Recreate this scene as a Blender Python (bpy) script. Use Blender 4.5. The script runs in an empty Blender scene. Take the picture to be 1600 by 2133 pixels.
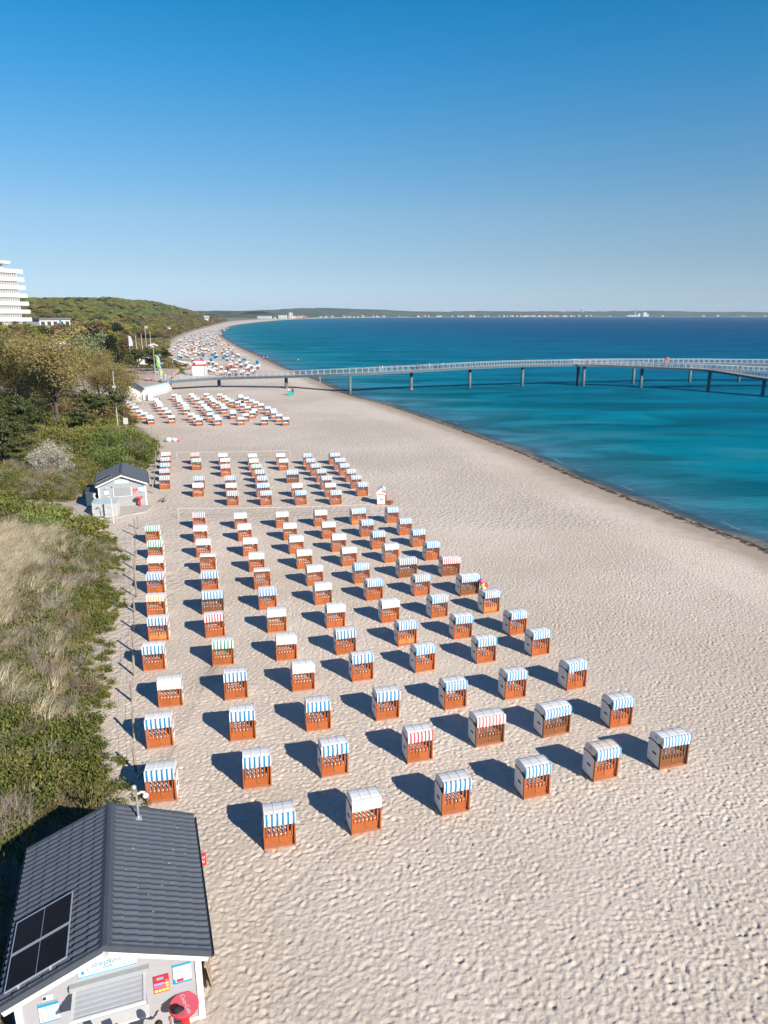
import bpy, bmesh, math, random
import numpy as np
from mathutils import Vector, Matrix, Euler

# ------------------------------------------------------------------ camera, sky, sun, exposure
scene = bpy.context.scene
COL = scene.collection
R = math.radians
random.seed(7)
np.random.seed(7)

CAM_H = 19.0
cam_data = bpy.data.cameras.new("camera")
cam = bpy.data.objects.new("camera", cam_data)
COL.objects.link(cam)
cam.location = (0, 0, CAM_H)
cam.rotation_euler = (R(90 - 15.34), 0, 0)
cam_data.sensor_fit = 'VERTICAL'
cam_data.sensor_height = 24.0
cam_data.lens = 24.0 * 1500.0 / 2133.3
cam_data.clip_start = 0.1
cam_data.clip_end = 30000
scene.camera = cam

SUN_EL = 30.0
SUN_DIR = Vector((0.69 * math.cos(R(SUN_EL)), -0.724 * math.cos(R(SUN_EL)), math.sin(R(SUN_EL)))).normalized()
world = bpy.data.worlds.new("World")
scene.world = world
world.use_nodes = True
wn = world.node_tree.nodes
wl = world.node_tree.links
for n in list(wn):
    wn.remove(n)
sky = wn.new('ShaderNodeTexSky')
sky.sky_type = 'NISHITA'
sky.sun_disc = False
sky.sun_elevation = R(SUN_EL)
sky.sun_rotation = math.atan2(SUN_DIR.x, SUN_DIR.y)
sky.altitude = 20
sky.air_density = 1.0
sky.dust_density = 0.0
sky.ozone_density = 6.0
bg = wn.new('ShaderNodeBackground')
bg.inputs['Strength'].default_value = 0.075
wo = wn.new('ShaderNodeOutputWorld')
# the clear air of that morning: deeper blue with height all the way round
stc = wn.new('ShaderNodeTexCoord'); ssp = wn.new('ShaderNodeSeparateXYZ'); srp = wn.new('ShaderNodeValToRGB')
wl.new(stc.outputs['Generated'], ssp.inputs[0]); wl.new(ssp.outputs['Z'], srp.inputs[0])
stops = [(0.0, (.57, .68, .98)), (.021, (.62, .70, .93)), (.064, (.70, .71, .77)), (.122, (.76, .80, .785)), (.203, (.52, .87, .90)), (.277, (.26, .89, 1.0)), (.339, (.10, .87, 1.0)), (.6, (.07, .62, .93)), (1.0, (.06, .52, .86))]
while len(srp.color_ramp.elements) < len(stops): srp.color_ramp.elements.new(0.5)
for e, (q, c) in zip(srp.color_ramp.elements, stops): e.position = q; e.color = (*c, 1)
smx = wn.new('ShaderNodeMix'); smx.data_type = 'RGBA'; smx.blend_type = 'MULTIPLY'; smx.inputs['Factor'].default_value = 1.0
wl.new(sky.outputs[0], smx.inputs['A']); wl.new(srp.outputs[0], smx.inputs['B']); wl.new(smx.outputs['Result'], bg.inputs[0])
wl.new(bg.outputs[0], wo.inputs[0])

sun_data = bpy.data.lights.new("sun", 'SUN')
sun_data.energy = 4.6
sun_data.angle = R(0.5)
sun_data.color = (1.0, 0.93, 0.83)
sun = bpy.data.objects.new("sun", sun_data)
COL.objects.link(sun)
sun.location = (40, -40, 60)
sun.rotation_euler = (-SUN_DIR).to_track_quat('-Z', 'Y').to_euler()

scene.view_settings.view_transform = 'Standard'
scene.view_settings.look = 'None'
scene.view_settings.exposure = 0.75
scene.view_settings.gamma = 1.0
scene.view_settings.use_curve_mapping = False
scene.cycles.max_bounces = 6
scene.cycles.diffuse_bounces = 3
scene.cycles.glossy_bounces = 3
scene.cycles.transmission_bounces = 4
scene.cycles.transparent_max_bounces = 8
scene.cycles.volume_bounces = 0
scene.cycles.use_denoising = True
scene.cycles.use_adaptive_sampling = True
scene.cycles.adaptive_threshold = 0.02

# ------------------------------------------------------------------ helpers
def srgb(r, g, b, k=1.0):
    f = lambda c: (c / 255 / 12.92) if c <= 10 else ((c / 255 + 0.055) / 1.055) ** 2.4
    return (min(1, f(r) * k), min(1, f(g) * k), min(1, f(b) * k))

def new_mat(name):
    m = bpy.data.materials.new(name)
    m.use_nodes = True
    nt = m.node_tree
    return m, nt.nodes, nt.links, nt.nodes['Principled BSDF']

def mat(name, col, rough=0.7, var=0.12, vscale=6.0, bump=0.0, bscale=40.0, metal=0.0, spec=0.3, objvar=0.0, stretch=(1, 1, 1)):
    """plain surface with uneven tone, fine relief and (objvar) a tone that differs from object to object"""
    m, N, L, p = new_mat(name)
    p.inputs['Roughness'].default_value = rough
    p.inputs['Metallic'].default_value = metal
    p.inputs['Specular IOR Level'].default_value = spec
    tc = N.new('ShaderNodeTexCoord')
    mp = N.new('ShaderNodeMapping'); mp.inputs['Scale'].default_value = stretch
    L.new(tc.outputs['Object'], mp.inputs[0])
    nz = N.new('ShaderNodeTexNoise'); nz.inputs['Scale'].default_value = vscale; nz.inputs['Detail'].default_value = 5
    L.new(mp.outputs[0], nz.inputs['Vector'])
    mr = N.new('ShaderNodeMapRange')
    mr.inputs['From Min'].default_value = 0.25; mr.inputs['From Max'].default_value = 0.75
    mr.inputs['To Min'].default_value = 1 - var; mr.inputs['To Max'].default_value = 1 + var
    L.new(nz.outputs[0], mr.inputs[0])
    val = mr.outputs[0]
    if objvar:
        oi = N.new('ShaderNodeObjectInfo')
        m2 = N.new('ShaderNodeMapRange')
        m2.inputs['To Min'].default_value = 1 - objvar; m2.inputs['To Max'].default_value = 1 + objvar
        L.new(oi.outputs['Random'], m2.inputs[0])
        mu = N.new('ShaderNodeMath'); mu.operation = 'MULTIPLY'
        L.new(val, mu.inputs[0]); L.new(m2.outputs[0], mu.inputs[1])
        val = mu.outputs[0]
    hsv = N.new('ShaderNodeHueSaturation'); hsv.inputs['Color'].default_value = (*col, 1)
    L.new(val, hsv.inputs['Value'])
    L.new(hsv.outputs[0], p.inputs['Base Color'])
    if bump:
        nb = N.new('ShaderNodeTexNoise'); nb.inputs['Scale'].default_value = bscale; nb.inputs['Detail'].default_value = 4
        L.new(mp.outputs[0], nb.inputs['Vector'])
        b = N.new('ShaderNodeBump'); b.inputs['Strength'].default_value = bump; b.inputs['Distance'].default_value = 0.01
        L.new(nb.outputs[0], b.inputs['Height']); L.new(b.outputs[0], p.inputs['Normal'])
    return m

def leaf_mat(name, col, col2, hue=0.03, trans=0.35, objvar=0.25):
    """leaves: each leaf has its own tone (attribute) and each plant its own (object random)"""
    m, N, L, p = new_mat(name)
    at = N.new('ShaderNodeAttribute'); at.attribute_name = 'tone'
    mx = N.new('ShaderNodeMix'); mx.data_type = 'RGBA'
    mx.inputs['A'].default_value = (*col, 1); mx.inputs['B'].default_value = (*col2, 1)
    L.new(at.outputs['Fac'], mx.inputs['Factor'])
    oi = N.new('ShaderNodeObjectInfo')
    mr = N.new('ShaderNodeMapRange'); mr.inputs['To Min'].default_value = 1 - objvar; mr.inputs['To Max'].default_value = 1 + objvar
    L.new(oi.outputs['Random'], mr.inputs[0])
    mh = N.new('ShaderNodeMapRange'); mh.inputs['To Min'].default_value = 0.5 + hue; mh.inputs['To Max'].default_value = 0.5 - hue
    L.new(oi.outputs['Random'], mh.inputs[0])
    hs = N.new('ShaderNodeHueSaturation')
    L.new(mx.outputs['Result'], hs.inputs['Color']); L.new(mr.outputs[0], hs.inputs['Value']); L.new(mh.outputs[0], hs.inputs['Hue'])
    df = N.new('ShaderNodeBsdfDiffuse'); tr = N.new('ShaderNodeBsdfTranslucent'); ms = N.new('ShaderNodeMixShader')
    ms.inputs[0].default_value = trans
    L.new(hs.outputs[0], df.inputs[0]); L.new(hs.outputs[0], tr.inputs[0])
    L.new(df.outputs[0], ms.inputs[1]); L.new(tr.outputs[0], ms.inputs[2])
    out = [n for n in N if n.type == 'OUTPUT_MATERIAL'][0]
    L.new(ms.outputs[0], out.inputs['Surface'])
    N.remove(p)
    return m

class MB:
    """collects faces for one mesh object"""
    def __init__(self):
        self.v = []; self.f = []; self.mi = []; self.tone = []
    def face(self, pts, mi=0, tone=0.5):
        b = len(self.v)
        self.v.extend([tuple(p) for p in pts]); self.f.append(tuple(range(b, b + len(pts)))); self.mi.append(mi); self.tone.append(tone)
    def raw(self, verts, faces, mi=0):
        b = len(self.v)
        self.v.extend([tuple(p) for p in verts])
        for f in faces:
            self.f.append(tuple(b + i for i in f)); self.mi.append(mi); self.tone.append(0.5)
    def box(self, c, s, mi=0, rot=None, taper=1.0):
        x, y, z = s[0] / 2, s[1] / 2, s[2] / 2
        vs = [Vector((sx * x * (taper if sz > 0 else 1), sy * y * (taper if sz > 0 else 1), sz * z)) for sz in (-1, 1) for sy in (-1, 1) for sx in (-1, 1)]
        if rot is not None:
            M = Euler(rot).to_matrix()
            vs = [M @ v for v in vs]
        c = Vector(c)
        self.raw([v + c for v in vs], [(0, 2, 3, 1), (4, 5, 7, 6), (0, 1, 5, 4), (2, 6, 7, 3), (0, 4, 6, 2), (1, 3, 7, 5)], mi)
        return self
    def bx(self, x0, x1, y0, y1, z0, z1, mi=0):
        return self.box(((x0 + x1) / 2, (y0 + y1) / 2, (z0 + z1) / 2), (x1 - x0, y1 - y0, z1 - z0), mi)
    def tube(self, pts, rad, n=6, mi=0, cap=True):
        pts = [Vector(p) for p in pts]
        if not hasattr(rad, '__len__'):
            rad = [rad] * len(pts)
        vs = []; fs = []
        for i, p in enumerate(pts):
            d = (pts[min(i + 1, len(pts) - 1)] - pts[max(i - 1, 0)])
            d = d.normalized() if d.length > 1e-9 else Vector((0, 0, 1))
            a = d.cross(Vector((0, 0, 1)) if abs(d.z) < 0.9 else Vector((1, 0, 0))).normalized()
            b = d.cross(a).normalized()
            for k in range(n):
                t = 2 * math.pi * k / n
                vs.append(p + (a * math.cos(t) + b * math.sin(t)) * rad[i])
        for i in range(len(pts) - 1):
            for k in range(n):
                k2 = (k + 1) % n
                fs.append((i * n + k, i * n + k2, (i + 1) * n + k2, (i + 1) * n + k))
        if cap:
            fs.append(tuple(range(n - 1, -1, -1))); fs.append(tuple((len(pts) - 1) * n + k for k in range(n)))
        self.raw(vs, fs, mi)
        return self
    def prism(self, prof, axis, a0, a1, mi=0, caps=True):
        """profile of 2-D points swept along an axis ('x': profile is (y,z); 'y': (x,z); 'z': (x,y))"""
        def P(q, a):
            return {'x': (a, q[0], q[1]), 'y': (q[0], a, q[1]), 'z': (q[0], q[1], a)}[axis]
        n = len(prof)
        vs = [P(q, a0) for q in prof] + [P(q, a1) for q in prof]
        fs = [(i, (i + 1) % n, n + (i + 1) % n, n + i) for i in range(n)]
        if caps:
            fs += [tuple(range(n - 1, -1, -1)), tuple(range(n, 2 * n))]
        self.raw(vs, fs, mi)
        return self
    def ball(self, c, r, n=8, m=6, mi=0, sc=(1, 1, 1)):
        vs = []; fs = []
        for i in range(m + 1):
            th = math.pi * i / m
            for k in range(n):
                ph = 2 * math.pi * k / n
                vs.append((c[0] + r * sc[0] * math.sin(th) * math.cos(ph), c[1] + r * sc[1] * math.sin(th) * math.sin(ph), c[2] + r * sc[2] * math.cos(th)))
        for i in range(m):
            for k in range(n):
                fs.append((i * n + k, (i + 1) * n + k, (i + 1) * n + (k + 1) % n, i * n + (k + 1) % n))
        self.raw(vs, fs, mi)
        return self
    def mesh(self, name, mats, smooth=False):
        me = bpy.data.meshes.new(name)
        me.from_pydata(self.v, [], self.f)
        for m in (mats if isinstance(mats, (list, tuple)) else [mats]):
            me.materials.append(m)
        if any(self.mi):
            me.polygons.foreach_set('material_index', self.mi)
        if smooth:
            me.polygons.foreach_set('use_smooth', [True] * len(me.polygons))
        if any(t != 0.5 for t in self.tone):
            at = me.attributes.new('tone', 'FLOAT', 'FACE')
            at.data.foreach_set('value', self.tone)
        me.update()
        return me
    def build(self, name, mats, parent=None, smooth=False, fix=False):
        me = self.mesh(name, mats, smooth)
        if fix:
            bm = bmesh.new(); bm.from_mesh(me)
            bmesh.ops.remove_doubles(bm, verts=bm.verts, dist=1e-5)
            bmesh.ops.recalc_face_normals(bm, faces=bm.faces)
            bm.to_mesh(me); bm.free()
        return link(name, me, parent)

def link(name, data, parent=None):
    o = bpy.data.objects.new(name, data)
    COL.objects.link(o)
    if parent is not None:
        o.parent = parent
    return o

def tag(o, label=None, cat=None, group=None, kind=None):
    if label: o['label'] = label
    if cat: o['category'] = cat
    if group: o['group'] = group
    if kind: o['kind'] = kind
    return o

def thing(name, label, cat, loc=(0, 0, 0), rz=0.0, group=None):
    o = link(name, None)
    o.empty_display_size = 0.3
    o.location = loc; o.rotation_euler = (0, 0, rz)
    return tag(o, label, cat, group)

KIDS = {}
def kids(o):
    return [c for c in o.children]

def copy_tree(o, parent=None, label=None, loc=None, rz=None, scale=None):
    c = o.copy(); COL.objects.link(c)
    if parent is not None: c.parent = parent
    if label: c['label'] = label
    if loc is not None: c.location = loc
    if rz is not None: c.rotation_euler = (0, 0, rz)
    if scale is not None: c.scale = scale
    for ch in list(o.children):
        copy_tree(ch, c)
    return c

def text_mesh(body, size, mats, parent, name='lettering', shear=0.0, loc=(0, 0, 0), rot=(0, 0, 0), ext=0.002, align='CENTER', sx=1.0):
    cu = bpy.data.curves.new(name, 'FONT')
    cu.body = body; cu.size = size; cu.shear = shear; cu.extrude = ext; cu.align_x = align; cu.align_y = 'CENTER'
    cu.resolution_u = 3
    tmp = bpy.data.objects.new('tmp_text', cu); COL.objects.link(tmp)
    dg = bpy.context.evaluated_depsgraph_get()
    me = bpy.data.meshes.new_from_object(tmp.evaluated_get(dg))
    bpy.data.objects.remove(tmp); bpy.data.curves.remove(cu)
    me.materials.clear(); me.materials.append(mats)
    o = link(name, me, parent)
    o.location = loc; o.rotation_euler = rot; o.scale = (sx, 1, 1)
    return o

# value noise for terrain
def vnoise(x, y, seed=0):
    x = np.asarray(x, float); y = np.asarray(y, float)
    xi = np.floor(x).astype(np.int64); yi = np.floor(y).astype(np.int64)
    fx = x - xi; fy = y - yi
    fx = fx * fx * (3 - 2 * fx); fy = fy * fy * (3 - 2 * fy)
    def h(a, b):
        n = (a * 374761393 + b * 668265263 + seed * 974711) & 0x7fffffff
        n = ((n ^ (n >> 13)) * 1274126177) & 0x7fffffff
        return ((n ^ (n >> 16)) & 0xffff) / 65535.0
    return (h(xi, yi) * (1 - fx) + h(xi + 1, yi) * fx) * (1 - fy) + (h(xi, yi + 1) * (1 - fx) + h(xi + 1, yi + 1) * fx) * fy

def fbm(x, y, seed=0, oct=4):
    t = 0; a = 0.5; f = 1.0
    for i in range(oct):
        t = t + a * vnoise(np.asarray(x) * f, np.asarray(y) * f, seed + i); a *= 0.5; f *= 2.03
    return t

def sstep(a, b, x):
    t = np.clip((np.asarray(x, float) - a) / (b - a), 0, 1)
    return t * t * (3 - 2 * t)

def catmull(P, n):
    P = np.array(P, float); out = []
    for i in range(len(P) - 1):
        p0 = P[max(i - 1, 0)]; p1 = P[i]; p2 = P[i + 1]; p3 = P[min(i + 2, len(P) - 1)]
        for t in np.linspace(0, 1, n, endpoint=False):
            out.append(0.5 * (2 * p1 + (p2 - p0) * t + (2 * p0 - 5 * p1 + 4 * p2 - p3) * t * t + (3 * p1 - p0 - 3 * p2 + p3) * t ** 3))
    out.append(P[-1])
    return np.array(out)

def sdist(x, y, line, poly):
    """distance to a polyline, positive inside the polygon"""
    shp = np.shape(x)
    x = np.ravel(np.asarray(x, float)); y = np.ravel(np.asarray(y, float))
    res = np.empty(len(x))
    A = line[:-1]; D = line[1:] - line[:-1]; LL = (D ** 2).sum(1) + 1e-12
    px, py = poly[:, 0], poly[:, 1]; qx, qy = np.roll(px, -1), np.roll(py, -1)
    CH = 20000
    for s in range(0, len(x), CH):
        X = x[s:s + CH, None]; Y = y[s:s + CH, None]
        t = np.clip(((X - A[:, 0]) * D[:, 0] + (Y - A[:, 1]) * D[:, 1]) / LL, 0, 1)
        d = np.sqrt(((X - A[:, 0] - t * D[:, 0]) ** 2 + (Y - A[:, 1] - t * D[:, 1]) ** 2).min(1))
        cr = ((py > Y) != (qy > Y)) & (X < (qx - px) * (Y - py) / (qy - py + 1e-30) + px)
        ins = (cr.sum(1) % 2) == 1
        res[s:s + CH] = np.where(ins, d, -d)
    return res.reshape(shp)

# ------------------------------------------------------------------ the lie of the land (metres; camera stands over 0,0 looking along +Y)
SEA = -0.9
SHORE = [(150, -390), (62, -60), (45, 10), (38.5, 40), (33.9, 60.4), (32.1, 65.9), (30, 72.3), (27.5, 80.1), (24.6, 90.4), (21.3, 105), (16.3, 121.4), (9.5, 141.8),
         (0, 168), (-7.3, 183.3), (-13.5, 204), (-21.4, 232), (-36.5, 278), (-57.3, 351), (-92.4, 473), (-136, 636), (-166, 758), (-227, 1064), (-295, 1523),
         (-354, 2287), (-375, 3200), (-275, 4274), (0, 4932), (750, 5830), (2063, 6330), (3300, 6413), (6400, 6420)]
SHORE_L = catmull(SHORE, 5)
SHORE_P = np.vstack([SHORE_L, [(6400, 9000), (-9000, 9000), (-9000, -390)]])
DUNE = [(-8, -390), (-9, 8), (-10, 20), (-10.8, 25.9), (-12.3, 28.6), (-13.9, 32.9), (-15.4, 35.9), (-16.8, 40.2), (-17.6, 44.6), (-20, 51), (-22, 58), (-27, 63.5),
        (-30, 67), (-31, 74), (-30.6, 80), (-29.6, 88), (-30.6, 95.3), (-36, 112.6), (-51, 144), (-58, 157), (-62, 162), (-60, 168), (-58, 176), (-56.6, 184), (-62, 205), (-68, 250), (-85, 300),
        (-112, 378), (-184, 676), (-284, 1220), (-436, 2184), (-480, 3300), (-360, 4450), (-60, 5080), (720, 5930), (2050, 6420), (3300, 6500), (6400, 6500)]
DUNE_L = catmull(DUNE, 3)
DUNE_P = np.vstack([DUNE_L, [(6400, 9000), (-9000, 9000), (-9000, -390)]])
PATH = np.array([(-75, 71.5), (-45, 71.7), (-38, 71.6), (-31, 71.5), (-27, 69)])

def land(x, y):
    """returns height, shore distance, dune distance"""
    x = np.asarray(x, float); y = np.asarray(y, float)
    s = sdist(x, y, SHORE_L, SHORE_P)
    d = sdist(x, y, DUNE_L, DUNE_P)
    z = np.where(s < 0, np.maximum(SEA + 0.05 * s, -6.5), np.minimum(0.0, SEA + 0.075 * s))
    z = z + 0.05 * (fbm(x * 0.15, y * 0.15, 3) - 0.5) * sstep(8, 16, s)
    dn = sstep(-0.8, 7, d) * (0.8 + 1.6 * fbm(x * 0.09, y * 0.09, 11)) * sstep(16, 40, y + 0.6 * np.maximum(-x - 12, 0))
    dn = dn + sstep(25, 130, d) * 2.0 * sstep(60, 140, y)
    hill = (17 + 13 * sstep(650, 1300, y)) * sstep(60, 190, s) * sstep(430, 850, y) * (1 - sstep(1500, 2300, y)) * sstep(-5, 40, d)
    hill = hill + 9 * (fbm(x * 0.006, y * 0.006, 21) - 0.45) * sstep(40, 200, d) * sstep(400, 800, y)
    pd = sdist(x, y, PATH, np.array([(-75, 71.5), (-75, 71.4), (-27, 69)]))
    pm = 1 - sstep(1.3, 5.0, np.abs(pd))
    z = z + dn + hill
    z = z * (1 - pm) + 0.12 * pm
    k2 = 1 - sstep(3.4, 7.0, np.hypot(x + 27, y - 71))           # level ground round the second kiosk
    z = z * (1 - k2) + np.minimum(z, 0.1) * k2
    prom = sstep(-2, 3, d) * sstep(155, 162, y) * (1 - sstep(236, 246, y)) * sstep(-135, -125, x)
    z = z * (1 - prom) + np.minimum(z, 1.6) * prom
    return z, s, d

def gz(x, y):
    return float(land(np.array([x]), np.array([y]))[0][0])

# ------------------------------------------------------------------ ground sheet
def lines(parts):
    out = []
    for a, b, st in parts:
        n = max(1, int(round(abs(b - a) / st)))
        out.extend(np.linspace(a, b, n, endpoint=False))
    out.append(parts[-1][1])
    return np.array(out)

def geo(a, b, s0, r):
    out = [a]; st = s0
    while out[-1] < b:
        out.append(out[-1] + st); st *= r
    out[-1] = b
    return np.array(out)

gx = np.concatenate([-geo(420, 6000, 12, 1.25)[::-1], np.linspace(-420, -150, 90, endpoint=False)[1:], np.linspace(-150, -40, 100, endpoint=False), np.linspace(-40, -15, 90, endpoint=False),
                     np.arange(-15, 34, 0.052), np.linspace(34, 70, 60, endpoint=False), geo(70, 6400, 3, 1.22)])
gy = np.concatenate([-geo(-11.0, 380, 6, 1.3)[::-1], np.arange(11.2, 34, 0.046), np.arange(34, 66, 0.085), geo(66, 240, 0.35, 1.006), geo(240.5, 1400, 2.5, 1.02)[1:], geo(1420, 8900, 40, 1.07)])
GX, GY = np.meshgrid(gx, gy)
GZ, GS, GD = land(GX, GY)

# trodden sand: overlapping foot dents pressed into the fine part of the sheet
ix0 = int(np.searchsorted(gx, -15.0)); ix1 = int(np.searchsorted(gx, 33.9)); iy0 = int(np.searchsorted(gy, 11.2)); iy1 = int(np.searchsorted(gy, 66))
fx, fy = gx[ix0:ix1], gy[iy0:iy1]
dent = np.zeros((len(fy), len(fx)))
rng = np.random.default_rng(5)
NF = 100000
cx = rng.uniform(-14.5, 33.5, NF); cy = 11.5 + 54 * rng.random(NF) ** 1.15
ang = rng.normal(0.9, 0.9, NF); ln = np.where(np.arange(NF) < 45000, rng.uniform(0.09, 0.165, NF), rng.uniform(0.05, 0.095, NF)); wd = ln * rng.uniform(0.45, 0.85, NF); dp = np.where(np.arange(NF) < 45000, rng.uniform(0.018, 0.05, NF), rng.uniform(0.018, 0.048, NF))
for i in range(NF):
    rr = ln[i] * 2.0
    a0 = np.searchsorted(fx, cx[i] - rr); a1 = np.searchsorted(fx, cx[i] + rr)
    b0 = np.searchsorted(fy, cy[i] - rr); b1 = np.searchsorted(fy, cy[i] + rr)
    if a1 - a0 < 2 or b1 - b0 < 2: continue
    ux = fx[a0:a1][None, :] - cx[i]; uy = fy[b0:b1][:, None] - cy[i]
    ca, sa = math.cos(ang[i]), math.sin(ang[i])
    q = np.sqrt(((ux * ca + uy * sa) / ln[i]) ** 2 + ((-ux * sa + uy * ca) / wd[i]) ** 2)
    w = np.clip(1.25 - q, 0, 1); w = w * w * (3 - 2 * w)
    rim = np.exp(-((q - 1.25) / 0.28) ** 2) * 0.35
    blk = dent[b0:b1, a0:a1]
    dent[b0:b1, a0:a1] = blk * (1 - 0.6 * w) - dp[i] * w + dp[i] * rim
FXX, FYY = np.meshgrid(fx, fy)
for i in range(34000):                                                  # heel marks
    px_, py_ = rng.uniform(-14.5, 33.5), 11.5 + 54 * rng.random() ** 1.15
    r_ = rng.uniform(.048, .078); d_ = rng.uniform(.03, .07); an_ = rng.normal(.6, .5); el_ = rng.uniform(1.0, 1.7)
    i0, i1 = np.searchsorted(fx, [px_ - r_ * 3.4, px_ + r_ * 3.4]); j0, j1 = np.searchsorted(fy, [py_ - r_ * 3.4, py_ + r_ * 3.4])
    if i1 - i0 < 2 or j1 - j0 < 2: continue
    ux = fx[i0:i1][None, :] - px_; uy = fy[j0:j1][:, None] - py_; ca, sa = math.cos(an_), math.sin(an_)
    q = np.hypot((ux * ca + uy * sa) / el_, -ux * sa + uy * ca) / r_
    dent[j0:j1, i0:i1] += -d_ * np.exp(-q * q * 1.1) + d_ * .2 * np.exp(-((q - 1.9) / .55) ** 2)
worn = 0.55 + 0.75 * fbm(FXX * 0.16, FYY * 0.16, 33, 3)                 # more trodden here, raked smooth there
def drag(x0, y0, a0, bend, length, width, depth):
    n = int(length / 0.05)
    for k in range(n):
        a = a0 + bend * k / n
        x0 += 0.05 * math.cos(a); y0 += 0.05 * math.sin(a)
        i0, i1 = np.searchsorted(fx, [x0 - width * 2, x0 + width * 2]); j0, j1 = np.searchsorted(fy, [y0 - width * 2, y0 + width * 2])
        if i1 - i0 < 2 or j1 - j0 < 2: continue
        q = np.hypot(fx[i0:i1][None, :] - x0, fy[j0:j1][:, None] - y0) / width
        dent[j0:j1, i0:i1] = np.minimum(dent[j0:j1, i0:i1] * (1 - .3 * np.exp(-q * q)), dent[j0:j1, i0:i1]) - depth * .12 * np.exp(-q * q)
for (x0, y0, a0, bend, ln_) in [(8.4, 24.9, .5, 1.6, 2.4), (8.0, 24.4, .2, 1.9, 2.9), (2.6, 31.0, 1.9, -.9, 3.0), (4.8, 27.6, 1.2, .8, 4.0), (1.3, 29.6, -2.3, .9, 3.5), (-1.5, 26.6, 2.2, .7, 3.2), (10.8, 30.5, -.9, .8, 3.0), (-5.5, 20.5, .9, .5, 5.0), (-4.2, 19.0, 1.1, -.4, 6.0), (3.5, 20.6, 2.6, .3, 4.0), (-7.6, 29.2, .2, .7, 3.5), (6.9, 34.5, .1, -1.2, 3.0)]:
    drag(x0, y0, a0, bend, ln_, .085, .09)
dent = dent * worn + 0.018 * (fbm(FXX * 1.1, FYY * 1.1, 31, 3) - 0.45) + 0.022 * (fbm(FXX * 5, FYY * 5, 37, 2) - 0.4)
fade = sstep(11.2, 13.5, FYY) * sstep(3, 9, GS[iy0:iy1, ix0:ix1]) * sstep(-15, -13.5, FXX) * (1 - sstep(60, 65.5, FYY)) * (1 - sstep(32, 33.8, FXX))
GZ[iy0:iy1, ix0:ix1] += dent * fade * 0.58

def grid_mesh(name, X, Y, Z):
    ny, nx = X.shape
    me = bpy.data.meshes.new(name)
    nv = nx * ny; nf = (nx - 1) * (ny - 1)
    co = np.stack([X, Y, Z], -1).reshape(-1).astype(np.float32)
    i = (np.arange(ny - 1)[:, None] * nx + np.arange(nx - 1)[None, :]).reshape(-1)
    idx = np.stack([i, i + 1, i + nx + 1, i + nx], -1).reshape(-1).astype(np.int32)
    me.vertices.add(nv); me.vertices.foreach_set('co', co)
    me.loops.add(nf * 4); me.loops.foreach_set('vertex_index', idx)
    me.polygons.add(nf); me.polygons.foreach_set('loop_start', np.arange(0, nf * 4, 4, dtype=np.int32))
    me.polygons.foreach_set('use_smooth', np.ones(nf, dtype=bool))
    me.update(); me.validate()
    return me

def vattr(me, name, arr):
    a = me.attributes.new(name, 'FLOAT', 'POINT')
    a.data.foreach_set('value', np.ascontiguousarray(arr, dtype=np.float32).reshape(-1))

ground_me = grid_mesh('ground', GX, GY, GZ)
veg = sstep(-1.2, 2.5, GD + 3.0 * (fbm(GX * 0.35, GY * 0.35, 51) - 0.5))
vattr(ground_me, 'shore', np.clip(GS, -50, 80))
vattr(ground_me, 'veg', veg)
fine_ = np.zeros(GX.shape); fine_[iy0:iy1, ix0:ix1] = fade
vattr(ground_me, 'modelled', fine_)

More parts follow.
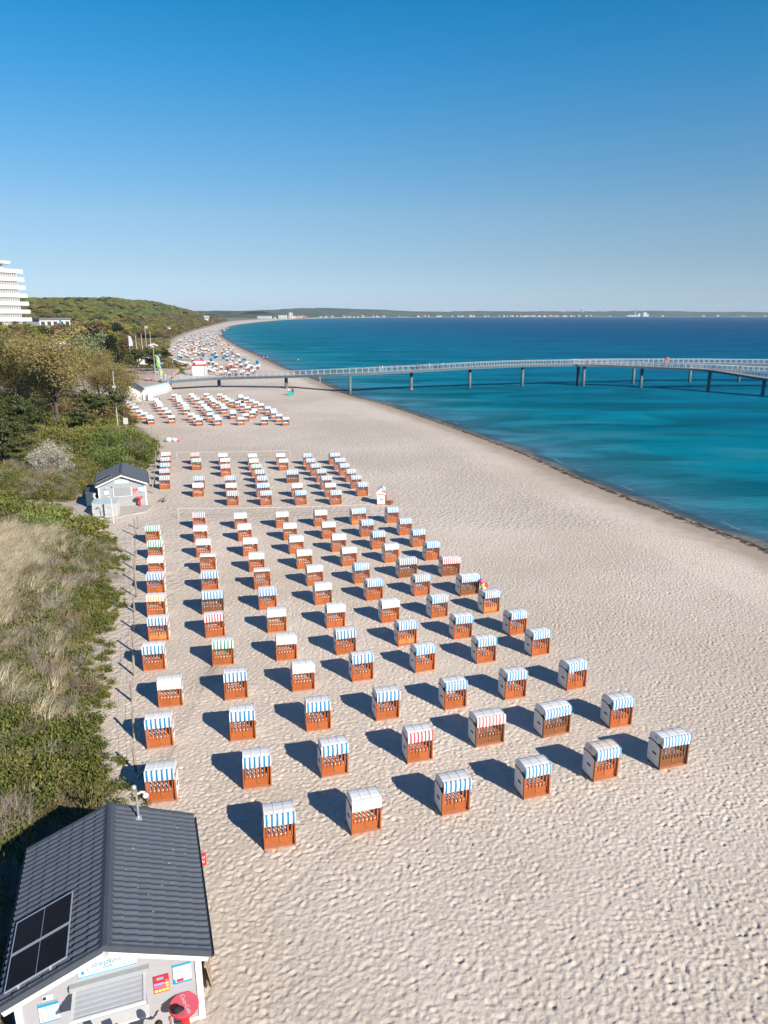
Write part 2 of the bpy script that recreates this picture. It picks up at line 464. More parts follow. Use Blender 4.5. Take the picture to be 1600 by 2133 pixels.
def ground_material():
    m, N, L, p = new_mat('sand_ground')
    p.inputs['Roughness'].default_value = 0.9
    p.inputs['Specular IOR Level'].default_value = 0.12
    tc = N.new('ShaderNodeTexCoord')
    def noise(sc, det=4, rough=0.55):
        n = N.new('ShaderNodeTexNoise'); n.inputs['Scale'].default_value = sc; n.inputs['Detail'].default_value = det; n.inputs['Roughness'].default_value = rough
        L.new(tc.outputs['Object'], n.inputs['Vector']); return n.outputs[0]
    def mixc(a, b, f):
        x = N.new('ShaderNodeMix'); x.data_type = 'RGBA'
        for s, v in (('A', a), ('B', b)):
            if isinstance(v, tuple): x.inputs[s].default_value = (*v, 1)
            else: L.new(v, x.inputs[s])
        L.new(f, x.inputs['Factor']); return x.outputs['Result']
    def rng_(v, a, b, c=0.0, d=1.0, smooth=True):
        x = N.new('ShaderNodeMapRange'); x.interpolation_type = 'SMOOTHSTEP' if smooth else 'LINEAR'
        x.inputs['From Min'].default_value = a; x.inputs['From Max'].default_value = b; x.inputs['To Min'].default_value = c; x.inputs['To Max'].default_value = d
        L.new(v, x.inputs[0]); return x.outputs[0]
    def math_(op, a, b):
        x = N.new('ShaderNodeMath'); x.operation = op
        for i, v in enumerate((a, b)):
            if isinstance(v, (int, float)): x.inputs[i].default_value = v
            else: L.new(v, x.inputs[i])
        return x.outputs[0]
    sh = N.new('ShaderNodeAttribute'); sh.attribute_name = 'shore'
    vg = N.new('ShaderNodeAttribute'); vg.attribute_name = 'veg'
    big = noise(0.045, 5); mid = noise(0.6, 5); fine = noise(22, 3)
    base = mixc((0.485, 0.41, 0.335), (0.585, 0.503, 0.425), rng_(big, 0.35, 0.68))
    base = mixc(base, (0.38, 0.315, 0.25), rng_(mid, 0.45, 0.85, 0, 0.28))
    base = mixc(base, (0.58, 0.51, 0.44), rng_(fine, 0.5, 0.8, 0, 0.5))
    # the flat back of the beach and the swash zone
    sd = math_('ADD', sh.outputs['Fac'], math_('MULTIPLY', math_('SUBTRACT', mid, 0.5), 5.0))
    damp = rng_(sd, 2.0, 7.5, 1, 0)
    base = mixc(base, (0.33, 0.265, 0.205), damp)
    weed_n = noise(1.1, 6, 0.7)
    wd_ = math_('ADD', sh.outputs['Fac'], math_('MULTIPLY', math_('SUBTRACT', weed_n, 0.5), 4.5))
    weed = math_('MULTIPLY', rng_(wd_, 0.0, 0.5), rng_(wd_, 0.7, 1.6, 1, 0))
    base = mixc(base, (0.045, 0.032, 0.024), weed)
    wet = rng_(sh.outputs['Fac'], -0.3, 0.6, 1, 0)
    base = mixc(base, (0.12, 0.095, 0.075), wet)
    soil = mixc((0.33, 0.27, 0.20), (0.12, 0.10, 0.055), rng_(noise(0.5, 5), 0.36, 0.56))
    base = mixc(base, soil, vg.outputs['Fac'])
    L.new(base, p.inputs['Base Color'])
    # foot dents beyond the modelled part, and grain
    vo = N.new('ShaderNodeTexVoronoi'); vo.feature = 'SMOOTH_F1'; vo.inputs['Scale'].default_value = 2.6; vo.inputs['Smoothness'].default_value = 0.35
    dn_ = N.new('ShaderNodeTexNoise'); dn_.inputs['Scale'].default_value = 2.2; dn_.inputs['Detail'].default_value = 2
    L.new(tc.outputs['Object'], dn_.inputs['Vector'])
    ad = N.new('ShaderNodeVectorMath'); ad.operation = 'MULTIPLY_ADD'; ad.inputs[1].default_value = (0.5, 0.5, 0.5)
    L.new(dn_.outputs['Color'], ad.inputs[0]); L.new(tc.outputs['Object'], ad.inputs[2]); L.new(ad.outputs[0], vo.inputs['Vector'])
    far = N.new('ShaderNodeAttribute'); far.attribute_name = 'modelled'
    away = rng_(far.outputs['Fac'], 0.0, 1.0, 1.0, 0.12)
    onb = rng_(sh.outputs['Fac'], 4, 12, 0.15, 1.0)
    h = math_('MULTIPLY', math_('MULTIPLY', vo.outputs['Distance'], away), onb)
    h = math_('ADD', math_('MULTIPLY', h, 0.11), math_('MULTIPLY', noise(7, 4), 0.05))
    b = N.new('ShaderNodeBump'); b.inputs['Strength'].default_value = 0.75; b.inputs['Distance'].default_value = 1.0
    L.new(h, b.inputs['Height']); L.new(b.outputs[0], p.inputs['Normal'])
    return m

ground_me.materials.append(ground_material())
ground = link('ground', ground_me)
tag(ground, 'pale beach sand full of foot dents, dunes and hill behind', None, None, 'structure')

# ------------------------------------------------------------------ sea
sx_ = np.concatenate([-geo(150, 6000, 15, 1.2)[::-1], np.linspace(-150, 120, 136)[1:], geo(124, 6400, 5, 1.12)])
sy_ = np.concatenate([-geo(-20, 380, 10, 1.3)[::-1], np.arange(24, 260, 2.0), geo(260, 8900, 4, 1.03)])
SX, SY = np.meshgrid(sx_, sy_)
sea_me = grid_mesh('sea', SX, SY, np.full(SX.shape, SEA))
vattr(sea_me, 'off', np.clip(-sdist(SX, SY, SHORE_L, SHORE_P), -5, 5000))

def sea_material():
    m, N, L, p = new_mat('sea_water')
    N.remove(p)
    out = [n for n in N if n.type == 'OUTPUT_MATERIAL'][0]
    tc = N.new('ShaderNodeTexCoord')
    at = N.new('ShaderNodeAttribute'); at.attribute_name = 'off'
    def noise(scale, det, dis=0.0):
        mp = N.new('ShaderNodeMapping'); mp.inputs['Scale'].default_value = scale; mp.inputs['Rotation'].default_value = (0, 0, R(-16))
        L.new(tc.outputs['Object'], mp.inputs[0])
        n = N.new('ShaderNodeTexNoise'); n.inputs['Scale'].default_value = 1; n.inputs['Detail'].default_value = det; n.inputs['Distortion'].default_value = dis
        L.new(mp.outputs[0], n.inputs['Vector']); return n.outputs[0]
    lg = N.new('ShaderNodeMath'); lg.operation = 'LOGARITHM'; lg.inputs[1].default_value = 10
    mxm = N.new('ShaderNodeMath'); mxm.operation = 'MAXIMUM'; mxm.inputs[1].default_value = 0.5
    pat = noise((0.035, 0.10, 1), 4, 0.6)                # sand bars and weed on the bed show through
    pm = N.new('ShaderNodeMapRange'); pm.inputs['From Min'].default_value = 0.25; pm.inputs['From Max'].default_value = 0.75; pm.inputs['To Min'].default_value = 0.25; pm.inputs['To Max'].default_value = 2.3
    L.new(pat, pm.inputs[0])
    mu = N.new('ShaderNodeMath'); mu.operation = 'MULTIPLY'
    L.new(at.outputs['Fac'], mxm.inputs[0]); L.new(mxm.outputs[0], mu.inputs[0]); L.new(pm.outputs[0], mu.inputs[1]); L.new(mu.outputs[0], lg.inputs[0])
    mr = N.new('ShaderNodeMapRange'); mr.inputs['From Min'].default_value = -0.3; mr.inputs['From Max'].default_value = 3.7
    L.new(lg.outputs[0], mr.inputs[0])
    cr = N.new('ShaderNodeValToRGB'); el = cr.color_ramp.elements
    stops = [(0.0, (0.17, 0.17, 0.15)), (0.10, (0.06, 0.125, 0.165)), (0.22, (0.06, 0.20, 0.275)), (0.36, (0.026, 0.195, 0.255)), (0.46, (0.0, 0.165, 0.225)), (0.60, (0.0, 0.130, 0.215)), (0.76, (0.0, 0.072, 0.165)), (1.0, (0.0, 0.040, 0.118))]
    while len(el) < len(stops): el.new(0.5)
    for e, (q, c) in zip(el, stops): e.position = q; e.color = (*c, 1)
    L.new(mr.outputs[0], cr.inputs[0])
    st = noise((0.012, 0.06, 1), 5, 0.3)
    sm = N.new('ShaderNodeMapRange'); sm.inputs['From Min'].default_value = 0.3; sm.inputs['From Max'].default_value = 0.7; sm.inputs['To Min'].default_value = 0.72; sm.inputs['To Max'].default_value = 1.22
    L.new(st, sm.inputs[0])
    pt = noise((0.03, 0.075, 1), 5, 1.2)                   # dark weed patches near the beach
    pm2 = N.new('ShaderNodeMapRange'); pm2.interpolation_type = 'SMOOTHSTEP'; pm2.inputs['From Min'].default_value = 0.40; pm2.inputs['From Max'].default_value = 0.58; pm2.inputs['To Min'].default_value = 0.68; pm2.inputs['To Max'].default_value = 1.1
    L.new(pt, pm2.inputs[0])
    vm = N.new('ShaderNodeMath'); vm.operation = 'MULTIPLY'; L.new(sm.outputs[0], vm.inputs[0]); L.new(pm2.outputs[0], vm.inputs[1])
    nearf = N.new('ShaderNodeMapRange'); nearf.inputs['From Min'].default_value = 30; nearf.inputs['From Max'].default_value = 160; L.new(at.outputs['Fac'], nearf.inputs[0])
    vx = N.new('ShaderNodeMix'); L.new(nearf.outputs[0], vx.inputs['Factor']); L.new(vm.outputs[0], vx.inputs['A']); L.new(sm.outputs[0], vx.inputs['B'])
    hs = N.new('ShaderNodeHueSaturation'); L.new(cr.outputs[0], hs.inputs['Color']); L.new(vx.outputs['Result'], hs.inputs['Value'])
    # thin broken line of foam where the ripples run out
    fo = N.new('ShaderNodeMath'); fo.operation = 'PINGPONG'; fo.inputs[1].default_value = 1.6
    fn = noise((0.25, 0.25, 1), 4, 0.5); fa = N.new('ShaderNodeMath'); fa.operation = 'MULTIPLY_ADD'; fa.inputs[1].default_value = 2.2
    L.new(fn, fa.inputs[0]); L.new(at.outputs['Fac'], fa.inputs[2]); L.new(fa.outputs[0], fo.inputs[0])
    fl = N.new('ShaderNodeMapRange'); fl.inputs['From Min'].default_value = 0.16; fl.inputs['From Max'].default_value = 0.02; L.new(fo.outputs[0], fl.inputs[0])
    fm2 = N.new('ShaderNodeMapRange'); fm2.inputs['From Min'].default_value = 5.5; fm2.inputs['From Max'].default_value = 2.0; L.new(at.outputs['Fac'], fm2.inputs[0])
    fb = noise((0.12, 0.12, 1), 3, 0.3); fg = N.new('ShaderNodeMapRange'); fg.inputs['From Min'].default_value = 0.5; fg.inputs['From Max'].default_value = 0.62; L.new(fb, fg.inputs[0])
    f1 = N.new('ShaderNodeMath'); f1.operation = 'MULTIPLY'; L.new(fl.outputs[0], f1.inputs[0]); L.new(fm2.outputs[0], f1.inputs[1])
    f2 = N.new('ShaderNodeMath'); f2.operation = 'MULTIPLY'; L.new(f1.outputs[0], f2.inputs[0]); L.new(fg.outputs[0], f2.inputs[1])
    fx_ = N.new('ShaderNodeMix'); fx_.data_type = 'RGBA'; fx_.inputs['B'].default_value = (0.20, 0.27, 0.30, 1); L.new(f2.outputs[0], fx_.inputs['Factor']); L.new(hs.outputs[0], fx_.inputs['A'])
    df = N.new('ShaderNodeBsdfDiffuse'); L.new(fx_.outputs['Result'], df.inputs[0])
    gl = N.new('ShaderNodeBsdfGlossy'); gl.inputs['Roughness'].default_value = 0.16; gl.inputs['Color'].default_value = (0.3, 0.7, 1, 1)
    w1 = noise((0.5, 1.6, 1), 4, 0.5); w2 = noise((2.2, 5.5, 1), 3, 0.2)
    ws = N.new('ShaderNodeMath'); ws.operation = 'MULTIPLY_ADD'; ws.inputs[1].default_value = 0.3
    L.new(w2, ws.inputs[0]); L.new(w1, ws.inputs[2])
    bp = N.new('ShaderNodeBump'); bp.inputs['Strength'].default_value = 0.9; bp.inputs['Distance'].default_value = 0.22
    L.new(ws.outputs[0], bp.inputs['Height']); L.new(bp.outputs[0], gl.inputs['Normal']); L.new(bp.outputs[0], df.inputs['Normal'])
    lw = N.new('ShaderNodeFresnel'); lw.inputs['IOR'].default_value = 1.2; L.new(bp.outputs[0], lw.inputs['Normal'])
    cl = N.new('ShaderNodeMapRange'); cl.inputs['To Min'].default_value = 0.025; cl.inputs['To Max'].default_value = 0.10
    L.new(lw.outputs[0], cl.inputs[0])
    ms = N.new('ShaderNodeMixShader'); L.new(cl.outputs[0], ms.inputs[0]); L.new(df.outputs[0], ms.inputs[1]); L.new(gl.outputs[0], ms.inputs[2])
    L.new(ms.outputs[0], out.inputs['Surface'])
    return m

sea_me.materials.append(sea_material())
sea = link('sea', sea_me)
tag(sea, 'calm turquoise sea turning deep blue offshore', None, None, 'structure')

# ------------------------------------------------------------------ shared materials
M = {}
M['white_wood'] = mat('white_painted_wood', (0.66, 0.655, 0.64), 0.55, 0.05, 8)
M['grey_board'] = mat('light_grey_weatherboard', (0.325, 0.32, 0.33), 0.6, 0.05, 5, 0.2, 60, stretch=(1, 1, 6), objvar=0.03)
M['roof_tile'] = mat('anthracite_metal_tile', (0.075, 0.087, 0.108), 0.55, 0.12, 3, 0.1, 30, spec=0.2, objvar=0.07)
M['dark_metal'] = mat('dark_grey_metal', (0.062, 0.07, 0.085), 0.5, 0.1, 4, spec=0.35)
M['alu'] = mat('bare_aluminium', (0.62, 0.64, 0.66), 0.35, 0.06, 10, metal=0.6)
M['steel_blue'] = mat('blue_grey_painted_steel', (0.085, 0.125, 0.15), 0.5, 0.15, 2, 0.1, 8)
M['steel_light'] = mat('pale_grey_steel', (0.40, 0.43, 0.45), 0.4, 0.06, 4)
M['deck'] = mat('weathered_deck_boards', (0.30, 0.27, 0.25), 0.8, 0.2, 3, 0.3, 20)
M['rust'] = mat('corten_brown', (0.22, 0.10, 0.06), 0.8, 0.2, 3)
M['concrete'] = mat('pale_concrete', (0.42, 0.375, 0.33), 0.85, 0.10, 1.5, 0.3, 30)
M['render'] = mat('white_render', (0.62, 0.61, 0.59), 0.75, 0.05, 1.0)
M['glassy'] = mat('blue_tinted_glass', (0.10, 0.17, 0.24), 0.12, 0.1, 2, spec=0.6)
M['shade'] = mat('dark_window', (0.05, 0.06, 0.08), 0.25, 0.15, 3, spec=0.5)
M['red'] = mat('red_paint', (0.62, 0.03, 0.03), 0.4, 0.06, 5)
M['blue'] = mat('bright_blue_fabric', (0.05, 0.28, 0.62), 0.7, 0.06, 5)
M['cyan'] = mat('cyan_print', (0.01, 0.26, 0.46), 0.5, 0.04, 5)
M['white_print'] = mat('white_print', (0.56, 0.57, 0.57), 0.5, 0.03, 5)
M['yellow'] = mat('yellow_fabric', (0.75, 0.62, 0.04), 0.6, 0.06, 5)
M['orange'] = mat('orange_paint', (0.75, 0.22, 0.06), 0.5, 0.06, 5)
M['pink'] = mat('pink_print', (0.72, 0.12, 0.30), 0.5, 0.06, 5)
M['teal'] = mat('teal_fabric', (0.02, 0.42, 0.38), 0.7, 0.06, 12)
M['black'] = mat('black_fabric', (0.012, 0.013, 0.017), 0.7, 0.2, 12)
M['navy'] = mat('navy_fabric', (0.02, 0.035, 0.09), 0.7, 0.1, 12)
M['skin'] = mat('skin', (0.50, 0.27, 0.18), 0.55, 0.06, 20)
M['hair'] = mat('dark_brown_hair', (0.05, 0.028, 0.018), 0.5, 0.25, 60)
M['grey_wood'] = mat('weathered_grey_wood', (0.30, 0.245, 0.19), 0.85, 0.22, 6, 0.5, 40, stretch=(1, 1, 0.15), objvar=0.12)
M['plank'] = mat('brown_pallet_wood', (0.33, 0.25, 0.17), 0.85, 0.2, 6, 0.4, 40)
M['brick'] = mat('brown_brick_block', (0.25, 0.10, 0.065), 0.85, 0.15, 6)
M['paving'] = mat('pinkish_paving', (0.44, 0.33, 0.27), 0.85, 0.12, 0.8, 0.3, 12)
M['rope'] = mat('thin_fence_wire', (0.30, 0.27, 0.23), 0.8, 0.1, 10)
M['terracotta'] = mat('red_tiled_roof', (0.38, 0.14, 0.09), 0.8, 0.12, 2)

# ------------------------------------------------------------------ far coast across the bay
def far_material():
    m, N, L, p = new_mat('far_woods')
    p.inputs['Roughness'].default_value = 0.95; p.inputs['Specular IOR Level'].default_value = 0.05
    tc = N.new('ShaderNodeTexCoord')
    n1 = N.new('ShaderNodeTexNoise'); n1.inputs['Scale'].default_value = 0.012; n1.inputs['Detail'].default_value = 8; n1.inputs['Roughness'].default_value = 0.7
    L.new(tc.outputs['Object'], n1.inputs['Vector'])
    cr = N.new('ShaderNodeValToRGB'); el = cr.color_ramp.elements
    el[0].position = 0.35; el[0].color = (0.015, 0.03, 0.015, 1); el[1].position = 0.70; el[1].color = (0.16, 0.15, 0.07, 1)
    e = el.new(0.55); e.color = (0.055, 0.075, 0.035, 1)
    L.new(n1.outputs[0], cr.inputs[0]); L.new(cr.outputs[0], p.inputs['Base Color'])
    return m
far_line = catmull([(-2900, 2900), (-1300, 3200), (-480, 3250), (-372, 4440), (-60, 5060), (745, 5910), (2060, 6410), (3300, 6490), (6300, 6520)], 90)
acc = np.concatenate([[0], np.cumsum(np.hypot(*np.diff(far_line, axis=0).T))])
nt_ = 720
tt = np.linspace(0, acc[-1], nt_)
fl = np.stack([np.interp(tt, acc, far_line[:, 0]), np.interp(tt, acc, far_line[:, 1])], 1)
tg = np.gradient(fl, axis=0); tg /= np.linalg.norm(tg, axis=1)[:, None]
nrm = np.stack([-tg[:, 1], tg[:, 0]], 1)
offs = [0, 40, 75, 76, 160, 260, 300, 420, 560, 900, 1200]
FXm = np.stack([fl[:, 0] + nrm[:, 0] * o for o in offs]); FYm = np.stack([fl[:, 1] + nrm[:, 1] * o for o in offs])
u = tt / 100.0
prof = (24 - 9 * (1 - sstep(2600, 3900, tt))) + 34 * np.exp(-((tt - 4750) / 420) ** 2) * 0.5 + 22 * fbm(u * 0.16, u * 0, 71) 
rag = 14.0 * (fbm(u * 2.6, u * 0, 72, 4) - 0.4)
hh = [np.full(nt_, -0.4), np.full(nt_, 2.0), np.full(nt_, 2.5), 7 + 1.2 * rag, 8 + 1.5 * rag, 11 + rag * 1.2 + 0.2 * prof, 0.65 * prof + rag, 0.9 * prof + rag, prof + 5 + 1.2 * rag, prof * 1.1 + 8 + rag, prof * 0.6]
FZm = np.stack(hh)
fm = grid_mesh('hills', FXm, FYm, FZm)
fm.materials.append(far_material())
fm.polygons.foreach_set('use_smooth', np.zeros(len(fm.polygons), dtype=bool))
tag(link('hills', fm), 'low wooded hills along the far side of the bay', None, None, 'structure')

house_cols = [mat('far_wall_white', (0.42, 0.41, 0.39), 0.7), mat('far_wall_cream', (0.62, 0.52, 0.40), 0.7), mat('far_wall_brick', (0.42, 0.20, 0.14), 0.8)]
roof_cols = [M['terracotta'], mat('far_roof_grey', (0.16, 0.15, 0.15), 0.7)]
hm = []
for w in range(3):
    for rr in range(2):
        mb = MB(); mb.bx(-6, 6, -5, 5, 0, 6, 0); mb.prism([(-5.6, 6), (5.6, 6), (0, 10.5)], 'x', -6.4, 6.4, 1)
        hm.append(mb.mesh('house', [house_cols[w], roof_cols[rr]]))
rng2 = random.Random(11)
for i in range(130):
    t = (.22 + rng2.random() ** 1.35 * .55) * nt_ if i % 3 else rng2.gauss(0.53, 0.04) * nt_
    k = int(min(nt_ - 1, max(6, t)))
    off = rng2.choice([22, 34, 48, 62, 66])
    o = link('house', hm[rng2.choice([0, 0, 1, 2, 3, 4, 0])])
    o.location = (fl[k, 0] + nrm[k, 0] * off, fl[k, 1] + nrm[k, 1] * off, 1.4 if off > 30 else 0.6)
    o.rotation_euler = (0, 0, math.atan2(tg[k, 1], tg[k, 0]) + rng2.uniform(-0.3, 0.3))
    s = rng2.uniform(0.75, 1.45); o.scale = (s * rng2.uniform(0.9, 1.8), s, s)
    tag(o, 'tiny pale house with pitched roof on the far shore of the bay', 'house', 'houses along the far shore')

def far_block(name, x, y, z, parts, label, cat):
    t = thing(name, label, cat, (x, y, z))
    for nm, bx, m in parts:
        MB().bx(*bx).build(nm, m, t)
    return t
pale = mat('pale_plant_cladding', (0.52, 0.53, 0.54), 0.6)
greyc = mat('grey_plant_concrete', (0.30, 0.31, 0.34), 0.7)
# white works with tall chimney and the tower blocks behind the trees, at their true bearing across the bay
far_block('power_station', 2215, 6480, 2, [('boiler_house', (30, 60, -20, 20, 0, 34), pale), ('boiler_house', (-15, 5, -15, 15, 0, 24), pale), ('turbine_hall', (-105, -15, -12, 12, 0, 12), pale), ('silo', (68, 80, -9, 9, 0, 20), pale)],
          'white power works with blocky halls beside a dark chimney across the bay', 'power station')
t = thing('chimney', 'tall dark chimney of the white works across the bay', 'chimney', (2185, 6500, 2))
MB().tube([(0, 0, 0), (0, 0, 72)], [5, 3.4], 10).build('stack', greyc, t)
MB().tube([(0, 0, 72), (0, 0, 74)], [3.9, 3.9], 10).build('rim', M['steel_light'], t)
far_block('tower_block', 1830, 6900, 30, [('facade', (-9, 9, -9, 9, 0, 36), greyc), ('roof', (-6, 6, -6, 6, 36, 39), pale)], 'taller grey tower block above the far trees', 'tower block')
far_block('tower_block', 1650, 6880, 30, [('facade', (-10, 10, -9, 9, 0, 22), greyc), ('roof', (-6, 6, -6, 6, 22, 25), pale)], 'shorter grey tower block above the far trees', 'tower block')
t = thing('radio_mast', 'thin radio mast rising over the far woods', 'mast', (1972, 6700, 30))
MB().tube([(0, 0, 0), (0, 0, 70)], [2.0, 0.8], 5).build('shaft', greyc, t)
for i, (x, y) in enumerate([(3010, 7200), (3230, 7150), (2640, 7300), (250, 6300)]):
    t = thing('wind_turbine', 'slim white wind turbine on the far horizon', 'wind turbine', (x, y, 36), 0, 'wind turbines on the horizon')
    MB().tube([(0, 0, 0), (0, 0, 34)], [1.4, 0.9], 6).build('tower', pale, t)
    for k in range(3):
        a = R(20 + i * 37 + 120 * k)
        MB().tube([(0, -1.5, 34), (17 * math.sin(a), -1.5, 34 + 17 * math.cos(a))], [0.9, 0.3], 4).build('blade', pale, t)

# ------------------------------------------------------------------ resort buildings at the end of the near beach
def slab_building(name, x, y, z, w, d, floors, fh, label, rz=0, cols=8, wallm=None, cat='building', group=None):
    t = thing(name, label, cat, (x, y, z), rz, group)
    wm = wallm or M['render']
    MB().bx(-w / 2, w / 2, -d / 2, d / 2, 0, floors * fh).build('wall', wm, t)
    MB().bx(-w / 2 - .4, w / 2 + .4, -d / 2 - .4, d / 2 + .4, floors * fh, floors * fh + .8).build('roof', roof_cols[1], t)
    for f in range(floors):
        for c in range(cols):
            xx = -w / 2 + (c + .5) * w / cols
            MB().bx(xx - w / cols * .3, xx + w / cols * .3, -d / 2 - .15, -d / 2 + .1, f * fh + .9, f * fh + fh * .8).build('window', M['shade'], t)
    return t
slab_building('resort_building', -500, 3120, 2, 58, 18, 3, 3.6, 'long white resort building at the end of the curving beach', 0, 12)
slab_building('resort_building', -428, 3150, 2, 34, 18, 4, 3.6, 'white resort building with flat roof right of the long one', 0, 8)
slab_building('resort_tower', -396, 3170, 2, 14, 14, 7, 3.6, 'slim white block at the seaward end of the resort', 0, 2)
slab_building('beach_house', -375, 1490, 3, 34, 12, 2, 3.2, 'white beach restaurant below the wooded hill', R(20), 6)
slab_building('beach_house', -420, 1530, 3, 30, 12, 3, 3.2, 'pale guest house half hidden under the wooded hill', R(25), 5, mat('pale_pink_render', (0.62, 0.52, 0.48), 0.8))
slab_building('beach_house', -205, 690, 2.5, 13, 7, 1, 5.0, 'small white beach hall by the dunes with flat roof', R(12), 3)
t = thing('lifeguard_tower', 'white lifeguard tower with green band and red foot at the far beach', 'tower', (-345, 1450, 2), R(15))
t.scale = (.75, .75, .75); MB().bx(-4, 4, -4, 4, 0, 13).build('shaft', M['render'], t); MB().bx(-6.5, 6.5, -6.5, 6.5, 13, 18).build('cabin', M['render'], t)
MB().bx(-6.8, 6.8, -6.8, 6.8, 14.5, 16.6).build('window', mat('green_glass', (0.05, 0.16, 0.12), 0.3), t); MB().bx(-7.2, 7.2, -7.2, 7.2, 18, 19).build('roof', M['render'], t)
MB().bx(6, 15, -5, 5, 0, 6).build('annex', M['terracotta'], t)

# ------------------------------------------------------------------ white terraced hotel tower
def hotel():
    ax = Vector((0.36, 0.93, 0)).normalized()
    rz = math.atan2(ax.y, ax.x)
    t = thing('hotel_tower', 'white terraced hotel tower with long balcony rows above the trees', 'hotel', (-146.5, 297, 1.5), rz)
    # local x runs along the long front and away from the viewer, local -y faces the sea
    nf = 11; fh = 3.05
    pale_glass = mat('curtained_hotel_window', (0.36, 0.37, 0.40), 0.4, 0.2, 1.5)
    MB().bx(-70, 0, 0.0, 16, 0, nf * fh).build('wall', M['render'], t)
    for f in range(nf):
        z = f * fh
        ext = 7.0 - 0.28 * f
        MB().bx(0, ext - 3.4, .02, 15.9, z + .02, z + fh - .36).build('end_wall', M['render'], t)
        MB().bx(-70, ext, -1.9, 14, z + fh - 0.35, z + fh).build('floor_slab', M['render'], t)
        MB().bx(-70, ext, -2.02, -1.88, z + fh - 0.45, z + fh + 1.1).build('parapet', M['render'], t)
        MB().bx(ext - .12, ext, -1.88, 14, z + fh - 0.33, z + fh + 0.35).build('parapet', M['render'], t)
        MB().bx(ext - .14, ext - .06, -1.8, 13.9, z + fh + 0.35, z + fh + 1.0).build('balcony_glass', M['glassy'], t)
        dv = MB(); wn_ = MB()
        for k in range(68):
            x = -69.5 + k * 1.05
            dv.prism([(-1.85, z + .05), (0, z + .05), (0, z + fh - .4), (-1.75, z + fh - .4)], 'x', x, x + .3)
            wn_.bx(x + .35, x + 1.0, -.06, .05, z + .15, z + fh - .7)
        tag(dv.build('divider_wall', M['render'], t), kind='stuff'); tag(wn_.build('balcony_window', pale_glass, t), kind='stuff')
        MB().bx(ext - 3.4, ext - 3.34, 2, 12, z + .2, z + fh - .6).build('end_window', pale_glass, t)
    zt = nf * fh
    MB().bx(-66, -2, 2.5, 13, zt, zt + 3.0).build('penthouse_wall', M['render'], t)
    for k in range(9):
        MB().prism([(-8, 0), (-2.4, 0), (-3.1, 2.6), (-7.3, 2.6)], 'y', 0.4, 1.2).build('arch_pier', M['render'], t).location = (-k * 7.2, 0, zt)
    MB().bx(-70, -0.5, -1.2, 14, zt + 2.9, zt + 4.0).build('roof', M['render'], t)
    MB().bx(-40, -3, 2, 12, zt + 4.0, zt + 5.4).build('roof_house', M['render'], t)
    MB().bx(-70, -8, 3, 11, zt + 5.4, zt + 5.9).build('roof', M['render'], t)
    return t
hotel()
b = slab_building('hotel_annex', -146, 324, 3.2, 15, 9, 4, 3.4, 'low white annex behind pines beside the hotel tower', R(60), 5)
t = thing('ball_sign', 'blue ball sign on a white post beside the low hotel annex', 'sign', (-141.5, 324, 10.5))
MB().bx(-.5, .5, -.5, .5, 0, 5).build('post', M['render'], t); MB().ball((0.4, 0, 6.2), .65).build('globe', M['cyan'], t); MB().ball((0.6, 0, 4.6), .65).build('globe', M['blue'], t)
t = thing('bungalow', 'white flat roofed bungalow glimpsed through the trees', 'bungalow', (-97, 214, 2.4), R(10))
MB().bx(-6, 6, -4, 4, 0, 8.5).build('wall', M['render'], t); MB().bx(-6.6, 6.6, -4.6, 4.6, 8.5, 8.9).build('roof', M['white_wood'], t)
for k in range(4): MB().bx(-5 + k * 2.7, -3.2 + k * 2.7, -4.08, -3.9, 5.2, 7.6).build('window', M['shade'], t)

# ------------------------------------------------------------------ promenade with its painted wall
PZ = 2.2
pm_out = [(-59.4, 162.0), (-57.6, 169), (-56.6, 176), (-55.4, 183.4), (-56.0, 190), (-60.6, 205), (-66.0, 236), (-122, 236), (-122, 163), (-66, 160.5)]
mb = MB(); mb.prism(pm_out, 'z', 1.3, PZ)
pr_ = mb.build('promenade_pavement', M['paving'], fix=True); tag(pr_, 'pinkish paved promenade platform at the pier head', None, None, 'structure')
for (x0, x1, y0, y1) in [(-75, -57.6, 181.5, 184.5), (-100, -66, 171, 174), (-95, -70, 195, 201)]:
    tag(MB().bx(x0, x1, y0, y1, PZ, PZ + .004).build('grey_pavement_strip', mat('grey_paving', (0.33, 0.32, 0.32), 0.85, 0.12, 0.8)), 'strip of grey paving across the promenade', None, None, 'structure')
t = thing('retaining_wall', 'white painted sea wall with pale blue stripes and round emblem', 'wall')
wl_pts = [(-120, 163.5), (-66, 160.0), (-59.0, 161.6), (-57.2, 169), (-56.2, 176), (-55.0, 183.6), (-55.6, 190)]
for i in range(len(wl_pts) - 1):
    a = Vector((*wl_pts[i], 0)); b_ = Vector((*wl_pts[i + 1], 0)); d = (b_ - a); ln_ = d.length; an = math.atan2(d.y, d.x)
    o = MB().bx(0, ln_ + .1, -.15, .15, -.8, PZ + .15).build('wall_panel', M['render'], t); o.location = a; o.rotation_euler = (0, 0, an)
    lb = mat('pale_blue_paint', (0.30, 0.55, 0.68), 0.7) if i == 0 else lb
    for z0, z1 in ((0.18, 0.42), (1.95, 2.3)):
        s_ = MB().bx(0, ln_, -.156, -.15, z0, z1).build('painted_stripe', lb, t); s_.location = a; s_.rotation_euler = (0, 0, an)
a = Vector((-56.0, 177.6, 1.25)); an = math.atan2(7.6, 1.2)
em = MB()
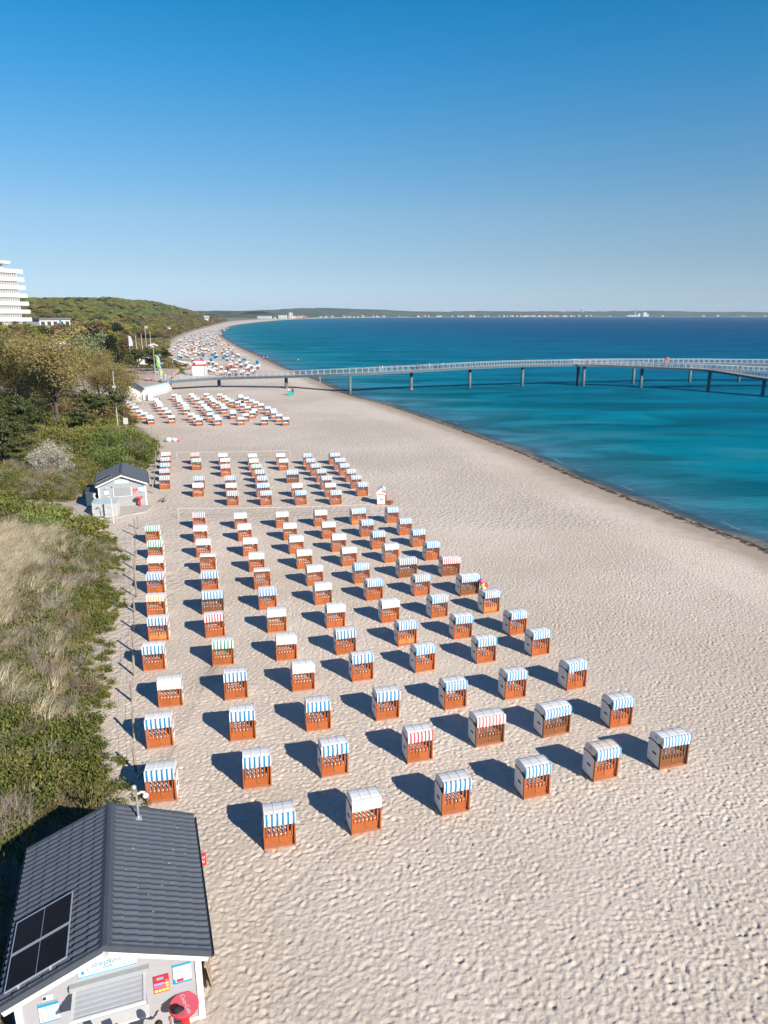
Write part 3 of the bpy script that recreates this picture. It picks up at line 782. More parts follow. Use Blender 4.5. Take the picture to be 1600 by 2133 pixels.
for k in range(16):
    t0, t1 = 2 * math.pi * k / 16, 2 * math.pi * (k + 1) / 16
    em.face([(math.cos(t0) * .72, -.17, math.sin(t0) * .72), (math.cos(t1) * .72, -.17, math.sin(t1) * .72), (math.cos(t1) * .42, -.17, math.sin(t1) * .42), (math.cos(t0) * .42, -.17, math.sin(t0) * .42)], 0 if 4 <= k <= 12 else 1)
em.bx(-.22, .22, -.175, -.168, -.14, .14, 1)
o = em.build('painted_emblem', [mat('emblem_blue', (0.05, 0.12, 0.45), 0.6), M['red']], t); o.location = a; o.rotation_euler = (0, 0, an); o.scale = (1.6, 1, 1)

def lamp_post(x, y, z, h, label, head='arm'):
    t = thing('lamp_post', label, 'lamp post', (x, y, z))
    MB().tube([(0, 0, 0), (0, 0, h)], [.09, .06], 6).build('pole', M['steel_light'], t)
    if head == 'arm':
        MB().tube([(0, 0, h), (.3, 0, h + .25), (.9, 0, h + .2)], .05, 5).build('arm', M['steel_light'], t)
        MB().box((1.0, 0, h + .15), (.5, .25, .12)).build('lamp_head', M['steel_light'], t)
    elif head == 'speaker':
        MB().ball((.25, -.1, h * .62), .28).build('loudspeaker', M['black'], t); MB().box((.05, -.2, h * .72), (.5, .3, .35)).build('control_box', M['steel_light'], t)
    elif head == 'mast':
        hd = MB()
        for k in range(4):
            a = R(45 + 90 * k + 20); hd.box((.75 * math.cos(a), .75 * math.sin(a), h + .05), (1.5, .75, .12), 0, (0, R(18), a))
        hd.build('lamp_head', M['white_wood'], t); MB().tube([(0, 0, h - .6), (0, 0, h + .2)], .3, 8).build('collar', M['white_wood'], t)
    return t
lamp_post(-59.1, 188.9, PZ, 9.3, 'tall white light mast with four-armed head at the pier entrance', 'mast')
lamp_post(-43.4, 117.0, 1.6, 8.6, 'tall pale pole with black loudspeaker standing in the dune shrubs', 'speaker')
lamp_post(-69, 182, PZ, 4.5, 'short lamp post on the promenade near the boat planter')
lamp_post(-80, 200, PZ, 4.5, 'lamp post on the promenade under the pale tree')
lamp_post(-56.3, 233, .3, 7.0, 'slim lamp post behind the pier beside the dark canopy')
fl_ = thing('flag', 'long green yellow and blue flag hanging from the light mast', 'flag', (-58.95, 188.9, PZ + 6.8), R(-15))
mbs = MB()
for k in range(6):
    z0 = -k * .85; wv = lambda q: .12 * math.sin(q * 1.7)
    for j, mi in ((0, 0), (1, 1), (2, 2)):
        xa, xb = .05 + j * .38 + .16 * k, .05 + (j + 1) * .38 + .16 * k
        mbs.face([(xa, wv(k + j), z0), (xb, wv(k + j + 1), z0), (xb + .16, wv(k + j + 2), z0 - .85), (xa + .16, wv(k + j + 1), z0 - .85)], mi)
mbs.build('cloth', [mat('green_flag', (0.12, 0.42, 0.25), 0.7), M['yellow'], mat('pale_blue_flag', (0.35, 0.55, 0.72), 0.7)], fl_)
for i, (x, y, h, lab) in enumerate([(-76.3, 221.2, 10.5, 'tall white feather banner between the promenade trees'), (-80.5, 240, 10, 'bare white flagpole nearest the feather banner'), (-79.6, 243, 10.5, 'bare white flagpole in the middle behind the promenade'), (-80.5, 255, 11, 'bare white flagpole closest to the beach'), (-88.5, 275, 12.5, 'tall flagpole flying a small red and white flag')]):
    t = thing('feather_banner' if i == 0 else 'flagpole', lab, 'banner' if i == 0 else 'flagpole', (x, y, 2.4))
    MB().tube([(0, 0, 0), (0, 0, h)], [.09, .05], 6).build('pole', M['white_wood'], t)
    if i == 0:
        MB().prism([(.05, h - 7), (1.0, h - 7), (1.15, h - 2), (.7, h - .3), (.05, h)], 'y', -.02, .02).build('cloth', M['white_print'], t)
    if i == 4:
        MB().bx(.05, 1.0, -.02, .02, h - .8, h - .1).build('cloth', M['white_print'], t); MB().bx(.05, 1.0, -.025, .025, h - .5, h - .3).build('flag_stripe', M['red'], t)

def boat_planter(x, y, rz, l, label):
    t = thing('boat_planter', label, 'planter', (x, y, PZ), rz)
    mb = MB(); n = 10
    sec = []
    for i in range(n + 1):
        q = -1 + 2 * i / n; w = 1.0 * (1 - abs(q) ** 2.6) + .04; up = .25 * q * q
        sec.append([(q * l / 2, -w, .75 + up), (q * l / 2, -w * .55, .05 + up * .5), (q * l / 2, w * .55, .05 + up * .5), (q * l / 2, w, .75 + up)])
    for i in range(n):
        for j in range(3): mb.face([sec[i][j], sec[i + 1][j], sec[i + 1][j + 1], sec[i][j + 1]])
    mb.build('hull', mat('grey_boat_wood', (0.28, 0.28, 0.27), 0.8), t)
    MB().prism([(-l * .42, -.7), (l * .42, -.7), (l * .42, .7), (-l * .42, .7)], 'z', .55, .66).build('soil', mat('planter_soil', (0.08, 0.06, 0.04), 0.9), t)
    fo = MB(); rr = random.Random(3)
    for k in range(220):
        p = Vector((rr.uniform(-l * .4, l * .4), rr.uniform(-.6, .6), .66 + rr.random() * .35)); a = rr.random() * 6.3
        fo.face([p, p + Vector((.12 * math.cos(a), .12 * math.sin(a), .05)), p + Vector((.04, .03, .16))], 0, rr.random())
    fo.build('plants', leaf_mat('planter_leaf', (0.06, 0.10, 0.02), (0.12, 0.15, 0.04)), t)
boat_planter(-65.9, 181.5, R(6), 7.0, 'grey boat shaped planter nearer the white booth')
boat_planter(-70.5, 213.5, R(3), 9.5, 'grey boat shaped planter beneath the small pine')
for x, y, lab in [(-73.5, 197, 'square brown brick block with pale lid on the promenade'), (-79, 203, 'dull brown brick block further left on the promenade')]:
    t = thing('brick_block', lab, 'block', (x, y, PZ)); MB().bx(-.75, .75, -.6, .6, 0, 1.0).build('base', M['brick'], t); MB().bx(-.5, .5, -.4, .4, 1.0, 1.2).build('lid', M['concrete'], t)
def bench(x, y, rz, label):
    t = thing('bench', label, 'bench', (x, y, PZ), rz)
    for k in range(3): MB().bx(-.9, .9, -.25 + k * .17, -.12 + k * .17, .42, .46).build('seat_slat', M['plank'], t)
    for k in range(2): MB().box((0, .27 + .03 * k, .62 + k * .18), (1.8, .04, .13), 0, (R(-10), 0, 0)).build('back_slat', M['plank'], t)
    for s in (-.7, .7): MB().bx(s - .04, s + .04, -.22, .28, 0, .42).build('leg', M['dark_metal'], t)
bench(-61.5, 191, R(40), 'dark slatted bench near the pier railing'); bench(-66.5, 196, R(-20), 'wooden bench in the middle of the promenade'); bench(-71, 204, R(5), 'wooden bench by the grey paving')
t = thing('info_board', 'white leaning info board beside the light mast', 'board', (-57.6, 190.5, PZ), R(-15))
MB().box((0, 0, 1.1), (1.6, .12, 1.4), 0, (R(-12), 0, 0)).build('panel', M['white_print'], t); [MB().bx(s - .05, s + .05, -.05, .05, 0, .6).build('leg', M['steel_light'], t) for s in (-.6, .6)]

# low building with white gable behind the promenade, dark beach canopy
t = thing('cafe_house', 'low house with pale roof and white gable behind the promenade pines', 'house', (-78.5, 246, 2.3), R(12))
MB().prism([(-3.4, 0), (3.4, 0), (3.4, 2.6), (0, 4.2), (-3.4, 2.6)], 'y', 0, 12).build('wall', M['render'], t)
for s in (-1, 1): MB().prism([(0, 4.3), (s * 4.1, 2.45), (s * 4.1, 2.6), (0, 4.5)], 'y', -.5, 12.4).build('roof', mat('pale_grey_roof', (0.42, 0.42, 0.44), 0.7), t)
MB().bx(-1.6, 1.6, -.05, .05, 1.0, 2.4).build('window', M['shade'], t)
t = thing('sun_canopy', 'flat dark canopy on thin posts behind the pier', 'canopy', (-71, 259, .6), R(5))
MB().box((0, 0, 2.9), (7, 4.5, .2), 0, (R(-4), 0, 0)).build('roof', M['dark_metal'], t)
for sx in (-3.2, 3.2):
    for sy in (-2, 2): MB().bx(sx - .07, sx + .07, sy - .07, sy + .07, 0, 2.9).build('post', M['steel_light'], t)
MB().bx(-2.6, 2.2, 1.0, 2.0, 0, 1.1).build('counter', M['plank'], t)
t = thing('lifeguard_hut', 'square white beach hut with red roof band behind the pier', 'hut', (-59.4, 236, 0), R(6))
MB().bx(-2.1, 2.1, -2, 2, 0, 3.2).build('wall', M['white_wood'], t); MB().bx(-2.25, 2.25, -2.15, 2.15, 3.2, 3.6).build('roof', M['red'], t); MB().bx(-1.1, 1.9, -1.4, 1.6, 3.6, 4.9).build('lookout', M['white_wood'], t)
MB().bx(-.5, .5, -2.05, -1.98, 0, 2.1).build('door', M['render'], t); MB().bx(-1.15, 1.95, -1.45, -1.4, 4.7, 4.95).build('rail', M['red'], t)
# white booth with dark roof at the foot of the wall
t = thing('booth', 'white gabled booth with dark grey roof at the foot of the sea wall', 'booth', (-56.9, 163.2, -.05), R(10))
MB().prism([(-1.9, 0), (1.9, 0), (1.9, 2.7), (0, 3.9), (-1.9, 2.7)], 'y', 0, 4).build('wall', M['white_wood'], t)
for s in (-1, 1): MB().prism([(0, 3.95), (s * 2.45, 2.4), (s * 2.45, 2.55), (0, 4.15)], 'y', -.45, 4.4).build('roof', M['dark_metal'], t)
MB().bx(-1.0, 1.0, -.04, .02, .9, 2.2).build('shutter', M['render'], t)
for s in (-1.85, 1.85): MB().bx(s - .09, s + .09, -.06, .04, 0, 2.65).build('corner_board', M['white_print'], t)
for x, y, lab in [(-53.2, 165.3, 'pale grey cabinet standing right of the white booth'), (-54.6, 166.2, 'brown crate between the white booth and the grey cabinet')]:
    t = thing('cabinet' if 'cabinet' in lab else 'crate', lab, 'cabinet' if 'cabinet' in lab else 'crate', (x, y, 0), R(8))
    mm = M['render'] if 'cabinet' in lab else M['plank']
    MB().bx(-.55, .55, -.4, .4, .1, 1.7 if 'cabinet' in lab else 1.2).build('body', mm, t); MB().bx(-.6, .6, -.45, .45, 0, .1).build('base', M['dark_metal'], t)
t = thing('cable_reel', 'small round reel lying in the sand by the grey cabinet', 'reel', (-51.6, 165.5, 0))
MB().tube([(-.25, 0, .35), (.25, 0, .35)], .18, 10).build('drum', M['plank'], t)
for s in (-.3, .22): MB().tube([(s, 0, .35), (s + .08, 0, .35)], .36, 12).build('flange', M['dark_metal'], t)

# ------------------------------------------------------------------ curved pier
def pier():
    t = thing('pier', 'long curving pier with pale railings on steel piles over the bay', 'pier')
    def ribbon(pts, zs, wid, name, thick=.55, mat_top=M['deck'], n=10):
        c = catmull([(*p, z) for p, z in zip(pts, zs)], n)
        tn = np.gradient(c[:, :2], axis=0); tn /= np.linalg.norm(tn, axis=1)[:, None]
        nr = np.stack([-tn[:, 1], tn[:, 0]], 1)
        L_ = [np.array([*(c[i, :2] + nr[i] * wid / 2), c[i, 2]]) for i in range(len(c))]; R_ = [np.array([*(c[i, :2] - nr[i] * wid / 2), c[i, 2]]) for i in range(len(c))]
        d = np.array([0, 0, thick])
        top = MB(); gir = MB()
        for i in range(len(c) - 1):
            top.face([L_[i], R_[i], R_[i + 1], L_[i + 1]])
            gir.face([L_[i] - d * .05, L_[i + 1] - d * .05, L_[i + 1] - d, L_[i] - d]); gir.face([R_[i] - d * .05, R_[i] - d, R_[i + 1] - d, R_[i + 1] - d * .05]); gir.face([L_[i] - d, L_[i + 1] - d, R_[i + 1] - d, R_[i] - d])
        top.build('deck', mat_top, t); gir.build('girder', M['steel_blue'], t)
        for side, P in ((1, L_), (-1, R_)):
            rail = MB(); post = MB(); net = MB()
            P_ = [p + np.array([nr[i][0], nr[i][1], 0]) * (-side * .08) for i, p in enumerate(P)]
            rail.tube([p + [0, 0, 1.15] for p in P_], .05, 4, cap=False)
            rail.tube([p + [0, 0, .12] for p in P_], .03, 4, cap=False)
            for q in (.3, .5, .7, .9): net.tube([p + [0, 0, 1.15 * q + .05] for p in P_], .012, 3, cap=False)
            al = np.concatenate([[0], np.cumsum(np.linalg.norm(np.diff(np.array(P_), axis=0), axis=1))])
            for q in np.arange(0, al[-1], 1.7):
                p = np.array([np.interp(q, al, np.array(P_)[:, k]) for k in range(3)])
                post.bx(p[0] - .05, p[0] + .05, p[1] - .035, p[1] + .035, p[2], p[2] + 1.15)
            rail.build('handrail', M['steel_light'], t); tag(post.build('railing_post', M['steel_light'], t), kind='stuff'); tag(net.build('railing_wire', M['steel_light'], t), kind='stuff')
        return c
    main = ribbon([(-57.5, 187.2), (-44.6, 195.5), (-26, 193.6), (-8.8, 190), (7.4, 197), (23.9, 203), (39.5, 208.5), (56.5, 212)], [2.45, 2.75, 3.4, 4.3, 4.55, 5.0, 5.2, 5.25], 3.2, 'main')
    ribbon([(54.5, 212.9), (64, 215), (74, 217), (92.6, 221.5), (108, 223), (135, 222), (170, 214)], [5.24, 5.22, 5.15, 4.9, 4.7, 4.5, 4.4], 3.0, 'far')
    ribbon([(55.5, 210.6), (63, 209), (72.3, 205), (80, 200.5), (87, 195.1), (95, 185.2), (106, 171)], [5.22, 5.2, 5.05, 4.98, 4.85, 3.8, 2.5], 3.0, 'near')
    ribbon([(83, 199.8), (94, 203), (108, 206), (125, 208), (150, 207)], [4.9, 4.3, 3.6, 3.1, 2.9], 2.6, 'ramp', .45, M['rust'])
    for i, (x, y, z) in enumerate([(-44.6, 197.0, 2.2), (-26, 193.8, 2.9), (-8.8, 188.2, 3.8), (7.4, 198, 4.0), (23.9, 203.4, 4.45), (39.5, 208.4, 4.65), (56.2, 211.8, 4.6), (57.4, 209.9, 4.6), (74, 216.6, 4.5), (72.3, 205, 4.5), (92.6, 221, 4.3), (87, 195.1, 4.4), (108.3, 222.6, 4.1), (110.2, 206.4, 3.0), (96, 184, 3.0)]):
        p = MB().tube([(x, y, -4), (x, y, z)], .44, 14).build('pile', M['steel_blue'], t, True)
        if i == 3: MB().tube([(x, y, SEA + .1), (x, y, SEA + .75)], .46, 14, cap=False).build('red_band', mat('faded_red_band', (0.45, 0.12, 0.10), 0.6), p)
    return t
pier()
for x, y, z, lab in [(84, 217.5, 5.05, 'red life buoy box standing above the pier railing'), (78, 203.4, 5.0, 'red life ring case on the near branch of the pier')]:
    t = thing('life_buoy', lab, 'life buoy', (x, y, z)); MB().tube([(0, 0, 0), (0, 0, 1.5)], .05, 6).build('post', M['steel_light'], t); MB().bx(-.3, .3, -.12, .12, 1.2, 1.8).build('case', M['red'], t); MB().tube([(0, -.13, 1.5), (0, -.17, 1.5)], .22, 12).build('ring', M['orange'], t)
t = thing('ring_bench', 'brown wooden bench on the pier deck near the paired piles', 'bench', (60, 212.6, 5.22), R(8))
for k in range(3): MB().bx(-1.9, 1.9, -.3 + k * .2, -.14 + k * .2, .4, .48).build('seat_slat', M['plank'], t)
for s in (-1.4, 1.4): MB().bx(s - .06, s + .06, -.25, .25, 0, .4).build('leg', M['dark_metal'], t)

# ------------------------------------------------------------------ kiosks
KR = R(18.9)
RISE = (3.6 - 2.55) / 2.55
ROOF_A = math.atan(RISE)
def tile_mesh():
    """one roof tile: a wave across, its lower edge lifted over the next course (x down the slope, y along the eave)"""
    mb = MB(); w = 0.213; l = 0.392; n = 6
    pr = []
    for i in range(n + 1):
        q = i / n
        pr.append((q * w, 0.026 * (1 - math.cos(2 * math.pi * q))))
    for i in range(n):
        (y0, h0), (y1, h1) = pr[i], pr[i + 1]
        mb.face([(0, y0, h0), (l, y0, h0 + .026), (l, y1, h1 + .026), (0, y1, h1)])
        mb.face([(l, y0, h0 + .026), (l, y0, h0 - .006), (l, y1, h1 - .006), (l, y1, h1 + .026)])
    return mb.mesh('roof_tile', M['roof_tile'])
TILE = tile_mesh()

def kiosk(loc, near, label):
    k = thing('kiosk', label, 'kiosk', (*loc, 0), KR)
    hw, y0, y1 = 2.2, 0.33, 5.45
    top = lambda x: 3.6 - abs(x) * RISE - 0.12
    # gable wall of lapped boards
    core = MB(); core.prism([(-hw, 0), (hw, 0), (hw, top(hw)), (0, top(0)), (-hw, top(hw))], 'y', y0 + .03, y1)
    wall = core.build('wall', M['grey_board'], k, fix=True)
    bh = 0.135; z = 0.0
    while z < 3.45:
        zt = min(z + bh, 3.46)
        xb = min(hw, max(0.0, (3.48 - z) / RISE)); xt = min(hw, max(0.02, (3.48 - zt) / RISE))
        mb = MB(); mb.raw([(-xb, y0, z), (xb, y0, z), (xt, y0 + .022, zt), (-xt, y0 + .022, zt), (-xb, y0 + .03, z), (xb, y0 + .03, z), (xt, y0 + .03, zt), (-xt, y0 + .03, zt)],
                          [(0, 1, 2, 3), (0, 4, 5, 1), (3, 2, 6, 7), (0, 3, 7, 4), (1, 5, 6, 2)])
        mb.build('board', M['grey_board'], wall)
        z += bh
    side = MB(); z = 0
    while z < 2.45:
        for s in (-1, 1):
            xx = s * hw
            side.raw([(xx + s * .028, y0, z), (xx + s * .028, y1, z), (xx + s * .004, y1, z + bh), (xx + s * .004, y0, z + bh)], [(0, 1, 2, 3) if s > 0 else (3, 2, 1, 0)])
        z += bh
    side.build('side_boarding', M['grey_board'], wall)
    for sx in (-1, 1):
        for yy in (y0 - .035, y1 - .09):
            MB().bx(sx * hw - .085 + sx * .02, sx * hw + .085 + sx * .02, yy, yy + .13, 0, 2.52).build('corner_post', M['white_wood'], k)
    MB().bx(-hw - .02, hw + .02, y0 - .02, y0 + .01, 0, .12).build('plinth_board', M['white_wood'], k)
    # roof
    nrow, ncol = 27, 7
    sl = math.hypot(2.55, 1.05)
    n_obj = 0
    for s in (1, -1):
        ro = link('roof_slope', None, k); ro.empty_display_size = .2
        dk = MB(); dk.bx(0, sl, 0, 5.75, -.10, -.005)
        o = dk.build('roof_deck', M['dark_metal'], k)
        for q in (ro, o):
            q.location = (0, 0, 3.6 - .02)
            if s > 0: q.rotation_euler = (0, ROOF_A, 0)
            else:
                q.rotation_euler = (0, ROOF_A, math.pi); q.location = (0, 5.75, 3.58)
        rest = MB()
        for r_ in (range(nrow) if s > 0 else range(nrow - 1, -1, -1)):
            for c in range(ncol):
                px = .05 + c * .387; py = r_ * .213
                if near and n_obj < 300:
                    t_ = link('roof_tile', TILE, ro); t_.location = (px, py, .002); n_obj += 1
                else:
                    b = len(rest.v); rest.v += [(v.co.x + px, v.co.y + py, v.co.z + .002) for v in TILE.vertices]
                    rest.f += [tuple(b + i for i in p.vertices) for p in TILE.polygons]; rest.mi += [0] * len(TILE.polygons); rest.tone += [.5] * len(TILE.polygons)
        if rest.f: tag(rest.build('roof_tile', M['roof_tile'], ro), kind='stuff')
        for ea, eb in ((-.05, .035), (5.72, 5.79)): MB().bx(0, sl + .02, ea, eb, -.12, .06).build('verge_trim', M['dark_metal'], ro)
        ba = MB(); ba.bx(.0, sl, -.045, -.012, -.26, -.122); o = ba.build('barge_board', M['white_wood'], ro)
        if s < 0: o.location = (0, 5.807, 0)
        gu = MB(); gu.prism([(sl + .0, -.02), (sl + .02, -.10), (sl + .08, -.13), (sl + .13, -.09), (sl + .13, -.03), (sl + .115, -.03), (sl + .11, -.08), (sl + .07, -.11), (sl + .03, -.08)], 'y', -.03, 5.78)
        gu.build('gutter', M['dark_metal'], ro)
    rc = MB(); rc.prism([(-.19, 3.585 - .19 * RISE + .03), (-.05, 3.655), (.05, 3.655), (.19, 3.585 - .19 * RISE + .03), (.19, 3.50), (-.19, 3.50)], 'y', -.06, 5.81)
    rc.build('ridge_cap', M['dark_metal'], k, fix=True)
    # roller shutter opening; the near kiosk's flap is propped up level over the counter
    MB().bx(-.98, .97, y0 - .14, y0 + .0, 2.19, 2.34).build('shutter_box', mat('pale_grey_box', (0.33, 0.345, 0.35), 0.5, 0.04), k)
    fl_ = link('shutter_flap', None, k); fl_.location = (0, y0 - .03, 2.17)
    if near: fl_.rotation_euler = (R(-94), 0, 0)
    sg = mat('shutter_grey' if near else 'shutter_grey_sun_offset', (0.47, 0.475, 0.49) if near else (0.29, 0.295, 0.305), 0.5, 0.03)  # same shutter on both; upright copy's colour is darkened to offset the direct sun
    for i in range(11): MB().bx(-.84, .81, -.020 - .007 * (i % 2), .008, -.98 + i * .0845, -.98 + i * .0845 + .081).build('shutter_slat', sg, fl_)
    for (xa, xb, za, zb) in [(-.91, -.84, -1.04, -.02), (.81, .88, -1.04, -.02), (-.84, .81, -1.04, -.98), (-.84, .81, -.055, -.02)]:
        MB().bx(xa, xb, -.045, .03, za, zb).build('frame', M['white_wood'], fl_)
    if near:
        MB().bx(-.9, .87, y0 - .38, y0 - .01, 1.0, 1.05).build('counter', M['white_wood'], k); MB().bx(-.86, .83, y0 - .02, y0 + .012, 1.06, 2.14).build('opening', M['shade'], k)
        for sx in (-.88, .85): MB().tube([(sx, y0 - .02, 1.4), (sx, y0 - .72, 2.16)], .012, 5).build('strut', M['alu'], k)
    return k

def on_kiosk(k, x, y, z, rz=0):
    c, s = math.cos(KR), math.sin(KR)
    return (k.location.x + c * x - s * y, k.location.y + s * x + c * y, z), KR + rz

KI = kiosk((-7.07, 14.67), True, 'nearest grey kiosk with anthracite tiled roof, solar panels and propped shutter flap')
KI2 = kiosk((-26.45, 70.75), False, 'farther grey kiosk with closed shutter beside the white slatted stacks')

def sign_boards(k, which):
    FY = 0.33 - .012
    def board(name, label, cat, x0, x1, z0, z1, m=M['white_print']):
        p, rz = on_kiosk(k, (x0 + x1) / 2, FY - .006, (z0 + z1) / 2)
        t = thing(name, label, cat, p, rz)
        w, h = x1 - x0, z1 - z0
        MB().bx(-w / 2, w / 2, -.008, .012, -h / 2, h / 2).build('panel', m, t)
        return t, w, h
    def strip(t, x0, x1, z0, z1, m, name='print_strip'):
        MB().bx(x0, x1, -.0105, -.0075, z0, z1).build(name, m, t)
    FR = (R(90), 0, 0)
    pale = mat('pale_blue_print', (0.14, 0.30, 0.40), 0.5, 0.03); soft = mat('soft_teal_print', (0.03, 0.19, 0.28), 0.5, 0.03)
    t, w, h = board('shop_sign', 'white shop sign with turquoise script over the shutter of the %s kiosk' % which, 'sign', -.75, .69, 2.45, 2.92)
    strip(t, -w / 2 + .03, w / 2 - .03, -h / 2 + .015, -h / 2 + .06, mat('sky_blue_print', (0.10, 0.36, 0.54), 0.5, 0.03), 'blue_strip')
    for sx in (-.69, .69): strip(t, sx - .02, sx + .02, -h / 2 + .017, -h / 2 + .058, M['cyan'], 'end_square')
    text_mesh('Strandkorb', .23, soft, t, 'lettering', .35, (-.03, -.0095, .11), FR, .001, sx=.72)
    text_mesh('Bude', .16, soft, t, 'lettering', .35, (.0, -.0095, -.02), FR, .001, sx=.7)
    text_mesh('Strandkorb- und Tretbootvermietung', .075, pale, t, 'lettering', 0, (.04, -.0095, -.105), FR, .001, sx=.95)
    text_mesh('1', .22, M['cyan'], t, 'number', .3, (w / 2 - .13, -.0095, .09), FR, .003)
    lg = MB()
    lg.face([(-.70, -.010, .03), (-.64, -.010, -.01), (-.64, -.010, .07)]); lg.bx(-.64, -.57, -.0105, -.0075, -.11, -.01); lg.face([(-.52, -.010, .02), (-.46, -.010, .0), (-.46, -.010, .05)])
    lg.build('beach_chair_emblem', M['cyan'], t); strip(t, -.64, -.53, .01, .13, mat('pale_grey_print', (0.36, 0.40, 0.46), 0.5, 0.03), 'beach_chair_emblem')
    # price poster left
    t, w, h = board('price_poster', 'white price poster with blue header left of the %s kiosk shutter' % which, 'poster', -1.77, -1.29, 1.365, 1.985)
    strip(t, -w / 2, w / 2, h / 2 - .09, h / 2, M['cyan'], 'header'); strip(t, -w / 2, w / 2, -h / 2, -h / 2 + .05, pale, 'footer')
    for i in range(6):
        strip(t, -w / 2 + .05, -w / 2 + .09, .14 - i * .07, .17 - i * .07, M['plank'], 'pictogram'); strip(t, -.10, .16, .145 - i * .07, .16 - i * .07, pale, 'print_line')
    t, w, h = board('notice', 'small white notice with dark blue mark above the price poster of the %s kiosk' % which, 'notice', -1.65, -1.39, 2.065, 2.23)
    strip(t, -w / 2 + .02, -w / 2 + .10, -.05, .05, M['navy'], 'mark'); strip(t, -w / 2 + .04, -w / 2 + .10, -.03, .03, M['white_print'], 'mark') if False else None
    # ice cream chart and beach poster right
    t, w, h = board('ice_cream_chart', 'red and yellow ice cream chart right of the %s kiosk shutter' % which, 'chart', 1.035, 1.435, 1.31, 1.87, M['red'])
    strip(t, -.11, .06, h / 2 - .13, h / 2 - .05, mat('light_blue_print', (0.14, 0.36, 0.52), 0.5, 0.03), 'header')
    ylw = mat('yellow_print', (0.80, 0.55, 0.12), 0.5, 0.05)
    for i in range(6): MB().box((-.17 + i * .045, -.011, h / 2 - .175), (.014, .004, .07), 0, (0, .2 * (i % 3 - 1), 0)).build('ice_cream', M['hair'], t)
    strip(t, -.19, .08, -.02, .05, mat('lilac_print', (0.26, 0.32, 0.52), 0.5, 0.05), 'row'); strip(t, -.19, .08, -.13, -.04, M['pink'], 'row')
    for i in range(4): strip(t, -.19 + i * .098, -.105 + i * .098, -.25, -.16, ylw, 'price_field')
    for i in range(3): strip(t, .095, .185, -.13 + i * .09, -.06 + i * .09, ylw if i < 2 else M['pink'], 'price_field')
    t, w, h = board('beach_poster', 'white poster with blue border and red patch at the right corner of the %s kiosk' % which, 'poster', 1.55, 2.03, 1.445, 2.09)
    strip(t, -w / 2, w / 2, h / 2 - .07, h / 2, M['cyan'], 'header'); strip(t, -w / 2, w / 2, -h / 2, -h / 2 + .05, M['cyan'], 'footer'); strip(t, -w / 2, -w / 2 + .05, -h / 2 + .05, -h / 2 + .16, M['cyan'], 'corner')
    strip(t, -.16, .02, -h / 2 + .06, -h / 2 + .15, M['red'], 'red_patch')
    for i in range(5): strip(t, -.06, .10, .12 - i * .06, .13 - i * .06, pale, 'print_line')
sign_boards(KI, 'nearest'); sign_boards(KI2, 'farther')

def solar_panel(k, ya, yb, label):
    p, rz = on_kiosk(k, 0, 0, 0)
    t = thing('solar_panel', label, 'solar panel', (0, 0, 0), 0)
    # frame on the left slope: local x down the slope
    Mx = Matrix.Translation(p) @ Matrix.Rotation(rz, 4, 'Z') @ Matrix.Translation((0, 0, 3.6)) @ Matrix.Rotation(math.pi, 4, 'Z') @ Matrix.Rotation(ROOF_A, 4, 'Y')
    t.matrix_world = Mx
    x0, x1 = .97, 2.60
    ya, yb = -yb, -ya
    MB().bx(x0 + .02, x1 - .02, ya + .02, yb - .02, .075, .098).build('backing', M['black'], t)
    cell = mat('solar_cell', (0.014, 0.011, 0.012), 0.35, 0.2, 3, spec=0.12, objvar=0.15) if 'solar_cell' not in bpy.data.materials else bpy.data.materials['solar_cell']
    nx, ny = 12, 7
    cw, cd = (x1 - x0 - .09) / nx, (yb - ya - .06) / ny
    cm = MB().bx(0, cw - .012, 0, cd - .012, 0, .002).mesh('solar_cell', cell)
    for i in range(nx):
        for j in range(ny):
            o = link('solar_cell', cm, t); o.location = (x0 + .03 + i * cw + (.03 if i >= nx / 2 else 0), ya + .03 + j * cd, .0985)
    for bx in [(x0, x1, ya, ya + .02), (x0, x1, yb - .02, yb), (x0, x0 + .02, ya + .02, yb - .02), (x1 - .02, x1, ya + .02, yb - .02)]:
        MB().bx(*bx, .07, .112).build('frame', M['alu'], t)
    MB().bx((x0 + x1) / 2 - .006, (x0 + x1) / 2 + .006, ya + .03, yb - .03, .0985, .102).build('busbar', M['alu'], t)
    for xx in (x0 + .45, x1 - .35): MB().bx(xx - .03, xx + .03, ya - .05, yb + .05, .035, .07).build('mounting_rail', M['alu'], t)
solar_panel(KI, 1.40, 2.52, 'black framed solar panel nearer the ridge end on the nearest kiosk roof')
solar_panel(KI, .24, 1.36, 'black framed solar panel at the gable end of the nearest kiosk roof')
solar_panel(KI2, .35, 1.5, 'solar panel on the farther kiosk roof')

# gull droppings and dust on the near roof
rgd = random.Random(19)
for i in range(16):
    yy, dd_ = rgd.uniform(.4, 5.4), rgd.uniform(.25, 2.4)
    sp_ = MB(); pts = []
    for k in range(8):
        a = 2 * math.pi * k / 8; q = rgd.uniform(.008, .024) * (1.6 if i % 5 == 0 else 1)
        pts.append((dd_ + q * 1.6 * math.cos(a), yy + q * math.sin(a), .0))
    sp_.face([(x_, y_, .083) for x_, y_, _ in pts])
    sl_ = [c for c in KI.children if c.name.startswith('roof_slope')][0]
    sp_.build('bird_dropping', M['concrete'], sl_)

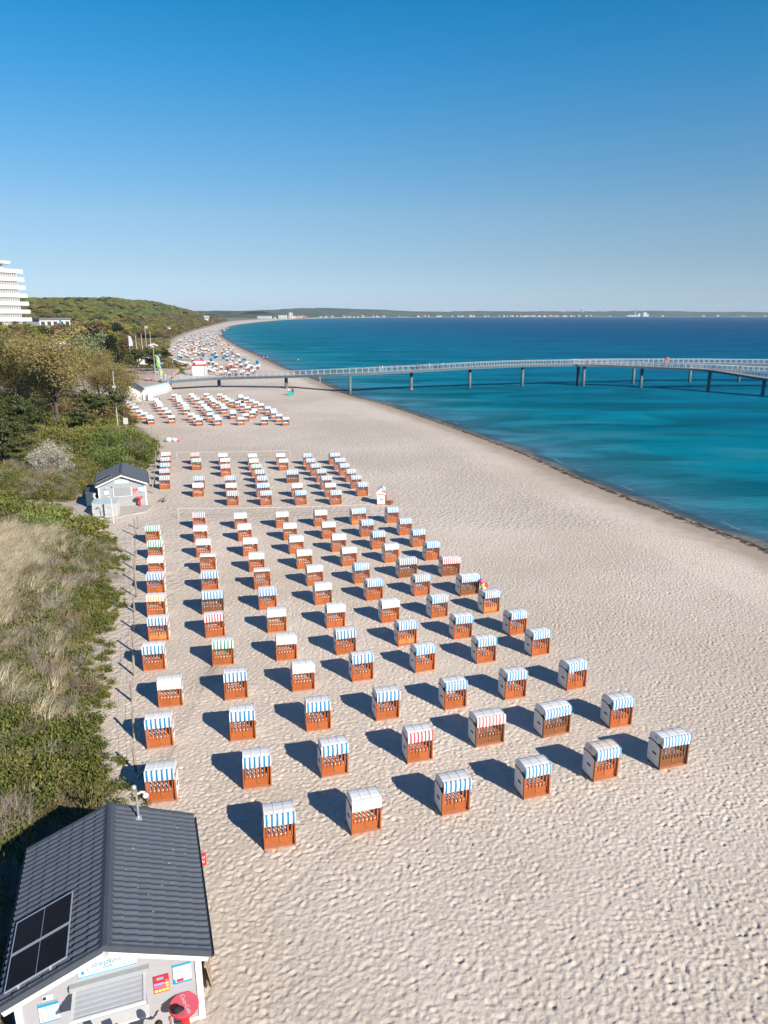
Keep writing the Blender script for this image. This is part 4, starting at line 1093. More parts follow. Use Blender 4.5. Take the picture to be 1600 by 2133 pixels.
# dome camera on the near roof
p, rz = on_kiosk(KI, .854, 5.21, 3.25)
t = thing('dome_camera', 'white dome camera and sensor on a pole at the back of the nearest kiosk roof', 'camera', p, rz)
MB().bx(-.10, .10, -.08, .08, -.03, .06).build('foot', M['alu'], t); MB().tube([(0, 0, .05), (0, 0, .95)], .032, 8).build('pole', M['alu'], t)
MB().box((-.02, -.02, .98), (.12, .14, .2)).build('junction_box', M['grey_wood'], t); MB().tube([(.0, 0, .9), (.16, -.03, .98), (.27, -.05, .95)], .04, 8).build('arm', M['white_wood'], t)
MB().ball((.28, -.05, .83), .10, 12, 8, sc=(1, 1, .9)).build('dome', M['white_wood'], t, True); MB().ball((-.05, 0, 1.17), .085, 10, 6, sc=(1, 1, 1.1)).build('sensor', M['alu'], t, True)
# red sign beside the near kiosk
p, rz = on_kiosk(KI, 2.46, 4.15, 0)
t = thing('red_sign', 'red square sign with white script standing by the right eave of the nearest kiosk', 'sign', p, rz + R(14))
MB().tube([(0, 0, 0), (0, 0, 2.2)], .02, 6).build('pole', M['steel_light'], t); MB().bx(-.08, .36, -.015, .015, 1.72, 2.2).build('panel', M['red'], t)
text_mesh('Coca\nCola', .17, M['white_print'], t, 'lettering', .3, (.14, -.018, 1.97), (R(90), 0, 0), .001)
# red round tables
def cola_table(k, x, y, label, bag=False):
    p, rz = on_kiosk(k, x, y, 0)
    t = thing('round_table', label, 'table', p, rz)
    n = 28; circ = [(math.cos(2 * math.pi * i / n) * .38, math.sin(2 * math.pi * i / n) * .38) for i in range(n)]
    pinkm = mat('sun_faded_red_top', (0.60, 0.10, 0.14), 0.35, 0.06, 3) if 'sun_faded_red_top' not in bpy.data.materials else bpy.data.materials['sun_faded_red_top']
    MB().prism(circ, 'z', 1.08, 1.105).build('table_top', pinkm, t)
    MB().prism([(a * 1.03, b * 1.03) for a, b in circ], 'z', 1.045, 1.085).build('table_rim', M['red'], t)
    MB().tube([(0, 0, .03), (0, 0, 1.05)], [.13, .10], 14).build('pedestal', M['red'], t); MB().prism([(a * .8, b * .8) for a, b in circ], 'z', 0, .045).build('foot', M['red'], t)
    text_mesh('Coca-Cola', .15, M['white_print'], t, 'lettering', .3, (.04, .02, 1.1065), (0, 0, R(-75)), .001)
    return t, p, rz
tb, tp, trz = cola_table(KI, 1.76, -.07, 'round red table with white lettering in front of the nearest kiosk')
cola_table(KI2, 1.55, -.25, 'round red table standing by the farther kiosk')
t = thing('hand_bag', 'crumpled black bag lying on the red round table', 'bag', (tp[0] - .10, tp[1] - .20, 1.107), .4)
mb = MB(); rr = random.Random(2)
vs = []; 
for i in range(7):
    for j in range(10):
        th = math.pi * i / 6; ph = 2 * math.pi * j / 10; q = .11 * (1 + rr.uniform(-.25, .25))
        vs.append((q * 1.5 * math.sin(th) * math.cos(ph), q * math.sin(th) * math.sin(ph), .075 + q * .7 * math.cos(th)))
mb.raw(vs, [(i * 10 + j, (i + 1) * 10 + j, (i + 1) * 10 + (j + 1) % 10, i * 10 + (j + 1) % 10) for i in range(6) for j in range(10)])
mb.build('body', M['black'], t, True); MB().tube([(-.1, 0, .1), (-.2, .1, .06), (-.14, .22, .02), (0, .2, .02), (.06, .05, .1)], .012, 5).build('strap', M['black'], t)
# planks leaning at the side of the near kiosk
p, rz = on_kiosk(KI, 2.47, 1.75, 0.0)
t = thing('wooden_pallet', 'weathered wooden pallet leaning on the right wall of the nearest kiosk', 'pallet', p, rz)
for i in range(5): MB().box((.03 - .02 * (i % 2), -.48 + i * .24, .52), (.03, .2, 1.02), 0, (0, R(-9), 0)).build('plank', M['plank'], t)
for zz in (.12, .88): MB().box((-.03 + .05 * (.5 - zz), 0, zz), (.06, 1.2, .1), 0, (0, R(-9), 0)).build('batten', M['plank'], t)

# the stacks, shed and slab by the farther kiosk
tag(MB().prism([(-32, 71.2), (-30.2, 68.4), (-26.2, 66.3), (-23.6, 69.0), (-23.6, 71.2), (-28.5, 73)], 'z', -.1, .155).build('concrete_slab', M['concrete'], fix=True), 'pale concrete slab in front of the farther kiosk', None, None, 'structure')
mb = MB(); pl = catmull([(-75, 71.6), (-55, 71.2), (-42, 71.8), (-36, 71.6), (-31.8, 71.0)], 6)
for i in range(len(pl) - 1):
    a, b = pl[i], pl[i + 1]
    mb.face([(a[0], a[1] - 1.35, .15), (b[0], b[1] - 1.35, .15), (b[0], b[1] + 1.35, .15), (a[0], a[1] + 1.35, .15)])
tag(mb.build('footpath', mat('sandy_concrete_path', (0.40, 0.335, 0.285), 0.9, 0.12, 1.2, 0.3, 20)), 'sandy concrete footpath leading through the dunes to the farther kiosk', None, None, 'structure')
for i, (x, y, lab) in enumerate([(-27.65, 67.3, 'left stack of white slatted lounger frames before the farther kiosk'), (-26.4, 67.15, 'right stack of white slatted lounger frames before the farther kiosk')]):
    t = thing('lounger_stack', lab, 'stack', (x, y, .15), R(12))
    fm_ = MB(); 
    fm_.bx(-.56, .56, -.03, .03, 0, .065); fm_.bx(-.56, -.48, .03, 1.8, .0, .075); fm_.bx(.48, .56, .03, 1.8, .0, .075); fm_.bx(-.56, .56, 1.8, 1.86, 0, .075)
    for q in range(6): fm_.bx(-.48, .48, .1 + q * .29, .3 + q * .29, .05, .07)
    fme = fm_.mesh('lounger_frame', mat('lounger_white', (0.60, 0.60, 0.60), 0.5, 0.04) if 'lounger_white' not in bpy.data.materials else bpy.data.materials['lounger_white'])
    for q in range(11):
        o = link('lounger_frame', fme, t); o.location = (random.uniform(-.02, .02), random.uniform(-.02, .02), q * .115)
    MB().bx(-.58, .58, -.05, 1.9, 11 * .115 + .0, 11 * .115 + .04).build('cover_sheet', mat('pale_blue_cover', (0.42, 0.52, 0.54), 0.5, 0.05), t)
t = thing('hooked_pole', 'white hook shaped pole in front of the white slatted stacks', 'pole', (-25.5, 65.2, 0), R(170))
MB().tube([(0, 0, 0), (0, 0, 2.3), (.06, 0, 2.5), (.25, 0, 2.62), (.45, 0, 2.52)], .035, 7).build('tube', M['white_wood'], t); MB().ball((.47, 0, 2.44), .07).build('shower_head', M['alu'], t)
p, rz = on_kiosk(KI2, -2.92, .9, 0)
t = thing('storage_shed', 'dark blue shed with white seahorse emblem left of the farther kiosk', 'shed', p, rz)
MB().bx(-.6, .6, 0, 2.4, 0, 1.55).build('wall', mat('dark_blue_cladding', (0.035, 0.06, 0.08), 0.6), t); MB().prism([(-.66, 1.55), (.64, 1.55), (.64, 1.62), (-.66, 1.72)], 'y', -.06, 2.46).build('roof', M['dark_metal'], t)
sh = catmull([(.05, 1.45), (.2, 1.5), (.28, 1.45), (.12, 1.3), (.22, 1.05), (.1, .8), (-.05, .62), (.0, .45), (.15, .42), (.18, .55), (.08, .58)], 5)
MB().tube([(q[0], -.012, q[1]) for q in sh], [.05 + .05 * math.sin(math.pi * min(1, i / len(sh) * 1.3)) for i in range(len(sh))], 5).build('seahorse_emblem', M['white_print'], t)
t = thing('driftwood_pile', 'small heap of dark driftwood at the right corner of the farther kiosk', 'driftwood', (-23.3, 73.2, 0))
for i in range(6): MB().tube([(random.uniform(-.5, .3), random.uniform(-.3, .3), .03), (random.uniform(-.1, .6), random.uniform(-.3, .3), .2 + .12 * i)], [.05, .02], 5).build('branch', M['hair'] if i % 2 else M['plank'], t)

# ------------------------------------------------------------------ beach chairs (roofed wicker chairs)
def wicker(name, col):
    m, N, L, p = new_mat(name)
    p.inputs['Roughness'].default_value = 0.55; p.inputs['Specular IOR Level'].default_value = 0.3
    tc = N.new('ShaderNodeTexCoord')
    w1 = N.new('ShaderNodeTexWave'); w1.wave_type = 'BANDS'; w1.bands_direction = 'X'; w1.inputs['Scale'].default_value = 14; w1.inputs['Distortion'].default_value = 0.6
    w2 = N.new('ShaderNodeTexWave'); w2.wave_type = 'BANDS'; w2.bands_direction = 'DIAGONAL'; w2.inputs['Scale'].default_value = 22; w2.inputs['Distortion'].default_value = 0.6
    for w in (w1, w2): L.new(tc.outputs['Object'], w.inputs['Vector'])
    mu = N.new('ShaderNodeMath'); mu.operation = 'MULTIPLY'; L.new(w1.outputs['Fac'], mu.inputs[0]); L.new(w2.outputs['Fac'], mu.inputs[1])
    nz = N.new('ShaderNodeTexNoise'); nz.inputs['Scale'].default_value = 3.5; nz.inputs['Detail'].default_value = 4; L.new(tc.outputs['Object'], nz.inputs['Vector'])
    oi = N.new('ShaderNodeObjectInfo')
    ad = N.new('ShaderNodeMath'); ad.operation = 'MULTIPLY_ADD'; ad.inputs[1].default_value = .12; ad.inputs[2].default_value = .80
    L.new(oi.outputs['Random'], ad.inputs[0])
    a2 = N.new('ShaderNodeMath'); a2.operation = 'MULTIPLY_ADD'; a2.inputs[1].default_value = .16; L.new(nz.outputs[0], a2.inputs[0]); L.new(ad.outputs[0], a2.inputs[2])
    a3 = N.new('ShaderNodeMath'); a3.operation = 'MULTIPLY_ADD'; a3.inputs[1].default_value = .14; L.new(mu.outputs[0], a3.inputs[0]); L.new(a2.outputs[0], a3.inputs[2])
    hs = N.new('ShaderNodeHueSaturation'); hs.inputs['Color'].default_value = (*col, 1); L.new(a3.outputs[0], hs.inputs['Value']); L.new(hs.outputs[0], p.inputs['Base Color'])
    b = N.new('ShaderNodeBump'); b.inputs['Strength'].default_value = .5; b.inputs['Distance'].default_value = .008; L.new(mu.outputs[0], b.inputs['Height']); L.new(b.outputs[0], p.inputs['Normal'])
    return m

def striped(name, base, stripe, period, duty=0.42, off=0.0, axis='X', base_var=0.05):
    """woven stripes printed along the cloth"""
    m, N, L, p = new_mat(name)
    p.inputs['Roughness'].default_value = 0.75; p.inputs['Specular IOR Level'].default_value = 0.15
    tc = N.new('ShaderNodeTexCoord'); sp = N.new('ShaderNodeSeparateXYZ'); L.new(tc.outputs['Object'], sp.inputs[0])
    a = N.new('ShaderNodeMath'); a.operation = 'ADD'; a.inputs[1].default_value = off + 50 * period; L.new(sp.outputs[axis], a.inputs[0])
    d = N.new('ShaderNodeMath'); d.operation = 'DIVIDE'; d.inputs[1].default_value = period; L.new(a.outputs[0], d.inputs[0])
    f = N.new('ShaderNodeMath'); f.operation = 'FRACT'; L.new(d.outputs[0], f.inputs[0])
    c = N.new('ShaderNodeMath'); c.operation = 'LESS_THAN'; c.inputs[1].default_value = duty; L.new(f.outputs[0], c.inputs[0])
    mx = N.new('ShaderNodeMix'); mx.data_type = 'RGBA'; mx.inputs['A'].default_value = (*base, 1); mx.inputs['B'].default_value = (*stripe, 1); L.new(c.outputs[0], mx.inputs['Factor'])
    nz = N.new('ShaderNodeTexNoise'); nz.inputs['Scale'].default_value = 5; nz.inputs['Detail'].default_value = 4; L.new(tc.outputs['Object'], nz.inputs['Vector'])
    mr = N.new('ShaderNodeMapRange'); mr.inputs['To Min'].default_value = 1 - base_var * 2; mr.inputs['To Max'].default_value = 1 + base_var; L.new(nz.outputs[0], mr.inputs[0])
    hs = N.new('ShaderNodeHueSaturation'); L.new(mx.outputs['Result'], hs.inputs['Color']); L.new(mr.outputs[0], hs.inputs['Value']); L.new(hs.outputs[0], p.inputs['Base Color'])
    return m

WICK = wicker('white_wicker', (0.70, 0.685, 0.66))
WICK_GREY = wicker('greyed_wicker', (0.52, 0.53, 0.54))
WICK_TAN = wicker('sun_browned_wicker', (0.66, 0.58, 0.50))
WOOD = mat('orange_brown_wood', (0.37, 0.10, 0.028), 0.5, 0.16, 3, 0.2, 30, stretch=(1, 1, 5), objvar=0.14)
WOOD_LITE = mat('light_orange_wood', (0.52, 0.20, 0.055), 0.5, 0.16, 3, 0.2, 30, stretch=(1, 1, 5), objvar=0.1)
WOOD_BROWN = mat('walnut_brown_wood', (0.20, 0.075, 0.028), 0.5, 0.18, 3, 0.2, 30, stretch=(1, 1, 5), objvar=0.1)
ARM = mat('red_brown_armrest', (0.17, 0.035, 0.014), 0.4, 0.15, 4)
FOOT = mat('sandy_pink_board', (0.42, 0.20, 0.12), 0.7, 0.15, 4, 0.2, 30)
CLOTH = {
    'B': striped('blue_striped_cloth', (0.66, 0.67, 0.68), (0.028, 0.195, 0.36), 0.196, 0.42, -0.06),
    'b': striped('narrow_blue_striped_cloth', (0.66, 0.67, 0.68), (0.045, 0.235, 0.41), 0.155, 0.45, -0.03),
    'W': striped('cream_striped_cloth', (0.66, 0.66, 0.65), (0.57, 0.555, 0.51), 0.16, 0.45),
    'R': striped('red_striped_cloth', (0.66, 0.65, 0.64), (0.46, 0.045, 0.06), 0.165, 0.42, -0.03),
    'r': striped('faded_red_striped_cloth', (0.66, 0.65, 0.63), (0.52, 0.16, 0.16), 0.165, 0.45, -0.03),
    'G': striped('green_striped_cloth', (0.66, 0.67, 0.65), (0.02, 0.27, 0.15), 0.19, 0.40, -0.05),
    'O': striped('orange_striped_cloth', (0.66, 0.64, 0.58), (0.62, 0.35, 0.10), 0.165, 0.42, -0.03),
    'P': striped('pale_blue_striped_cloth', (0.60, 0.62, 0.64), (0.38, 0.48, 0.56), 0.2, 0.4),
}
CUSH = {k: striped('cushion_' + n, (0.80, 0.79, 0.77), c, 0.085, 0.45) for k, n, c in (('B', 'navy_stripe', (0.02, 0.05, 0.20)), ('W', 'grey_stripe', (0.45, 0.40, 0.36)), ('R', 'red_stripe', (0.55, 0.03, 0.05)), ('G', 'green_stripe', (0.10, 0.35, 0.10)), ('O', 'orange_stripe', (0.70, 0.32, 0.08)), ('N', 'pale_stripe', (0.6, 0.55, 0.5)), ('P', 'slate', (0.25, 0.32, 0.38)))}
CNAME = {'B': 'blue striped', 'b': 'blue striped', 'W': 'cream white', 'R': 'red striped', 'r': 'faded red striped', 'G': 'green striped', 'O': 'orange striped', 'P': 'pale blue white'}

PARTS = {}
def chair_parts(w, full, n_slat):
    """meshes of one chair, front towards -y; shared by all copies"""
    key = (w, full, n_slat)
    if key in PARTS: return PARTS[key]
    h = w / 2
    P = []
    P.append(('base', MB().bx(-h + .01, h - .01, -.30, .44, .0, .12).mesh('base', WOOD), 'wood'))
    P.append(('footboard', MB().bx(-h, h, -.46, -.30, .0, .075).mesh('footboard', FOOT), None))
    prof = [(-.36, .08), (-.36, 1.0), (-.22, 1.07), (0, 1.11), (.22, 1.11), (.45, 1.06), (.45, .08)]
    for s in (-1, 1):
        x0, x1 = (-h, -h + .045) if s < 0 else (h - .045, h)
        P.append(('side_panel', MB().prism(prof, 'x', x0, x1).mesh('side_panel', WICK), 'wick'))
        ar = MB()
        ar.bx(x0 - .008 if s < 0 else x0, x1 if s < 0 else x1 + .008, -.455, -.362, .0, 1.03)
        a0, a1 = (x0 - .012, x1 + .025) if s < 0 else (x0 - .025, x1 + .012)
        pts = [(-.46, 1.03), (-.36, 1.05), (-.22, 1.10), (0, 1.14), (.22, 1.14), (.47, 1.085)]
        for (ya, za), (yb, zb) in zip(pts[:-1], pts[1:]):
            ar.raw([(a0, ya, za), (a1, ya, za), (a1, yb, zb), (a0, yb, zb), (a0, ya, za - .04), (a1, ya, za - .04), (a1, yb, zb - .04), (a0, yb, zb - .04)], [(0, 1, 2, 3), (0, 3, 7, 4), (1, 5, 6, 2), (0, 4, 5, 1), (3, 2, 6, 7), (4, 7, 6, 5)])
        P.append(('armrest', ar.mesh('armrest', ARM if False else WOOD), 'arm'))
        hd = MB().box((s * (h + .012), -.02, .60), (.03, .24, .07))
        P.append(('side_handle', hd.mesh('side_handle', ARM), None))
        rt = MB()
        for yy in (-.12, .22): rt.bx(s * h - (.0 if s > 0 else .006), s * h + (.006 if s > 0 else .0), yy - .012, yy + .012, .1, 1.04)
        P.append(('side_batten', rt.mesh('side_batten', WICK), 'wick'))
    P.append(('back_panel', MB().bx(-h + .045, h - .045, .40, .448, .1, 1.1).mesh('back_panel', WICK), 'wick'))
    dw = (w - .11) / 2
    for s in (-1, 1): P.append(('drawer', MB().bx(min(s * .006, s * dw), max(s * .006, s * dw), -.33, -.28, .11, .47).mesh('drawer', WOOD), 'wood'))
    P.append(('lock', MB().bx(-.03, .03, -.352, -.329, .30, .40).bx(-.012, .012, -.36, -.329, .24, .31).mesh('lock', M['alu'] if False else mat('brass_lock', (0.35, 0.26, 0.12), 0.4, metal=0.5) if 'brass_lock' not in bpy.data.materials else bpy.data.materials['brass_lock']), None))
    P.append(('seat_cushion', MB().box((0, -.02, .53), (w - .12, .56, .13)).mesh('seat_cushion', CUSH['B']), 'cush'))
    P.append(('back_cushion', MB().box((0, .27, .86), (w - .12, .12, .62), 0, (R(-14), 0, 0)).mesh('back_cushion', CUSH['B']), 'cush'))
    top = 1.42 if full else 1.20
    sm = MB().box((0, 0, 0), (.058, .022, top - .42)).mesh('slat', WOOD)
    P.append(('gate_rail', MB().bx(-h + .05, h - .05, -.338, -.322, .56, .615).bx(-h + .05, h - .05, -.338, -.322, 1.02, 1.07).mesh('gate_rail', WOOD), 'wood'))
    for i in range(n_slat):
        x = -h + .115 + (w - .23) * i / (n_slat - 1)
        P.append(('slat', sm, 'wood', (x, -.352, (top + .42) / 2)))
    # hood: rounded roof shell with side cheeks, four seam ribs
    hw = h - .012
    rp = [(-.47, 1.49), (-.30, 1.525), (-.05, 1.53), (.16, 1.50), (.31, 1.44), (.40, 1.34), (.43, 1.22), (.44, 1.10)]
    hb = MB()
    ip = [(y * .93, z - .035) for y, z in rp]
    for i in range(len(rp) - 1):
        (ya, za), (yb, zb) = rp[i], rp[i + 1]
        hb.face([(-hw, ya, za), (hw, ya, za), (hw, yb, zb), (-hw, yb, zb)])
        (ya, za), (yb, zb) = ip[i], ip[i + 1]
        hb.face([(-hw, yb, zb), (hw, yb, zb), (hw, ya, za), (-hw, ya, za)])
    hb.face([(-hw, rp[0][0], rp[0][1]), (-hw, ip[0][0], ip[0][1]), (hw, ip[0][0], ip[0][1]), (hw, rp[0][0], rp[0][1])])
    for s in (-1, 1):
        cp = [(s * hw, y, z) for y, z in rp] + [(s * hw, .2, 1.13), (s * hw, -.12, 1.12), (s * hw, -.30, 1.2)]
        cq = [(s * (hw - .03), y, z) for _, y, z in cp]
        hb.face(cp if s > 0 else cp[::-1]); hb.face(cq[::-1] if s > 0 else cq)
        for i in range(len(cp) - 3, len(cp)):
            a, b = i, (i + 1) % len(cp); hb.face([cp[a], cp[b], cq[b], cq[a]] if s < 0 else [cp[b], cp[a], cq[a], cq[b]])
    P.append(('hood', hb.mesh('hood', WICK), 'hood'))
    for q in (-1, -.34, .34, 1):
        rb = MB(); x = q * (hw - .012)
        for (ya, za), (yb, zb) in zip(rp[:-2], rp[1:-1]):
            rb.raw([(x - .014, ya, za + .002), (x + .014, ya, za + .002), (x + .014, yb, zb + .002), (x - .014, yb, zb + .002), (x - .009, ya, za + .014), (x + .009, ya, za + .014), (x + .009, yb, zb + .014), (x - .009, yb, zb + .014)], [(4, 5, 6, 7), (0, 4, 7, 3), (1, 2, 6, 5)])
        P.append(('hood_rib', rb.mesh('hood_rib', WICK), 'hood'))
    if not full:
        aw = MB(); ap = [(-.455, 1.512), (-.51, 1.50), (-.54, 1.41), (-.55, 1.29), (-.54, 1.17), (-.52, 1.055)]
        nx = 12
        for i in range(nx):
            xa, xb = -h - .005 + (w + .01) * i / nx, -h - .005 + (w + .01) * (i + 1) / nx
            wv = lambda x, k: .012 * math.sin(x * 23) * k / 5
            for k in range(len(ap) - 1):
                (ya, za), (yb, zb) = ap[k], ap[k + 1]
                aw.face([(xa, ya + wv(xa, k), za), (xb, ya + wv(xb, k), za), (xb, yb + wv(xb, k + 1), zb), (xa, yb + wv(xa, k + 1), zb)][::-1])
        for s in (-1, 1):
            aw.face([(s * (h - .02), -.47, 1.47), (s * (h - .02), -.53, 1.36), (s * (h - .03), -.515, 1.07), (s * (h - .04), -.36, 1.13)])
        P.append(('awning', aw.mesh('awning', CLOTH['B']), 'cloth'))
    else:
        P.append(('hood_edge', MB().bx(-hw, hw, -.50, -.465, 1.41, 1.50).mesh('hood_edge', WICK), 'wick'))
    PARTS[key] = P
    return P

PROTO = {}
def place_chair(x, y, yaw, kind, flag, label, group, detail=2):
    n = 'beach_chair'
    w = 1.40 if 'w' in flag else 1.15
    full = kind == 'N'
    pk = chair_parts(w, full, (9 if 'w' in flag else 7) if not full else 8)
    z = gz(x, y)
    t = thing(n, label, 'beach chair', (x, y, z - .02), R(yaw), group)
    rg = random.Random(int(x * 91 + y * 37))
    t.rotation_euler = (R(rg.uniform(-1.2, 1.2)), R(rg.uniform(-1.2, 1.2)), R(yaw))
    tip = rg.uniform(-1.2, .6)
    wood = WOOD_BROWN if 'b' in flag else WOOD
    mats = {'wood': wood, 'arm': wood, 'wick': WICK, 'hood': WICK_TAN if 't' in flag else (WICK_GREY if kind == 'P' else WICK), 'cush': CUSH.get(kind.upper(), CUSH['B']), 'cloth': CLOTH.get(kind)}
    for q in pk:
        nm, me, role = q[:3]
        if detail == 1 and nm in ('side_handle', 'side_batten', 'lock', 'hood_rib', 'gate_rail', 'base', 'back_panel'): continue
        if detail == 0 and nm in ('side_handle', 'side_batten', 'lock', 'hood_rib', 'gate_rail', 'base', 'slat', 'back_cushion'): continue
        o = link(nm, me, t)
        if len(q) > 3: o.location = q[3]
        m = mats.get(role)
        if nm == 'drawer' and 'l' in flag: m = WOOD_LITE
        if nm == 'awning': o.location = (0, rg.uniform(-.012, .006), rg.uniform(-.01, .05)); o.rotation_euler = (R(rg.uniform(-1.5, 1.0)), R(rg.uniform(-.8, .8)), 0)
        if nm in ('hood', 'hood_rib'): o.rotation_euler = (R(tip), 0, 0)
        if m is not None and me.materials[0] != m:
            o.material_slots[0].link = 'OBJECT'; o.material_slots[0].material = m
    if 't' in flag or (x > 12 and y < 29):
        text_mesh('421' if 't' in flag else '43', .15, mat('navy_number', (0.03, 0.07, 0.25), 0.6), t, 'number', 0, (-w / 2 + .008, -.02, 1.36), (R(90), 0, R(-90)), .002)
    return t

FRONT_ROWS = [
    (0, 9, -19.92, 59.43, 8.7, 'G', ''), (0, 8, -18.41, 55.26, 8.0, 'G', ''), (0, 7, -17.18, 51.43, 9.5, 'W', ''), (0, 6, -16.12, 47.88, 8.3, 'B', ''),
    (0, 5, -14.85, 43.8, 7.8, 'O', ''), (0, 4, -13.65, 40.28, 9.5, 'B', 'l'), (0, 3, -12.78, 36.53, 12.1, 'B', ''), (0, 2, -10.78, 32.69, 11.8, 'W', ''),
    (0, 1, -10.24, 29.16, 11.4, 'B', ''), (0, 0, -9.01, 25.35, 8.7, 'B', ''), (1, 11, -17.02, 63.82, 11.2, 'R', ''), (1, 10, -15.88, 59.68, 9.9, 'W', ''),
    (1, 9, -14.66, 55.71, 9.5, 'W', ''), (1, 8, -13.4, 51.93, 8, 'N', ''), (1, 7, -12.39, 48.21, 9.8, 'B', ''), (1, 6, -11.34, 44.33, 13.5, 'B', 'wb'),
    (1, 5, -10.37, 40.76, 13.0, 'R', ''), (1, 4, -9.1, 37.08, 13.1, 'G', ''), (1, 3, -7.65, 33.43, 13.4, 'B', ''), (1, 2, -6.58, 29.74, 10.5, 'B', ''),
    (1, 1, -5.34, 26.26, 11.5, 'B', ''), (1, 0, -3.93, 22.79, 13.6, 'B', ''), (2, 11, -13.19, 63.76, 13.2, 'W', ''), (2, 10, -12.17, 60.12, 13.9, 'W', ''),
    (2, 9, -10.97, 56.05, 14.1, 'W', ''), (2, 8, -9.8, 52.35, 10.3, 'W', ''), (2, 7, -8.73, 48.68, 8, 'N', ''), (2, 6, -7.82, 44.99, 13.5, 'B', ''),
    (2, 5, -6.71, 41.44, 12.9, 'W', ''), (2, 4, -5.62, 37.73, 11.5, 'W', ''), (2, 3, -4.3, 34.28, 13.4, 'W', ''), (2, 2, -3.17, 30.57, 11.8, 'B', ''),
    (2, 1, -2.22, 27.1, 16.5, 'B', ''), (2, 0, -0.8, 23.6, 16.9, 'W', ''), (3, 11, -9.45, 64.15, 13.3, 'W', ''), (3, 10, -8.23, 60.31, 12.2, 'W', ''),
    (3, 9, -7.3, 56.67, 15.4, 'W', ''), (3, 8, -6.23, 53.05, 13.9, 'W', ''), (3, 7, -5.1, 49.45, 15.7, 'W', ''), (3, 6, -4.21, 45.89, 15.8, 'W', ''),
    (3, 5, -3.13, 42.16, 14.4, 'W', ''), (3, 4, -2.28, 38.5, 14.1, 'B', ''), (3, 3, -1.25, 35.33, 15.5, 'B', ''), (3, 2, 0.07, 31.51, 15.2, 'B', ''),
    (3, 1, 1.48, 28.1, 14.7, 'R', ''), (3, 0, 2.71, 24.67, 16.0, 'B', ''), (4, 11, -5.98, 64.63, 15.5, 'W', ''), (4, 10, -4.9, 60.73, 11.9, 'W', ''),
    (4, 9, -3.82, 57.17, 12.1, 'W', ''), (4, 8, -2.8, 53.67, 15.3, 'W', ''), (4, 7, -1.7, 49.89, 13.9, 'B', ''), (4, 6, -0.76, 46.67, 15.4, 'B', ''),
    (4, 5, 0.31, 42.98, 15.5, 'W', ''), (4, 4, 1.28, 39.63, 15.3, 'B', 'l'), (4, 3, 2.12, 36.37, 19.0, 'B', ''), (4, 2, 3.45, 32.5, 15.5, 'B', ''),
    (4, 1, 4.71, 29.34, 16.6, 'R', 'wb'), (4, 0, 6.11, 25.66, 15.5, 'B', ''), (5, 11, -2.46, 65.34, 15.5, 'B', 'wl'), (5, 10, -1.58, 61.34, 14.0, 'B', ''),
    (5, 9, -0.54, 57.91, 14.6, 'B', ''), (5, 8, 0.49, 54.52, 16.9, 'W', ''), (5, 7, 1.67, 51.05, 15.2, 'B', 'wb'), (5, 6, 2.55, 47.51, 16.7, 'B', ''),
    (5, 5, 3.46, 43.72, 18.9, 'B', ''), (5, 4, 4.67, 40.57, 15.0, 'B', ''), (5, 3, 5.67, 37.42, 14.8, 'B', ''), (5, 2, 6.61, 33.47, 15.6, 'B', ''),
    (5, 1, 7.91, 30.11, 18.3, 'B', 'wb'), (5, 0, 9.23, 26.81, 17.6, 'B', 't'), (6, 11, 0.71, 65.7, 14.4, 'B', ''), (6, 10, 1.81, 61.82, 15.2, 'B', ''),
    (6, 9, 2.87, 58.46, 14.7, 'B', ''), (6, 8, 3.76, 55.04, 16.5, 'B', ''), (6, 7, 4.9, 51.43, 14.7, 'R', 'wb'), (6, 6, 5.86, 47.6, 18.0, 'B', 'wb'),
    (6, 5, 6.94, 44.48, 19.0, 'B', 'l'), (6, 4, 8.07, 41.12, 19.3, 'B', ''), (6, 3, 8.9, 38.33, 18.2, 'B', ''), (6, 2, 9.97, 34.48, 19.3, 'B', ''),
    (6, 1, 11.18, 30.86, 14.6, 'B', ''), (6, 0, 12.44, 27.66, 15.9, 'B', 'wb'),
]
